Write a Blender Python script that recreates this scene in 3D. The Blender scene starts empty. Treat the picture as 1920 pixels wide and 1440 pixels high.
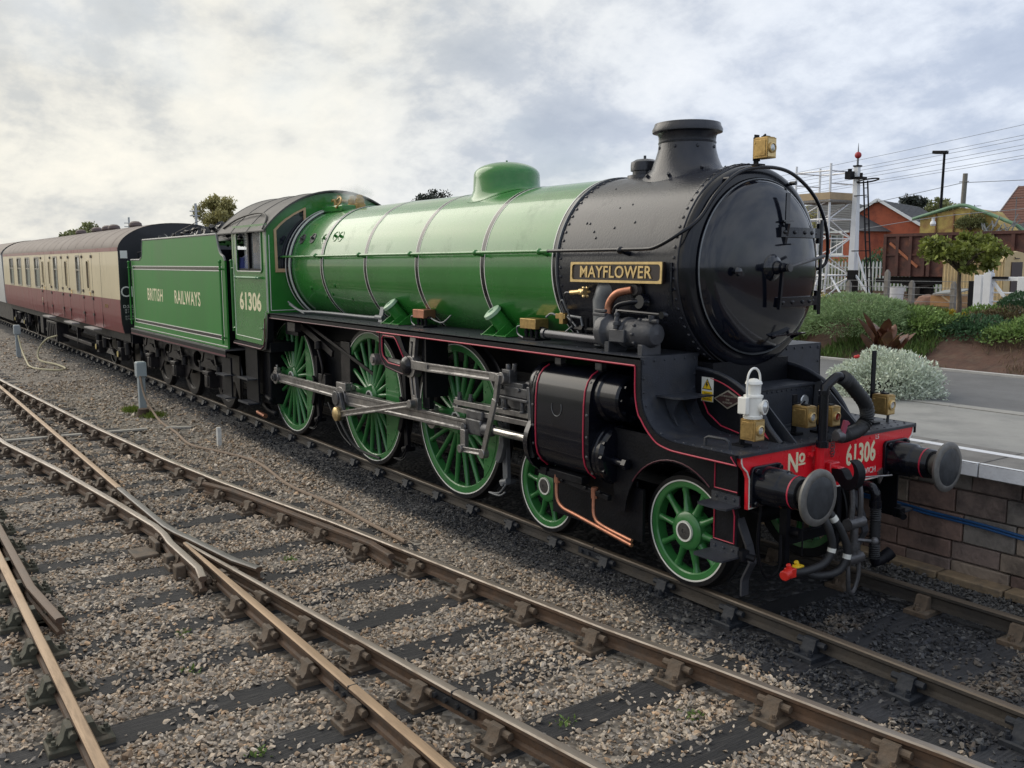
import bpy, bmesh, math, random
import numpy as np
from mathutils import Vector, Matrix, noise
from mathutils.geometry import tessellate_polygon
R_ = math.radians
random.seed(7); rng = np.random.default_rng(7)
scene = bpy.context.scene
COL = scene.collection
# ---------------------------------------------------------------- camera
CAM = Vector((5.394, -6.467, 2.772)); YAW, PITCH, ROLL = -.956, -.132, -.003
fw = Vector((math.sin(YAW)*math.cos(PITCH), math.cos(YAW)*math.cos(PITCH), math.sin(PITCH)))
rt = Vector((math.cos(YAW), -math.sin(YAW), 0)); up = rt.cross(fw)
rt, up = rt*math.cos(ROLL)+up*math.sin(ROLL), up*math.cos(ROLL)-rt*math.sin(ROLL)
cd = bpy.data.cameras.new('camera'); cd.sensor_width = 36; cd.lens = 36*1726.3/1920; cd.clip_end = 6000; cd.clip_start = .05
cam = bpy.data.objects.new('camera', cd); COL.objects.link(cam)
cam.matrix_world = Matrix(((rt.x, up.x, -fw.x, CAM.x), (rt.y, up.y, -fw.y, CAM.y), (rt.z, up.z, -fw.z, CAM.z), (0, 0, 0, 1)))
scene.camera = cam
# ---------------------------------------------------------------- world, sun, exposure
SUN_YAW, SUN_EL = R_(-112), R_(34)
SUN = Vector((math.sin(SUN_YAW)*math.cos(SUN_EL), math.cos(SUN_YAW)*math.cos(SUN_EL), math.sin(SUN_EL)))
world = bpy.data.worlds.new('World'); scene.world = world; world.use_nodes = True
NT = world.node_tree; N = NT.nodes; LK = NT.links; N.clear()
def nd(t, **k):
    n = N.new(t)
    for a, b in k.items(): setattr(n, a, b)
    return n
def ramp(node, stops):
    cr = node.color_ramp
    while len(cr.elements) < len(stops): cr.elements.new(.5)
    for e, (p, c) in zip(cr.elements, stops): e.position = p; e.color = c if len(c) == 4 else (*c, 1)
out = nd('ShaderNodeOutputWorld'); bg = nd('ShaderNodeBackground'); bg.inputs['Strength'].default_value = .1
sky = nd('ShaderNodeTexSky', sky_type='NISHITA', sun_disc=False, sun_elevation=SUN_EL, sun_rotation=SUN_YAW, altitude=50, dust_density=2.0)
tc = nd('ShaderNodeTexCoord')
sep = nd('ShaderNodeSeparateXYZ'); LK.new(tc.outputs['Generated'], sep.inputs[0])
def mth(op, a, b=None, c=None, clamp=False):
    n = nd('ShaderNodeMath', operation=op, use_clamp=clamp)
    for i, x in enumerate((a, b, c)):
        if x is None: continue
        if isinstance(x, (int, float)): n.inputs[i].default_value = x
        else: LK.new(x, n.inputs[i])
    return n.outputs[0]
zc = mth('ADD', mth('MAXIMUM', sep.outputs[2], 0.), .45)          # cloud layer seen in perspective
comb = nd('ShaderNodeCombineXYZ')
LK.new(mth('DIVIDE', sep.outputs[0], zc), comb.inputs[0]); LK.new(mth('DIVIDE', sep.outputs[1], zc), comb.inputs[1])
def wnoise(scale, detail, rough, dist, off):
    mp = nd('ShaderNodeMapping'); mp.inputs['Location'].default_value = off; LK.new(comb.outputs[0], mp.inputs[0])
    n = nd('ShaderNodeTexNoise', noise_dimensions='3D'); LK.new(mp.outputs[0], n.inputs['Vector'])
    n.inputs['Scale'].default_value = scale; n.inputs['Detail'].default_value = detail
    n.inputs['Roughness'].default_value = rough; n.inputs['Distortion'].default_value = dist
    return n.outputs[0]
big = wnoise(2.3, 9, .6, .15, (5.4, 2.2, 0)); fine = wnoise(7.5, 8, .62, .1, (7.3, 4.2, 2))
cov = mth('ADD', mth('MULTIPLY', big, .68), mth('MULTIPLY', fine, .32))
dot = nd('ShaderNodeVectorMath', operation='DOT_PRODUCT'); LK.new(tc.outputs['Generated'], dot.inputs[0]); dot.inputs[1].default_value = SUN
glow = mth('POWER', mth('MAXIMUM', mth('MULTIPLY_ADD', dot.outputs['Value'], .5, .5), 0), 5.)
cr = nd('ShaderNodeValToRGB'); LK.new(cov, cr.inputs[0])
ramp(cr, [(.40, (6.9, 7.0, 7.1)), (.47, (6.2, 6.4, 6.65)), (.515, (5.35, 5.6, 6.0)), (.56, (4.4, 4.75, 5.35)), (.66, (3.6, 4.0, 4.7))])
warm = nd('ShaderNodeMixRGB', blend_type='MULTIPLY'); warm.inputs['Fac'].default_value = 1
LK.new(cr.outputs[0], warm.inputs[1])
wr = nd('ShaderNodeValToRGB'); LK.new(glow, wr.inputs[0])
ramp(wr, [(0., (.98, 1.04, 1.15)), (.15, (1.0, 1.03, 1.09)), (.38, (1.07, 1.03, .93)), (1., (1.22, 1.10, .88))])
LK.new(wr.outputs[0], warm.inputs[2])
thin = nd('ShaderNodeValToRGB'); LK.new(wnoise(1.5, 6, .55, .2, (11, 2, 5)), thin.inputs[0]); ramp(thin, [(.30, (.62,)*3), (.48, (.97,)*3)])
mx = nd('ShaderNodeMixRGB'); LK.new(thin.outputs[0], mx.inputs['Fac']); LK.new(sky.outputs[0], mx.inputs[1]); LK.new(warm.outputs[0], mx.inputs[2])
LK.new(mx.outputs[0], bg.inputs['Color']); LK.new(bg.outputs[0], out.inputs[0])
sd = bpy.data.lights.new('sun', 'SUN'); sd.energy = 1.4; sd.angle = R_(55); sd.color = (1, .94, .85)
so = bpy.data.objects.new('sun', sd); COL.objects.link(so); so.rotation_euler = (-SUN).to_track_quat('-Z', 'Y').to_euler()
scene.view_settings.view_transform = 'Standard'; scene.view_settings.look = 'None'
scene.view_settings.exposure = 0.40; scene.view_settings.gamma = 1
scene.cycles.use_denoising = True; scene.cycles.max_bounces = 6; scene.cycles.diffuse_bounces = 3; scene.cycles.glossy_bounces = 3
scene.cycles.volume_bounces = 4; scene.cycles.transparent_max_bounces = 8; scene.cycles.sample_clamp_indirect = 6
# ---------------------------------------------------------------- materials
MATS = {}
def M(name, c, rough=.5, metal=0., coat=0., var=.12, vs=3., bump=0., bs=40., dirt=None, ds=1.2, dth=.55, stretch=None, spec=.5, alpha=None, trans=0.):
    """procedural material: base colour with two noises, optional dirt colour by noise, optional bump"""
    if name in MATS: return MATS[name]
    m = bpy.data.materials.new(name); m.use_nodes = True; nt = m.node_tree; n = nt.nodes; b = n['Principled BSDF']
    tc = n.new('ShaderNodeTexCoord'); src = tc.outputs['Object']
    if stretch:
        mp = n.new('ShaderNodeMapping'); mp.inputs['Scale'].default_value = stretch; nt.links.new(src, mp.inputs[0]); ssrc = mp.outputs[0]
    else: ssrc = src
    nz = n.new('ShaderNodeTexNoise'); nz.inputs['Scale'].default_value = vs; nz.inputs['Detail'].default_value = 6; nz.inputs['Roughness'].default_value = .65
    nt.links.new(ssrc, nz.inputs['Vector'])
    r = n.new('ShaderNodeValToRGB'); r.color_ramp.elements[0].position = .3; r.color_ramp.elements[1].position = .7
    r.color_ramp.elements[0].color = (*[x*(1-var) for x in c], 1); r.color_ramp.elements[1].color = (*[min(1, x*(1+var)) for x in c], 1)
    nt.links.new(nz.outputs[0], r.inputs[0]); col = r.outputs[0]
    rr = n.new('ShaderNodeMath'); rr.operation = 'MULTIPLY_ADD'; rr.inputs[1].default_value = .35*rough; rr.inputs[2].default_value = .82*rough
    nt.links.new(nz.outputs[0], rr.inputs[0]); ro = rr.outputs[0]
    if dirt:
        n2 = n.new('ShaderNodeTexNoise'); n2.inputs['Scale'].default_value = ds; n2.inputs['Detail'].default_value = 8; n2.inputs['Roughness'].default_value = .7
        nt.links.new(ssrc, n2.inputs['Vector'])
        d = n.new('ShaderNodeValToRGB'); d.color_ramp.elements[0].position = dth-.06; d.color_ramp.elements[1].position = dth+.14
        d.color_ramp.elements[0].color = (0, 0, 0, 1); d.color_ramp.elements[1].color = (.8, .8, .8, 1)
        nt.links.new(n2.outputs[0], d.inputs[0])
        mix = n.new('ShaderNodeMixRGB'); nt.links.new(d.outputs[0], mix.inputs[0]); nt.links.new(col, mix.inputs[1]); mix.inputs[2].default_value = (*dirt, 1); col = mix.outputs[0]
        m2 = n.new('ShaderNodeMath'); m2.operation = 'MULTIPLY_ADD'; m2.inputs[1].default_value = max(0, .75-rough)*.8; nt.links.new(d.outputs[0], m2.inputs[0]); nt.links.new(ro, m2.inputs[2]); ro = m2.outputs[0]
    nt.links.new(col, b.inputs['Base Color']); nt.links.new(ro, b.inputs['Roughness'])
    b.inputs['Metallic'].default_value = metal; b.inputs['Coat Weight'].default_value = coat; b.inputs['Coat Roughness'].default_value = .05; b.inputs['Coat IOR'].default_value = 1.5
    b.inputs['Specular IOR Level'].default_value = spec
    if trans: b.inputs['Transmission Weight'].default_value = trans; b.inputs['IOR'].default_value = 1.45
    if alpha is not None: b.inputs['Alpha'].default_value = alpha
    if bump:
        n3 = n.new('ShaderNodeTexNoise'); n3.inputs['Scale'].default_value = bs; n3.inputs['Detail'].default_value = 5; nt.links.new(ssrc, n3.inputs['Vector'])
        bp = n.new('ShaderNodeBump'); bp.inputs['Strength'].default_value = bump; bp.inputs['Distance'].default_value = .02
        nt.links.new(n3.outputs[0], bp.inputs['Height']); nt.links.new(bp.outputs[0], b.inputs['Normal'])
    MATS[name] = m; return m
green = M('apple_green_paint', (.031, .185, .032), .26, coat=.5, spec=.4, var=.12, vs=1.6, bump=.015, bs=1.6, dirt=(.022, .12, .022), ds=2.2, dth=.62)
green2 = M('wheel_green_paint', (.038, .180, .048), .3, coat=.35, var=.15, vs=5, dirt=(.03, .06, .03), ds=5, dth=.62)
tgreen = M('tender_green_paint', (.028, .195, .030), .45, coat=.05, spec=.28, var=.12, vs=2., dirt=(.07, .25, .08), ds=2.0, dth=.64, stretch=(1, 1, .35))
black = M('gloss_black_paint', (.004, .005, .0095), .22, coat=.3, var=.25, vs=4, bump=.02, bs=12, dirt=(.014, .015, .018), ds=3, dth=.68, spec=.28)
satin = M('smokebox_black', (.018, .020, .028), .27, var=.2, vs=2.2, bump=.10, bs=60, dirt=(.050, .045, .047), ds=1.4, dth=.62, stretch=(1, 1, .5))
doorblk = M('door_black', (.004, .0055, .011), .12, coat=.4, var=.3, vs=3, bump=.03, bs=3, dirt=(.018, .021, .028), ds=2.5, dth=.66)
plateblk = M('running_plate_black', (.022, .026, .036), .46, var=.3, vs=6, bump=.15, bs=90, dirt=(.045, .044, .044), ds=4, dth=.58)
frameblk = M('frame_black', (.0055, .006, .0085), .5, var=.35, vs=5, bump=.15, bs=40, dirt=(.011, .011, .0125), ds=4, dth=.60, spec=.18)
oily = M('oily_black', (.011, .010, .011), .45, var=.4, vs=6, bump=.2, bs=30, spec=.35, dirt=(.038, .029, .029), ds=5, dth=.55)
roofgrey = M('cab_roof_grey', (.055, .053, .05), .6, var=.2, vs=3, bump=.1, bs=40, dirt=(.09, .085, .08), ds=2, dth=.55)
white = M('white_lining', (.70, .70, .64), .5, var=.05)
cream = M('cream_letters', (.78, .72, .48), .5, var=.05)
redlin = M('red_lining', (.42, .018, .05), .45, var=.1)
marline = M('faded_red_lining', (.10, .022, .035), .5, var=.2)
beamred = M('buffer_beam_red', (.74, .014, .026), .28, coat=.3, var=.08, vs=4, dirt=(.50, .011, .02), ds=6, dth=.66)
brass = M('brass', (.40, .27, .105), .40, metal=.75, var=.25, vs=25, dirt=(.20, .12, .04), ds=9, dth=.55)
gold = M('polished_brass', (.62, .46, .22), .3, metal=.7, var=.15, vs=20)
copper = M('copper', (.42, .19, .12), .42, metal=.8, var=.25, vs=12, dirt=(.22, .12, .09), ds=8, dth=.6)
steel = M('bright_steel', (.34, .33, .325), .34, metal=.85, var=.25, vs=9, dirt=(.06, .057, .056), ds=5, dth=.54)
dsteel = M('oiled_steel', (.12, .12, .125), .42, metal=.6, var=.3, vs=12, dirt=(.03, .03, .03), ds=7, dth=.55)
buffsteel = M('buffer_head_steel', (.045, .05, .056), .45, metal=.3, var=.35, vs=9, bump=.15, bs=30, dirt=(.11, .11, .105), ds=7, dth=.62)
bufrim = M('buffer_rim_steel', (.17, .165, .155), .5, metal=.5, var=.25, vs=14)
rubber = M('rubber_hose', (.018, .019, .021), .55, var=.2, vs=10, bump=.1, bs=60)
grey = M('weathered_grey', (.16, .17, .18), .45, metal=.3, var=.2, vs=8)
pumpgrey = M('pump_dark_grey', (.05, .052, .06), .4, var=.25, vs=8, bump=.15, bs=50)
whitepaint = M('white_enamel', (.80, .79, .74), .35, coat=.2, var=.06, vs=12, dirt=(.45, .42, .36), ds=12, dth=.68)
yellow = M('yellow_paint', (.80, .52, .02), .4, var=.1)
redpaint = M('red_paint', (.70, .03, .02), .35, var=.1)
glassd = M('dark_window_glass', (.012, .015, .022), .06, coat=.8, var=.2, vs=2)
glassclr = M('clear_glass', (.55, .6, .62), .03, var=.02, alpha=.16)
lens = M('lamp_lens', (.6, .62, .62), .08, metal=.5, var=.2, vs=30)
coalm = M('coal', (.012, .012, .013), .35, var=.5, vs=30, bump=.4, bs=30)
# ---------------------------------------------------------------- mesh helpers
W = {}
def empty(name, loc=(0, 0, 0)):
    o = bpy.data.objects.new(name, None); COL.objects.link(o); o.location = loc; o.empty_display_size = .1
    W[o] = Matrix.Translation(loc); return o
def place(o, parent=None, mat=None):
    mat = mat or Matrix.Identity(4)
    COL.objects.link(o); W[o] = mat; o.matrix_basis = mat
    if parent is not None: o.parent = parent; o.matrix_parent_inverse = W[parent].inverted()
    return o
def tag(o, label, cat, group=None, kind=None):
    if label: o['label'] = label
    if cat: o['category'] = cat
    if group: o['group'] = group
    if kind: o['kind'] = kind
    return o
def thing(name, label, cat, loc=(0, 0, 0), group=None): return tag(empty(name, loc), label, cat, group)
def copy_tree(o, mat, parent=None):
    """copy of a thing with parts; mat moves the world matrix of every member"""
    c = o.copy(); COL.objects.link(c); W[c] = mat @ W[o]; c.matrix_basis = W[c]; c.parent = None
    if parent is not None: c.parent = parent; c.matrix_parent_inverse = W[parent].inverted()
    for ch in list(o.children): copy_tree(ch, mat, c)
    return c
def inst(me, name, parent, mat): return place(bpy.data.objects.new(name, me), parent, mat)
def basis(d, ref=None):
    d = Vector(d).normalized()
    r = Vector(ref) if ref else (Vector((0, 0, 1)) if abs(d.z) < .9 else Vector((1, 0, 0)))
    a = d.cross(r).normalized(); b = d.cross(a).normalized(); return a, b, d
def spline(pts, k=8):
    pts = [Vector(q) for q in pts]; P = [pts[0]*2-pts[1]]+pts+[pts[-1]*2-pts[-2]]; o = []
    for i in range(1, len(P)-2):
        for j in range(k):
            t = j/k; a, b, c, d = P[i-1], P[i], P[i+1], P[i+2]
            o.append(.5*((2*b)+(c-a)*t+(2*a-5*b+4*c-d)*t*t+(3*b-a-3*c+d)*t**3))
    return o+[pts[-1]]
class MB:
    def __init__(s): s.v = []; s.f = []; s.mi = []; s.cur = 0
    def add(s, vs, fs):
        k = len(s.v); s.v += [tuple(q) for q in vs]; s.f += [tuple(i+k for i in f) for f in fs]; s.mi += [s.cur]*len(fs); return s
    def box(s, c, d, R=None):
        x, y, z = d[0]/2, d[1]/2, d[2]/2; c = Vector(c)
        vs = [Vector(q) for q in ((-x, -y, -z), (x, -y, -z), (x, y, -z), (-x, y, -z), (-x, -y, z), (x, -y, z), (x, y, z), (-x, y, z))]
        if R is not None: vs = [R @ q for q in vs]
        return s.add([q+c for q in vs], [(0, 3, 2, 1), (4, 5, 6, 7), (0, 1, 5, 4), (1, 2, 6, 5), (2, 3, 7, 6), (3, 0, 4, 7)])
    def box2(s, a, b):
        return s.box([(p+q)/2 for p, q in zip(a, b)], [abs(q-p) for p, q in zip(a, b)])
    def bar(s, a, b, w, h, ref=(0, 0, 1)):
        """rectangular bar from a to b, w across, h along ref"""
        a, b = Vector(a), Vector(b); d = (b-a).normalized(); sd = d.cross(Vector(ref)).normalized(); u = sd.cross(d)
        vs = []
        for q in (a, b): vs += [q-sd*w/2-u*h/2, q+sd*w/2-u*h/2, q+sd*w/2+u*h/2, q-sd*w/2+u*h/2]
        return s.add(vs, [(0, 1, 2, 3), (7, 6, 5, 4), (0, 4, 5, 1), (1, 5, 6, 2), (2, 6, 7, 3), (3, 7, 4, 0)])
    def cyl(s, a, b, r, r2=None, n=16, caps=True):
        a, b = Vector(a), Vector(b); r2 = r if r2 is None else r2; u, w, d = basis(b-a); vs = []
        for q, rr in ((a, r), (b, r2)):
            for i in range(n): t = 2*math.pi*i/n; vs.append(q+u*rr*math.cos(t)+w*rr*math.sin(t))
        fs = [(i, (i+1) % n, n+(i+1) % n, n+i) for i in range(n)]
        if caps: fs += [tuple(range(n))[::-1], tuple(range(n, 2*n))]
        return s.add(vs, fs)
    def tube(s, pts, r, n=8, caps=True, rs=None):
        pts = [Vector(q) for q in pts]; vs = []; u = None
        for i, q in enumerate(pts):
            d = (pts[min(i+1, len(pts)-1)]-pts[max(i-1, 0)]).normalized()
            if u is None: u, w, _ = basis(d)
            else:
                u = (u-d*u.dot(d)); u = u.normalized() if u.length > 1e-6 else basis(d)[0]; w = d.cross(u)
            rr = rs[i] if rs else r
            for j in range(n): t = 2*math.pi*j/n; vs.append(q+u*rr*math.cos(t)+w*rr*math.sin(t))
        fs = [(i*n+j, i*n+(j+1) % n, (i+1)*n+(j+1) % n, (i+1)*n+j) for i in range(len(pts)-1) for j in range(n)]
        if caps: fs += [tuple(range(n))[::-1], tuple(range(len(vs)-n, len(vs)))]
        return s.add(vs, fs)
    def lathe(s, prof, o, d, n=32, ref=None, close=False):
        """prof: (radius, distance along axis)"""
        o = Vector(o); u, w, d = basis(d, ref); vs = []
        for r, t in prof:
            for i in range(n): a = 2*math.pi*i/n; vs.append(o+d*t+u*max(r, 1e-4)*math.cos(a)+w*max(r, 1e-4)*math.sin(a))
        m = len(prof); rg = range(m if close else m-1)
        return s.add(vs, [(i*n+j, i*n+(j+1) % n, ((i+1) % m)*n+(j+1) % n, ((i+1) % m)*n+j) for i in rg for j in range(n)])
    def plate(s, outer, holes, f3, th):
        """flat plate with holes; f3(a,b) -> Vector, th = thickness vector"""
        th = Vector(th); loops = [list(outer)]+[list(h) for h in holes]
        pl = [q for l in loops for q in l]; tri = tessellate_polygon([[Vector((a, b, 0)) for a, b in l] for l in loops])
        n = len(pl); vs = [Vector(f3(a, b)) for a, b in pl]; vs = vs+[q+th for q in vs]
        fs = [tuple(t) for t in tri]+[tuple(i+n for i in t)[::-1] for t in tri]; k = 0
        for l in loops:
            m = len(l); fs += [(k+i, k+(i+1) % m, n+k+(i+1) % m, n+k+i) for i in range(m)]; k += m
        return s.add(vs, fs)
    def sph(s, c, r, n=10, m=6, sc=(1, 1, 1)):
        c = Vector(c); vs = [c+Vector((0, 0, r*sc[2]))]
        for i in range(1, m):
            p = math.pi*i/m
            for j in range(n): t = 2*math.pi*j/n; vs.append(c+Vector((r*sc[0]*math.sin(p)*math.cos(t), r*sc[1]*math.sin(p)*math.sin(t), r*sc[2]*math.cos(p))))
        vs.append(c-Vector((0, 0, r*sc[2]))); L = len(vs)-1
        fs = [(0, 1+j, 1+(j+1) % n) for j in range(n)]+[(L, L-n+(j+1) % n, L-n+j) for j in range(n)]
        fs += [(1+i*n+j, 1+(i+1)*n+j, 1+(i+1)*n+(j+1) % n, 1+i*n+(j+1) % n) for i in range(m-2) for j in range(n)]
        return s.add(vs, fs)
    def rivet(s, c, nrm, r=.013, n=8):
        u, w, d = basis(nrm); c = Vector(c); vs = []
        for rr, h in ((1., 0), (.75, .55)):
            for i in range(n): t = 2*math.pi*i/n; vs.append(c+u*r*rr*math.cos(t)+w*r*rr*math.sin(t)+d*r*h)
        vs.append(c+d*r*.75)
        return s.add(vs, [(i, (i+1) % n, n+(i+1) % n, n+i) for i in range(n)]+[(n+i, n+(i+1) % n, 2*n) for i in range(n)])
    def nut(s, c, nrm, r=.02, h=.02): c = Vector(c); return s.cyl(c, c+Vector(nrm).normalized()*h, r, n=6)
    def mesh(s, name, mats, smooth=38):
        me = bpy.data.meshes.new(name); me.from_pydata(s.v, [], s.f)
        bm = bmesh.new(); bm.from_mesh(me); bmesh.ops.recalc_face_normals(bm, faces=bm.faces); bm.to_mesh(me); bm.free()
        for m in (mats if isinstance(mats, (list, tuple)) else [mats]): me.materials.append(m)
        if any(s.mi): me.polygons.foreach_set('material_index', s.mi)
        if smooth: me.polygons.foreach_set('use_smooth', [True]*len(me.polygons)); me.set_sharp_from_angle(angle=R_(smooth))
        return me
    def obj(s, name, mats, parent=None, smooth=38, bevel=0, mat=None, label=None):
        o = bpy.data.objects.new(name, s.mesh(name, mats, smooth)); place(o, parent, mat)
        if bevel:
            b = o.modifiers.new('bevel', 'BEVEL'); b.width = bevel; b.segments = 2; b.limit_method = 'ANGLE'; b.angle_limit = R_(40); b.harden_normals = False
        if label: o['label'] = label
        return o
FY = lambda y: (lambda a, b: Vector((a, y, b)))      # (x,z) on a plane of constant y
FX = lambda x: (lambda a, b: Vector((x, a, b)))      # (y,z) on a plane of constant x
FZ = lambda z: (lambda a, b: Vector((a, b, z)))
def rrect(x0, y0, x1, y1, r, n=5, rs=None):
    o = []; rs = rs or (r,)*4
    for (cx, cy, a, q) in ((x1, y0, -90, 0), (x1, y1, 0, 1), (x0, y1, 90, 2), (x0, y0, 180, 3)):
        r = max(rs[q], 1e-4); sx = -1 if cx == x1 else 1; sy = -1 if cy == y1 else 1
        for i in range(n+1): t = R_(a+90*i/n); o.append((cx+sx*r+r*math.cos(t), cy+sy*r+r*math.sin(t)))
    return o
def circ2(x, y, r, n=24, a0=0, a1=360): return [(x+r*math.cos(R_(a0+(a1-a0)*i/n)), y+r*math.sin(R_(a0+(a1-a0)*i/n))) for i in range(n if a1-a0 == 360 else n+1)]
def line(pts, r, mat, parent, name='lining', closed=False, n=6):
    pts = [Vector(q) for q in pts]
    if closed: pts = pts+[pts[0], pts[0]+(pts[1]-pts[0])*.02]
    return MB().tube(pts, r, n).obj(name, mat, parent)
AXX = Matrix(((1, 0, 0), (0, 0, -1), (0, 1, 0))).to_4x4()      # text facing -y
AYX = Matrix(((0, 0, 1), (1, 0, 0), (0, 1, 0))).to_4x4()       # text facing +x
def text(s, size, loc, rot, mat, parent, name='lettering', sx=1., ext=.003, bold=.0, align='CENTER', sp=1.):
    c = bpy.data.curves.new(name, 'FONT'); c.body = s; c.size = size; c.align_x = align; c.align_y = 'CENTER'; c.extrude = ext; c.offset = bold; c.space_character = sp; c.resolution_u = 3
    t = bpy.data.objects.new(name, c); c.materials.append(mat); COL.objects.link(t)
    me = bpy.data.meshes.new_from_object(t); bpy.data.objects.remove(t); bpy.data.curves.remove(c)
    return place(bpy.data.objects.new(name, me), parent, Matrix.Translation(loc) @ rot @ Matrix.Diagonal((sx, 1, 1, 1)))
# ================================================================ locomotive
ZB, RS, RB = 2.715, .885, .893
AX = [0, -1.977, -3.70, -5.95, -8.75]
loco = thing('steam_locomotive', 'large apple-green and black steam locomotive with red buffer beam, standing at the platform', 'locomotive', (-4.3, 0, 0))
P = lambda mb, name, mats, **k: mb.obj(name, mats, loco, **k)
# --- boiler, firebox and smokebox
m = MB()
m.lathe([(RB, -1.765), (RB+.003, -3.05), (RB+.003, -5.9), (RB-.005, -7.3), (RB-.012, -8.66)][::-1], (0, 0, ZB), (1, 0, 0), 96, ref=(0, 0, 1))
boiler = P(m, 'boiler', green)
for i, (x, w) in enumerate(((-3.05, .062), (-4.5, .062), (-5.9, .062), (-7.33, .062))):
    b = P(MB().lathe([(RB-.01, x-w/2), (RB+.007, x-w/2), (RB+.007, x+w/2), (RB-.01, x+w/2)], (0, 0, ZB), (1, 0, 0), 96, ref=(0, 0, 1)), 'boiler_band', black)
    for e in (-1, 1):
        MB().lathe([(RB, x+e*.039-.006), (RB+.006, x+e*.039-.006), (RB+.006, x+e*.039+.006), (RB, x+e*.039+.006)], (0, 0, ZB), (1, 0, 0), 96, ref=(0, 0, 1)).obj('white_line', white, b)
b = P(MB().lathe([(RB-.02, -8.64), (RB+.035, -8.64), (RB+.03, -8.52), (RB-.02, -8.50)], (0, 0, ZB), (1, 0, 0), 96, ref=(0, 0, 1)), 'boiler_band', black)
for x, r in ((-8.635, RB+.037), (-8.515, RB+.031)):
    MB().lathe([(r-.02, x-.009), (r+.004, x-.009), (r+.004, x+.009), (r-.02, x+.009)], (0, 0, ZB), (1, 0, 0), 96, ref=(0, 0, 1)).obj('white_line', white, b)
b = P(MB().lathe([(RB-.02, -1.80), (RB+.008, -1.80), (RB+.008, -1.75), (RB-.02, -1.745)], (0, 0, ZB), (1, 0, 0), 96, ref=(0, 0, 1)), 'boiler_band', black)
for x in (-1.805, -1.742):
    MB().lathe([(RB-.02, x-.007), (RB+.012, x-.007), (RB+.012, x+.007), (RB-.02, x+.007)], (0, 0, ZB), (1, 0, 0), 96, ref=(0, 0, 1)).obj('white_line', white if x < -1.8 else grey, b)
m = MB(); m.lathe([(.1, -1.74), (RS, -1.74), (RS, -.20), (RS+.012, -.20), (RS+.012, -.115), (RS, -.112)], (0, 0, ZB), (1, 0, 0), 96, ref=(0, 0, 1))
for x, dr, nn in ((-1.69, 0, 64), (-.157, .012, 64)):
    for i in range(nn):
        t = 2*math.pi*i/nn; d = Vector((0, math.sin(t), math.cos(t))); m.rivet(Vector((x, 0, ZB))+d*(RS+dr), d, .0165, 8)
for x, t in ((-1.35, 33), (-1.05, 52), (-1.42, 62), (-1.37, 62.4), (-1.27, 68), (-1.22, 72), (-.9, 50), (-.75, 63), (-1.0, 66)):
    d = Vector((0, -math.sin(R_(t)), math.cos(R_(t)))); m.rivet(Vector((x, 0, ZB))+d*RS, d, .014 if t > 60 else .01, 8)
smokebox = P(m, 'smokebox', satin)
m = MB(); m.lathe([(RS, -.113), (RS-.004, -.075), (RS-.018, -.05), (RS-.05, -.034), (.80, -.03), (.775, -.022), (.765, -.03), (.5, -.03), (.1, -.03)], (0, 0, ZB), (1, 0, 0), 96, ref=(0, 0, 1))
front_ring = P(m, 'smokebox_front_ring', black)
m = MB(); prof = [(.762, -.028), (.760, .004), (.745, .020)]+[(.745*math.cos(R_(a)), .020+.125*math.sin(R_(a))) for a in range(8, 89, 8)]+[(.001, .145)]
m.lathe(prof, (0, 0, ZB), (1, 0, 0), 96, ref=(0, 0, 1))
door = P(m, 'smokebox_door', doorblk)
MB().lathe([(.752, .003), (.760, .012), (.768, .003), (.760, -.006)], (0, 0, ZB), (1, 0, 0), 96, ref=(0, 0, 1), close=True).obj('door_rim', grey, door)
def doorx(y, z):
    r = math.hypot(y, z-ZB); return .020+.125*math.sqrt(max(0, 1-(r/.745)**2))
for z in (3.02, 2.41):                                     # hinge straps
    ys = np.linspace(.08, .765, 12); m = MB()
    for a, b_ in zip(ys[:-1], ys[1:]): m.bar((doorx(a, z)+.014, a, z), (doorx(b_, z)+.014, b_, z), .03, .085, (0, 0, 1))
    for y in (.13, .27, .43, .56, .69): m.rivet((doorx(y, z)+.029, y, z), (1, 0, 0), .02)
    m.cyl((.02, .80, z-.09), (.02, .80, z+.09), .032, n=14)
    m.obj('hinge_strap', black, door)
m = MB(); m.cyl((.04, .80, 2.28), (.04, .80, 3.14), .016, n=10); m.obj('hinge_pin', doorblk, door)
m = MB(); m.lathe([(.001, .30), (.035, .30), (.04, .24), (.06, .21), (.06, .185), (.10, .17), (.115, .15), (.12, .13)], (0, 0, ZB), (1, 0, 0), 24)
m.obj('door_boss', doorblk, door)
m = MB(); m.cyl((.31, 0, ZB), (.335, 0, ZB), .034, n=12); m.cyl((.30, .01, ZB), (.33, .46, ZB+.10), .011, .016, n=8); m.obj('door_handle', dsteel, door)
m = MB(); m.cyl((.235, 0, ZB), (.265, 0, ZB), .042, n=12); m.bar((.25, 0, ZB-.02), (.21, .02, ZB-.36), .022, .03, (1, 0, 0)); m.obj('door_handle', doorblk, door)
m = MB(); m.lathe([(.001, .05), (.03, .045), (.04, .025), (.03, .006), (.018, 0), (.018, -.05)], (doorx(-.46, ZB-.03)+.02, -.46, ZB-.03), (1, 0, 0), 14); m.obj('door_knob', doorblk, door)
m = MB(); z0 = ZB+.40; x0 = doorx(.0, z0)                  # lamp iron on door
m.bar((x0+.03, .16, z0-.02), (x0+.03, .16, z0+.24), .012, .05, (0, 1, 0)); m.bar((x0, .16, z0-.20), (x0+.035, .16, z0-.02), .03, .04); m.bar((x0-.02, .16, z0-.2), (x0+.10, .16, z0-.2), .05, .012)
m.bar((x0+.03, .10, z0+.0), (x0+.03, .23, z0+.0), .03, .012); m.obj('lamp_iron', doorblk, door)
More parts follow.
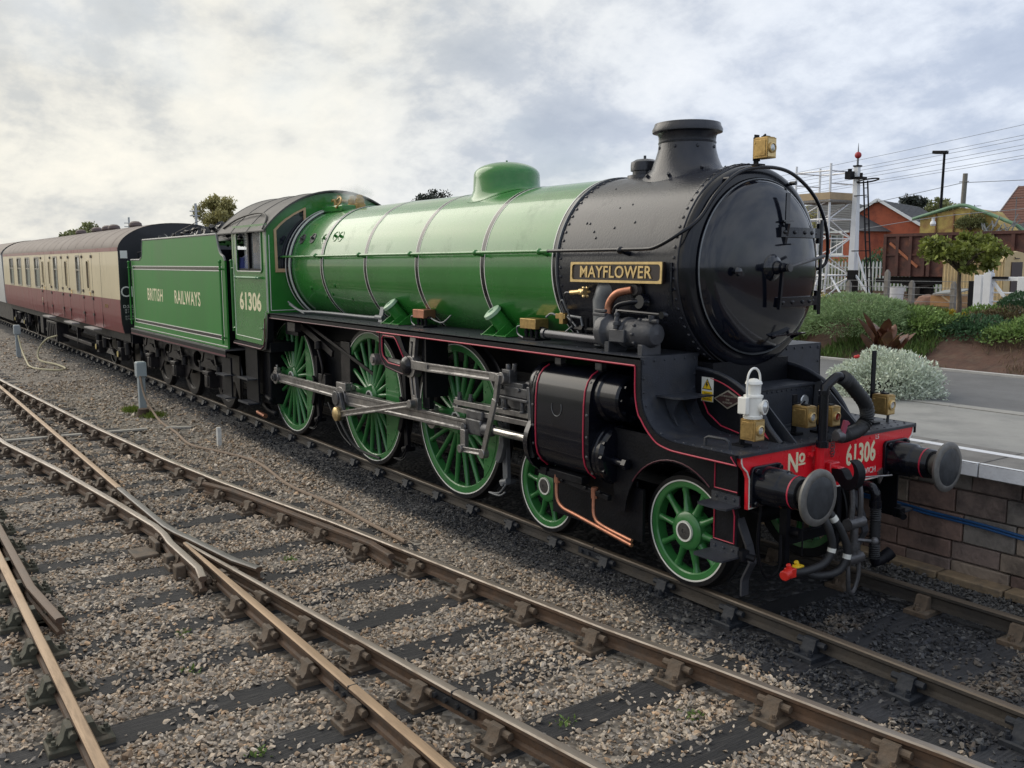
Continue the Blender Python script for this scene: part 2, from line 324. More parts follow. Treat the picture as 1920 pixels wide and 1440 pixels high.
m = MB(); z0 = ZB-.60; m.bar((.10, .05, z0), (.14, .46, z0+.015), .06, .012); m.bar((.05, .1, z0-.03), (.12, .1, z0), .012, .03); m.bar((.05, .40, z0-.03), (.13, .40, z0+.01), .012, .03); m.obj('door_step', doorblk, door)
# --- chimney (its skirt sits on the curve of the smokebox), snifting valve, dome, safety valves
CX = -.90; n = 56; m = MB(); vs = []
prof = [(.42, None, 0), (.385, None, .02), (.33, None, .07), (.292, 3.73, 0), (.272, 3.80, 0), (.265, 3.86, 0), (.269, 3.862, 0), (.271, 3.874, 0), (.265, 3.88, 0), (.268, 3.93, 0), (.285, 3.955, 0), (.325, 3.965, 0), (.328, 3.99, 0), (.312, 4.02, 0), (.305, 4.045, 0), (.285, 4.05, 0), (.245, 4.045, 0), (.23, 3.98, 0), (.23, 3.6, 0)]
for r, z, dz in prof:
    for i in range(n):
        a = 2*math.pi*i/n; x, y = CX+r*math.cos(a), r*math.sin(a)
        vs.append((x, y, z if z is not None else ZB+math.sqrt(RS**2-y*y)+dz-.004))
m.add(vs, [(i*n+j, i*n+(j+1) % n, (i+1)*n+(j+1) % n, (i+1)*n+j) for i in range(len(prof)-1) for j in range(n)])
for a in range(20, 360, 45):
    x, y = CX+.270*math.cos(R_(a)), .270*math.sin(R_(a)); m.rivet((x, y, 3.82), (math.cos(R_(a)), math.sin(R_(a)), 0), .016)
    x, y = CX+.375*math.cos(R_(a)), .375*math.sin(R_(a)); m.nut((x, y, ZB+math.sqrt(RS**2-y*y)+.02), (math.cos(R_(a)), math.sin(R_(a)), 1.), .018, .03)
P(m, 'chimney', satin)
m = MB().lathe([(.001, .20), (.02, .195), (.09, .185), (.135, .16), (.14, .13), (.14, .075), (.12, .07), (.12, .04), (.17, .03), (.18, -.04)], (-1.47, 0, 3.585), (0, 0, 1), 32)
m.nut((-1.47, 0, 3.78), (0, 0, 1), .014, .03); P(m, 'snifting_valve', satin)
DX = -3.86; n = 56; vs = []; m = MB()
prof = [(.50, None, .003), (.455, None, .008), (.425, None, .028), (.405, None, .08)]+[(.400, 3.76, 0), (.398, 3.80, 0)]+[(.398*math.cos(R_(a)), 3.80+.155*math.sin(R_(a)), 0) for a in range(12, 89, 11)]+[(.001, 3.956, 0)]
for r, z, dz in prof:
    for i in range(n):
        a = 2*math.pi*i/n; y = r*math.sin(a); vs.append((DX+r*math.cos(a)*(1 if r < .5 else .92), y, z if z is not None else ZB+math.sqrt(max(0, (RB+.003)**2-y*y))+dz))
m.add(vs, [(i*n+j, i*n+(j+1) % n, (i+1)*n+(j+1) % n, (i+1)*n+j) for i in range(len(prof)-1) for j in range(n)])
m.cyl((DX, 0, 3.95), (DX, 0, 3.975), .012, n=8); P(m, 'dome', green)
m = MB()
for x in (-7.85, -8.1):
    m.lathe([(.09, -.08), (.09, .06), (.07, .07), (.07, .14), (.05, .15), (.05, .19), (.02, .2), (.001, .2)], (x, .0, 3.61), (0, 0, 1), 16)
m.cyl((-8.25, -.22, 3.62), (-8.25, -.22, 3.76), .03, n=10); m.tube(spline([(-8.25, -.22, 3.72), (-8.12, -.2, 3.78), (-7.98, -.26, 3.70), (-8.0, -.34, 3.6)], 5), .016); m.cyl((-8.4, -.1, 3.6), (-8.4, -.1, 3.83), .028, n=10); m.cyl((-8.4, -.22, 3.74), (-8.4, .05, 3.74), .024, n=10)
P(m, 'safety_valve', brass)
m = MB(); m.box((-8.2, 0, 3.60), (.75, .62, .10)); P(m, 'valve_mounting', green, bevel=.02)
for x, t in ((-8.26, 62), (-7.86, 62), (-7.42, 63), (-7.06, 61), (-6.88, 61.5)):           # washout plugs
    d = Vector((0, -math.sin(R_(t)), math.cos(R_(t)))); o = Vector((x, 0, ZB))+d*(RB-.012); m = MB()
    m.lathe([(.085, 0), (.085, .014), (.07, .014), (.066, .004), (.0, .004)], o, d, 20); m.cyl(o, o+d*.05, .022, n=6); P(m, 'washout_plug', dsteel if x < -7.5 else green)
for x, t in ((-7.9, 112), (-7.0, 108), (-7.45, 120), (-6.6, 121), (-7.2, 117)):
    d = Vector((0, -math.sin(R_(t)), math.cos(R_(t)))); o = Vector((x, 0, ZB))+d*(RB-.01); P(MB().cyl(o, o+d*.02, .026, n=10), 'washout_plug', green)
# --- handrail with its knobs, up and over the smokebox door
m = MB(); near = [(-8.66, -.985, 2.86), (-.42, -.985, 2.875)]
arc = [(.0, .86*-math.cos(R_(a)), ZB+.86*math.sin(R_(a))) for a in range(20, 150, 8)]
pts = [near[0], (-4.5, -.985, 2.867), near[1]]+spline([(-.42, -.985, 2.875), (-.28, -.985, 2.89), (-.10, -.93, 2.98)]+[(.02 if i > 0 else -.02, q[1]*.985, q[2]) for i, q in enumerate(arc[1:9:2])]+[(.03, .14, ZB+.86), (.03, .42, ZB+.80), (.02, .72, ZB+.62), (.0, .92, ZB+.36), (-.05, 1.02, ZB+.1), (-.08, .985, ZB-.0), (-.2, .93, ZB-.04)], 7)[1:]
m.tube(pts, .0165, 10); rail = P(m, 'handrail', black)
m = MB(); m.tube([(-8.66, -.985, 2.86), (-1.76, -.985, 2.872)], .0185, 10); m.obj('green_rail', green, rail)
for x in (-7.33, -5.9, -4.5, -3.05, -1.9, -.72):
    m = MB(); m.sph((x, -.985, 2.87), .034, 12, 8); m.cyl((x, -.985, 2.862), (x, -.87, 2.84), .014, .024, n=8); m.obj('rail_knob', green if x < -1.8 else black, rail)
for a in (60, 120): m = MB(); y, z = -.86*math.cos(R_(a)), ZB+.86*math.sin(R_(a)); m.cyl((-.04, y, z), (.02, y, z), .018, n=8); m.obj('rail_knob', black, rail)
P(MB().tube([(-8.66, .985, 2.86), (-.42, .985, 2.875)], .0165, 10), 'handrail', black)
# --- nameplate and warning sign, maker's plate
m = MB(); NM = Matrix.Translation((-.845, -.925, 2.675)) @ Matrix.Rotation(R_(-2), 4, 'X')
m.box((0, 0, 0), (1.22, .03, .185)); npl = m.obj('nameplate', M('nameplate_dark', (.02, .012, .012), .35, var=.2), loco, mat=NM)
m = MB(); fr = rrect(-.61, -.0925, .61, .0925, .004, 1); m.plate(fr, [rrect(-.588, -.0705, .588, .0705, .03, 3)[::-1]], FY(-.026), (0, .012, 0)); m.obj('nameplate_rim', gold, npl, mat=NM)
text('MAYFLOWER', .150, NM @ Vector((0, -.016, -.002)), NM.to_3x3().to_4x4() @ AXX, gold, npl, sx=1.03, ext=.007, bold=.002, sp=1.06)
for x in (-1.3, -.4): P(MB().bar((x, -.92, 2.69), (x, -.86, 2.69), .04, .08), 'nameplate_bracket', satin)
# --- smokebox side fittings
m = MB(); m.tube([(-1.12, -.80, 2.0), (-1.12, -.82, 2.42), (-1.10, -.80, 2.50), (-1.0, -.74, 2.55)], .1, 20, rs=[.105, .105, .12, .13])
for t in range(-70, 80, 35): m.rivet((-1.08+.17*math.cos(R_(t+90)), -.90, 2.56+.1*math.sin(R_(t+90))), (0, -1, .2), .018)
P(m, 'steam_pipe_cover', grey)
m = MB(); m.tube(spline([(-.86, -.99, 2.31), (-.85, -.99, 2.40), (-.76, -.98, 2.49), (-.62, -.93, 2.525)], 6), .035, 12); cp = P(m, 'exhaust_pipe', copper)
MB().lathe([(.0, .03), (.05, .03), (.075, .0), (.075, -.03)], (-.60, -.90, 2.525), (0, -1, .05), 16).obj('pipe_flange', oily, cp)
m = MB(); m.tube(spline([(-.80, -.98, 2.32), (-.74, -.98, 2.39), (-.60, -.94, 2.42), (-.54, -.89, 2.42)], 5), .024, 10); m.lathe([(.0, .03), (.06, .03), (.08, -.02)], (-.53, -.90, 2.42), (0, -1, .1), 14); P(m, 'feed_pipe', black)
m = MB()                                                       # air pump lying on the running plate
m.lathe([(.0, -.02), (.12, -.02), (.155, 0), (.16, .03), (.16, .09), (.13, .11), (.115, .14)], (-.92, -.97, 2.155), (1, 0, 0), 10)
m.lathe([(.115, .10), (.115, .28), (.135, .29), (.135, .33), (.118, .34), (.118, .45), (.13, .455), (.13, .48), (.12, .50), (.118, .60), (.09, .66), (.0, .675)], (-.92, -.97, 2.155), (1, 0, 0), 28)
m.box((-.62, -1.08, 2.13), (.20, .06, .11)); m.cyl((-.62, -1.12, 2.19), (-.62, -1.09, 2.36), .022, n=8); m.nut((-.62, -1.10, 2.22), (0, 0, 1), .04, .04); m.nut((-.62, -1.10, 2.30), (0, 0, 1), .03, .03)
m.box((-.92, -.97, 2.30), (.17, .17, .03)); m.box((-.92, -.97, 2.335), (.15, .15, .028))
for x in (-.78, -.35): m.box((x, -.97, 2.02), (.06, .22, .1))
for i in range(10): t = 2*math.pi*i/10; m.nut((-.45, -.97+.128*math.cos(t), 2.155+.128*math.sin(t)), (1, 0, 0), .014, .03)
m.cyl((-.40, -1.0, 2.27), (-.22, -1.0, 2.27), .02, n=8); m.nut((-.3, -1.0, 2.26), (0, 0, 1), .028, .06)
P(m, 'air_pump', pumpgrey, bevel=.006)
m = MB(); m.tube([(-.62, -1.10, 2.335), (-.60, -1.10, 2.35), (-.14, -1.06, 2.335)], .015, 8); m.lathe([(0, .02), (.03, .02), (.036, 0), (.03, -.03), (0, -.03)], (-.10, -1.06, 2.33), (0, -1, 0), 14); P(m, 'blower_rod', black)
m = MB(); m.cyl((-1.78, -1.0, 2.075), (-.98, -.97, 2.06), .042, n=14); m.cyl((-1.80, -1.0, 2.075), (-1.76, -1.0, 2.075), .052, n=14); P(m, 'oil_pipe', M('dark_bright_pipe', (.09, .09, .1), .25, metal=.6))
m = MB(); m.tube([(-.17, -.905, 2.76), (-.165, -.91, 2.56), (-.16, -.90, 2.36)], .012, 6)
for z in (2.69, 2.52, 2.42): m.nut((-.165, -.912, z), (0, 0, 1), .022, .03)
P(m, 'lubricator_pipe', black)
m = MB(); m.tube([(-.17, .15*-1-.88*math.sin(R_(t))*.0-RS*math.sin(R_(t))+.15, ZB+(RS+.012)*math.cos(R_(t))) for t in range(-10, 95, 7)], .011, 6); P(m, 'smokebox_beading', black)
m = MB(); o = Vector((-1.33, -.93, 2.49)); m.cyl(o-Vector((.14, 0, .01)), o, .022, n=8); m.cyl(o, o+Vector((.07, 0, 0)), .035, n=10)
for i in range(6): t = i*R_(60); m.sph(o+Vector((.075, .045*math.cos(t), .045*math.sin(t))), .016, 6, 4)
cl = P(m, 'cleaning_cock', gold); MB().tube(spline([o-Vector((.14, 0, .01)), o-Vector((.22, .01, .02)), o-Vector((.25, -.02, .12)), o-Vector((.20, -.06, .30))], 5), .009, 6).obj('cock_pipe', dsteel, cl)
# mechanical lubricators and the little junction blocks
for lx, ly in ((-4.47, -.82), (-2.18, -.84)):
    lub = P(MB().box((lx, ly, 2.145), (.27, .17, .105)), 'lubricator', copper if lx < -3 else brass, bevel=.006); m = MB()
    for a in (-.09, 0, .09): m.cyl((lx+a, ly-.03, 1.985), (lx+a, ly-.03, 2.1), .018, n=8); m.nut((lx+a, ly-.03, 2.04), (0, 0, 1), .026, .025)
    m.box((lx, ly, 1.995), (.3, .2, .02)); m.cyl((lx+.14, ly-.02, 2.10), (lx+.2, ly-.02, 2.10), .02, n=8); m.obj('lubricator_foot', frameblk, lub)
    MB().tube(spline([(lx-.13, ly-.06, 2.12), (lx-.2, ly-.07, 2.1), (lx-.2, ly-.06, 2.03), (lx-.05, ly-.1, 2.0)], 5), .009, 6).obj('oil_feed', grey, lub); m = MB(); m.tube(spline([(lx+.2, ly-.02, 2.10), (lx+.32, ly-.02, 2.07), (lx+.45, ly, 2.06), (lx+.6, ly+.02, 2.15)], 5), .009, 6); m.obj('oil_feed', grey, lub)
jb = P(MB().box((-1.72, -.84, 2.24), (.15, .05, .05)).box((-1.70, -.84, 2.22), (.06, .06, .11)), 'oil_junction', brass, bevel=.004)
m = MB(); m.tube(spline([(-1.79, -.84, 2.24), (-1.88, -.85, 2.26), (-1.95, -.86, 2.22)], 5), .01, 6); m.tube(spline([(-1.64, -.84, 2.24), (-1.5, -.85, 2.16), (-1.42, -.86, 2.06)], 5), .009, 6); m.tube(spline([(-1.70, -.84, 2.27), (-1.72, -.86, 2.36), (-1.66, -.88, 2.40), (-1.62, -.86, 2.30)], 5), .009, 6)
m.tube([(-1.62, -.84, 2.25), (-1.4, -.86, 2.24), (-1.38, -.86, 2.16)], .014, 6); m.obj('oil_feed', grey, jb)
P(MB().tube([(-1.5, -.84, 2.13), (-1.2, -.82, 2.13)], .03, 8).nut((-1.42, -.84, 2.13), (1, 0, 0), .045, .05).cyl((-1.34, -.84, 2.02), (-1.34, -.84, 2.24), .02, n=8), 'steam_cock', frameblk)
for gx in (-5.22, -2.86):                                        # green slanted sand-box fillers
    d = Vector((-.18, -.62, .76)).normalized(); o = Vector((gx, -.74, 2.07)); m = MB()
    m.cyl(o-d*.1, o+d*.20, .085, .09, n=24); g = P(m, 'sand_filler', green)
    MB().lathe([(.0, .205), (.03, .205), (.035, .235), (.075, .235), (.102, .225), (.106, .19), (.09, .185)], o, d, 24).obj('filler_cap', M('pale_green_cap', (.36, .52, .36), .4, var=.15, vs=20), g)
    m = MB(); m.plate([(-.80, 0), (-.98, 0), (-.78, .14)], [], lambda a, b: Vector((gx-.10, a, 1.985+b)), (.012, 0, 0)); m.plate([(-.62, 0), (-.98, 0), (-.80, .12)], [], lambda a, b: Vector((gx+.12, a, 1.985+b)), (.012, 0, 0))
    m.plate([(-.62, 0), (-.96, 0), (-.70, .17), (-.62, .17)], [], lambda a, b: Vector((gx+.30, a, 1.985+b)), (.012, 0, 0)); m.bar((gx-.14, -.81, 1.992), (gx+.34, -.81, 1.992), .30, .012); m.bar((gx+.13, -.66, 2.08), (gx+.30, -.66, 2.08), .012, .17); m.obj('filler_bracket', green, g)
m = MB(); m.tube(spline([(-8.45, -.95, 2.12), (-8.1, -.92, 2.03), (-7.7, -.86, 2.03), (-7.0, -.82, 2.03), (-6.0, -.82, 2.03), (-5.6, -.82, 2.04)], 6), .022, 8); m.tube(spline([(-8.5, -.96, 2.16), (-8.2, -.93, 2.05), (-7.9, -.95, 2.0)], 5), .014, 6); m.cyl((-5.75, -.82, 2.04), (-5.55, -.82, 2.04), .035, n=10); m.bar((-5.6, -.84, 1.98), (-5.6, -.80, 2.18), .1, .02)
P(m, 'sand_pipe', grey)
# --- running plates with the curved drop to the front deck
YP = 1.20; curve = [(-.21, 1.975), (-.21, 1.86), (-.208, 1.69), (-.195, 1.59), (-.16, 1.51), (-.10, 1.43), (-.01, 1.365), (.10, 1.335), (.25, 1.325), (.83, 1.325)]
cs = [(a.x, a.z) for a in spline([(x, 0, z) for x, z in curve], 4)]
for s in (-1, 1):
    m = MB(); m.box2((-8.75, s*YP, 1.957), (-.21, s*.5, 1.98))
    for (a, b_), (c, d) in zip(cs[:-1], cs[1:]):
        pass
    vs = []; k = len(cs)
    for x, z in cs: vs += [(x, s*YP, z), (x, s*.52, z)]
    for x, z in cs: vs += [(x-.0, s*YP, z-.018), (x, s*.52, z-.018)]
    m.add(vs, [(2*i, 2*i+2, 2*i+3, 2*i+1) for i in range(k-1)])
    for i in range(30):
        for y in (1.17, 1.0): m.rivet((-8.3+i*.27, s*y, 1.98), (0, 0, 1), .011, 6)
    for z in (1.93, 1.80, 1.68): m.rivet((-.208, s*1.16, z), (1, 0, 0), .013); m.rivet((-.208, s*.56, z), (1, 0, 0), .013)
    for y in (1.16, 1.04, .92, .80, .68, .56): m.rivet((-.209, s*y, 1.945), (1, 0, 0), .013)
    for x, z in ((-.19, 1.57), (-.12, 1.45), (.0, 1.362)): m.rivet((x, s*1.15, z), (1, 0, 1), .013); m.rivet((x, s*.57, z), (1, 0, 1), .013)
    for x in (.15, .25, .35, .45, .55, .65, .75):
        for y in (1.14, .6): m.rivet((x, s*y, 1.325), (0, 0, 1), .012)
    rp = P(m, 'running_plate', plateblk)
    bot = [(x, z) for x, z in cs]; edge = [(-8.75, 1.975), (-.21, 1.975)]+cs[1:]                     # valance strip following the edge
    inner = [(-8.75, 1.895), (-.285, 1.895)]+[(x-.075 if z > 1.5 else x-.075*max(0, min(1, (z-1.33)/.2)), z-.0 if z > 1.6 else z-.085*min(1, (1.6-z)/.24)) for x, z in cs[3:]]
    vl = MB().plate(edge+inner[::-1], [], FY(s*YP), (0, -s*.02, 0)).obj('valance', frameblk, rp)
    off = [(-8.75, 1.893), (-.29, 1.893)]+[q for q in inner[2:]]
    if s < 0:
        line([(x, -YP-.002, z+.012) for x, z in off[:1]]+[(-5., -YP-.002, 1.905)], .0075, marline, rp, 'red_lining'); line([(x, -YP-.002, 1.905) for x in (-5., -.275)], .0085, redlin, rp, 'red_lining')
        line([(-.275, -YP-.002, 1.905)]+[(x+.012, -YP-.002, z+.012) for x, z in inner[3:]]+[(.79, -YP-.002, 1.31)], .0075, redlin, rp, 'red_lining')
m = MB(); m.box2((.20, -YP+.03, 1.302), (.85, YP-.03, 1.322))
for y in np.linspace(-1.08, 1.08, 22): m.rivet((.79, y, 1.322), (0, 0, 1), .013); m.rivet((.70, y, 1.322), (0, 0, 1), .011)
P(m, 'front_deck', plateblk)
# front curved frame plates, cross box and steps
for s in (-1, 1):
    fo = [(a.x, a.z) for a in spline([(-.3, 0, 1.845), (-.15, 0, 1.842), (.0, 0, 1.825), (.15, 0, 1.79), (.30, 0, 1.725), (.43, 0, 1.64), (.53, 0, 1.53), (.60, 0, 1.43), (.72, 0, 1.323)], 3)]
    fp_ = MB().plate(fo+[(-.3, 1.2)], [], FY(s*.545), (0, s*-.03, 0)).obj('frame_extension', frameblk, loco)
    MB().tube([(x, s*.53, z) for x, z in fo], .02, 8).obj('frame_flange', plateblk, fp_)
    if s < 0:
        line([(x-.03, -.547, z-.05) for x, z in fo[6:-2]]+[(.56, -.547, 1.37), (.30, -.547, 1.345), (.1, -.547, 1.38), (-.05, -.547, 1.47), (-.13, -.547, 1.60)], .006, redlin, fp_, 'red_lining')
m = MB().plate([(.02, 1.61), (.175, 1.695), (.335, 1.625), (.175, 1.535)], [], FY(-.548), (0, -.012, 0)); mk = m.obj('makers_plate', M('plate_pale_brass', (.40, .37, .30), .4, metal=.5), loco)
MB().plate([(.042, 1.61), (.175, 1.682), (.313, 1.625), (.175, 1.548)], [], FY(-.5605), (0, -.002, 0)).obj('plate_field', M('plate_red_black', (.045, .02, .02), .4), mk)
for t_, z in (('NORTH BRITISH LOCOMOTIVE', 1.642), ('1948', 1.613), ('GLASGOW', 1.588)): text(t_, .021 if len(t_) > 10 else .024, (.177, -.5635, z), AXX, MATS['plate_pale_brass'], mk, ext=.001, sx=.62 if len(t_) > 10 else .9)
m = MB(); m.box((-.062, -.549, 1.675), (.135, .004, .21)); sg = P(m, 'warning_sign', white)
MB().box((-.062, -.5525, 1.617), (.118, .003, .082)).obj('sign_panel', yellow, sg)
MB().plate([(-.118, 1.675), (-.008, 1.675), (-.063, 1.768)], [], FY(-.5515), (0, -.003, 0)).obj('sign_triangle', M('black_print', (.01, .01, .01), .5), sg)
MB().plate([(-.108, 1.681), (-.018, 1.681), (-.063, 1.757)], [], FY(-.555), (0, -.002, 0)).obj('sign_triangle', yellow, sg)
MB().plate([(-.066, 1.743), (-.052, 1.743), (-.060, 1.722), (-.047, 1.722), (-.068, 1.688), (-.063, 1.71), (-.077, 1.71)], [], FY(-.5575), (0, -.002, 0)).obj('sign_bolt', MATS['black_print'], sg)
for t_, z in (('Danger', 1.640), ('Overhead', 1.617), ('live wires', 1.594)): text(t_, .027, (-.062, -.5545, z), AXX, MATS['black_print'], sg, ext=.0005, sx=.85)
m = MB(); m.box2((.22, -.50, 1.323), (.24, .50, 1.67)); m.box2((-.4, -.50, 1.67), (.26, .50, 1.69)); m.box2((.245, -.5, 1.323), (.28, .5, 1.345))
for y in np.linspace(-.46, .46, 15): m.rivet((.24, y, 1.645), (1, 0, 0), .012); m.rivet((.28, y, 1.335), (1, 0, 0), .01, 6)
cb = P(m, 'cross_box', plateblk); MB().lathe([(0, .008), (.05, .008), (.055, 0)], (.241, .38, 1.53), (1, 0, 0), 20).obj('cover_disc', lens, cb)
P(MB().box2((-1.5, -.5, 1.2), (-.05, .5, 1.9)).lathe([(.80, -.6), (.84, -.04), (.6, -.04)], (-.03, 0, ZB-.06), (1, 0, 0), 48, ref=(0, 0, 1)), 'smokebox_saddle', frameblk)
for s in (-1, 1):                                                    # step on the curved plate
    m = MB(); m.plate([(-.205, -.62), (-.01, -.66), (.06, -.60), (.06, -.98), (-.02, -1.02), (-.205, -1.02)] if s < 0 else [(-.205, .62), (-.01, .66), (.06, .60), (.06, .98), (-.02, 1.02), (-.205, 1.02)], [], FZ(1.635), (0, 0, .014))
    for y in (.72, .93): m.plate([(-.2, 1.63), (-.02, 1.63), (-.06, 1.57), (-.09, 1.48), (-.04, 1.40), (-.11, 1.46), (-.165, 1.54)], [], FY(s*y), (0, .014, 0))
    P(m, 'curved_step', plateblk)
    P(MB().tube([(.42, s*1.08, 1.325), (.42, s*1.08, 1.385), (.45, s*1.075, 1.40), (.61, s*1.06, 1.40), (.64, s*1.055, 1.385), (.64, s*1.05, 1.325)], .013, 8), 'deck_handle', plateblk)
    P(MB().plate([(.28, 1.323), (.80, 1.323), (.36, 1.72), (.28, 1.66)][:3]+[(.30, 1.70)], [], FY(s*.44), (0, .014, 0)), 'frame_gusset', plateblk)
# --- buffer beam with lettering, buffers, coupling
bo = [(-1.15, 1.318), (1.15, 1.318), (1.15, 1.27), (1.135, 1.235), (1.085, 1.19), (1.055, 1.13), (1.05, .885), (.60, .905), (-.60, .905), (-1.05, .885), (-1.055, 1.13), (-1.085, 1.19), (-1.135, 1.235), (-1.15, 1.27)]
m = MB().plate(bo, [], FX(.835), (-.03, 0, 0))
for y in (-.45, -.25, .5, .3):
    for z in (1.27, .97): m.rivet((.835, y, z), (1, 0, 0), .012)
beam = P(m, 'buffer_beam', beamred)
line([(.838, a*.988, (b_-1.1)*.965+1.1) for a, b_ in bo], .0065, white, beam, 'white_lining', closed=True)
MB().box2((.805, -1.165, 1.30), (.842, 1.165, 1.325)).obj('beam_edge', plateblk, beam)
text('N', .225, (.8365, -.525, 1.175), AYX, cream, beam, sx=.80, ext=.002, bold=.005); text('o', .155, (.8365, -.415, 1.225), AYX, cream, beam, sx=.95, ext=.002, bold=.004)
MB().box2((.8365, -.458, 1.155), (.8395, -.372, 1.170)).obj('lettering', cream, beam); text('61306', .24, (.8365, .375, 1.145), AYX, cream, beam, sx=.70, ext=.002, bold=.006)
text('IPSWICH', .075, (.8365, .46, .985), AYX, white, beam, sx=.95, ext=.002); text('L5', .055, (.8365, .60, 1.268), AYX, white, beam, sx=1, ext=.002)
m = MB(); m.box2((.835, -.36, 1.215), (.86, -.10, 1.255)); m.cyl((.885, -.26, .93), (.90, -.27, 1.318), .038, n=14); m.nut((.86, -.345, 1.235), (1, 0, 0), .02, .02); m.obj('pipe_clip', beamred, beam)
for s in (-1, 1):
    y = s*.8636; m = MB(); m.plate([(a, b_) for a, b_ in rrect(y-.175, .90, y+.175, 1.22, .04, 3)], [], FX(.838), (.028, 0, 0))
    m.lathe([(.155, .0), (.150, .03), (.148, .17), (.142, .18), (.128, .20), (.126, .33), (.12, .34), (.09, .34)], (.866, y, 1.057), (1, 0, 0), 40)
    for a in (-.135, .135):
        for b_ in (-.125, .125): m.nut((.866, y+a, 1.06+b_), (1, 0, 0), .025, .025)
    bf = P(m, 'buffer', black, bevel=.006)
    MB().lathe([(.09, .33), (.088, .42), (.09, .425)], (.866, y, 1.057), (1, 0, 0), 28).obj('buffer_ram', M('greasy_ram', (.13, .12, .105), .45, metal=.5, var=.3, vs=14), bf)
    MB().lathe([(.09, .40), (.14, .425), (.205, .445), (.212, .452), (.212, .470), (.20, .478), (.16, .484), (.158, .483)], (.866, y, 1.057), (1, 0, 0), 56).obj('buffer_rim', bufrim, bf)
    MB().lathe([(.0, .489), (.08, .4885), (.152, .4855), (.157, .483), (.158, .47)], (.866, y, 1.057), (1, 0, 0), 56).obj('buffer_face', buffsteel, bf)
    MB().lathe([(.129, .275), (.1295, .282), (.129, .289)], (.866, y, 1.057), (1, 0, 0), 40).obj('red_lining', redlin, bf)
m = MB(); m.box((.86, -.04, 1.05), (.05, .13, .17)); m.box((.91, -.04, 1.05), (.07, .085, .11)); dh = P(m, 'drawbar_plate', beamred, bevel=.01)
hk = [(a.x, a.z) for a in spline([(.88, 0, 1.10), (1.00, 0, 1.105), (1.04, 0, 1.075), (1.07, 0, 1.035), (1.11, 0, 1.025), (1.15, 0, 1.05), (1.165, 0, 1.10), (1.15, 0, 1.16), (1.11, 0, 1.20), (1.105, 0, 1.205), (1.16, 0, 1.19), (1.21, 0, 1.14), (1.225, 0, 1.06), (1.19, 0, .97), (1.11, 0, .925), (1.02, 0, .945), (.96, 0, .99), (.88, 0, 1.0)], 3)]
MB().plate([(.88+(a-.88)*.74, 1.03+(b_-1.03)*.88) for a, b_ in hk], [], FY(-.09), (0, .095, 0)).obj('drawhook', frameblk, dh, bevel=.012)
m = MB()
for y in (-.055, .055): m.tube(spline([(1.03, y, 1.02), (1.06, y, .93), (1.07, y, .80), (1.06, y, .66)], 4), .022, 8)
for z in (.66, .36): m.cyl((1.06, -.10, z), (1.06, .10, z), .048, n=14)
m.cyl((1.06, 0, .36), (1.06, 0, .66), .032, n=12); m.cyl((1.06, 0, .44), (1.06, 0, .5), .05, n=12); m.cyl((1.06, 0, .52), (1.14, .14, .50), .014, n=8); m.sph((1.15, .15, .5), .035, 8, 6)
for y in (-.07, .07): m.tube(spline([(1.06, y, .36), (1.07, y, .22), (1.06, y*.6, .1), (1.06, 0, .07)], 4), .018, 8)
P(m, 'screw_coupling', dsteel)
# vacuum standpipe and ribbed hose
m = MB(); m.tube([(.93, -.29, 1.30), (.93, -.29, 1.731), (.935, -.285, 1.790)]+spline([(.935, -.28, 1.790), (.95, -.20, 1.845), (.96, -.16, 1.861), (.97, -.10, 1.840)], 5)[1:], .037, 16); m.cyl((.93, -.29, 1.30), (.93, -.29, 1.35), .05, n=14); m.cyl((.93, -.29, 1.723), (.93, -.29, 1.756), .045, n=14)
vp = P(m, 'vacuum_standpipe', black)
path = spline([(.965, -.13, 1.857), (.97, -.05, 1.815), (.97, .07, 1.723), (.97, .19, 1.622), (.96, .25, 1.530), (.95, .24, 1.446), (.95, .14, 1.39), (.95, -.02, 1.37), (.95, -.08, 1.37)], 7); L_ = len(path)
MB().tube(path, .05, 18, rs=[.056+.005*(1 if i % 2 else -1) for i in range(L_)]).obj('vacuum_hose', rubber, vp, smooth=60)
MB().lathe([(.0, -.05), (.055, -.05), (.058, .02), (.04, .05), (.0, .05)], (.945, -.09, 1.37), (0, -1, .05), 14).obj('hose_end', dsteel, vp)
MB().bar((.97, -.10, 1.36), (.985, -.07, 1.50), .04, .03).bar((.985, -.075, 1.49), (.99, -.045, 1.47), .03, .02).obj('hose_clip', M('faded_red', (.30, .05, .09), .5), vp)
m = MB()
for i in range(7):
    z = 1.33-i*.022; m.tube([(.875+.012*math.cos(t), -.075+(.010 if i % 2 else 0)*math.cos(t)+.012*math.sin(t), z+.014*math.sin(t)) for t in np.linspace(0, 2*math.pi, 8)], .004, 5)
m.obj('safety_chain', dsteel, vp)
m = MB(); m.tube(spline([(.86, .36, .86), (.92, .36, .885), (.97, .36, .88), (1.0, .365, .83), (1.0, .37, .76)], 5), .042, 14); m.cyl((1.0, .37, .78), (1.0, .37, .72), .05, n=14); sp_ = P(m, 'steam_heat_pipe', black)
path = spline([(1.0, .37, .74), (1.0, .38, .6), (1.0, .385, .4), (1.0, .39, .27)], 14); MB().tube(path, .04, 14, rs=[.043+.005*(1 if i % 2 else -1) for i in range(len(path))]).obj('steam_heat_hose', rubber, sp_, smooth=80)
m = MB(); m.tube([(1.0, .39, .29), (1.005, .40, .235), (1.02, .47, .25), (1.03, .53, .29)], .045, 12); m.cyl((1.02, .50, .26), (1.05, .56, .31), .055, n=10); m.obj('hose_coupling', frameblk, sp_)
P(MB().cyl((.86, .30, .955), (.98, .62, .955), .008, n=6).plate([(.62, .96), (.70, .99), (.70, .90), (.655, .85)], [], FX(.83), (.02, 0, 0)), 'lever_rod', steel)
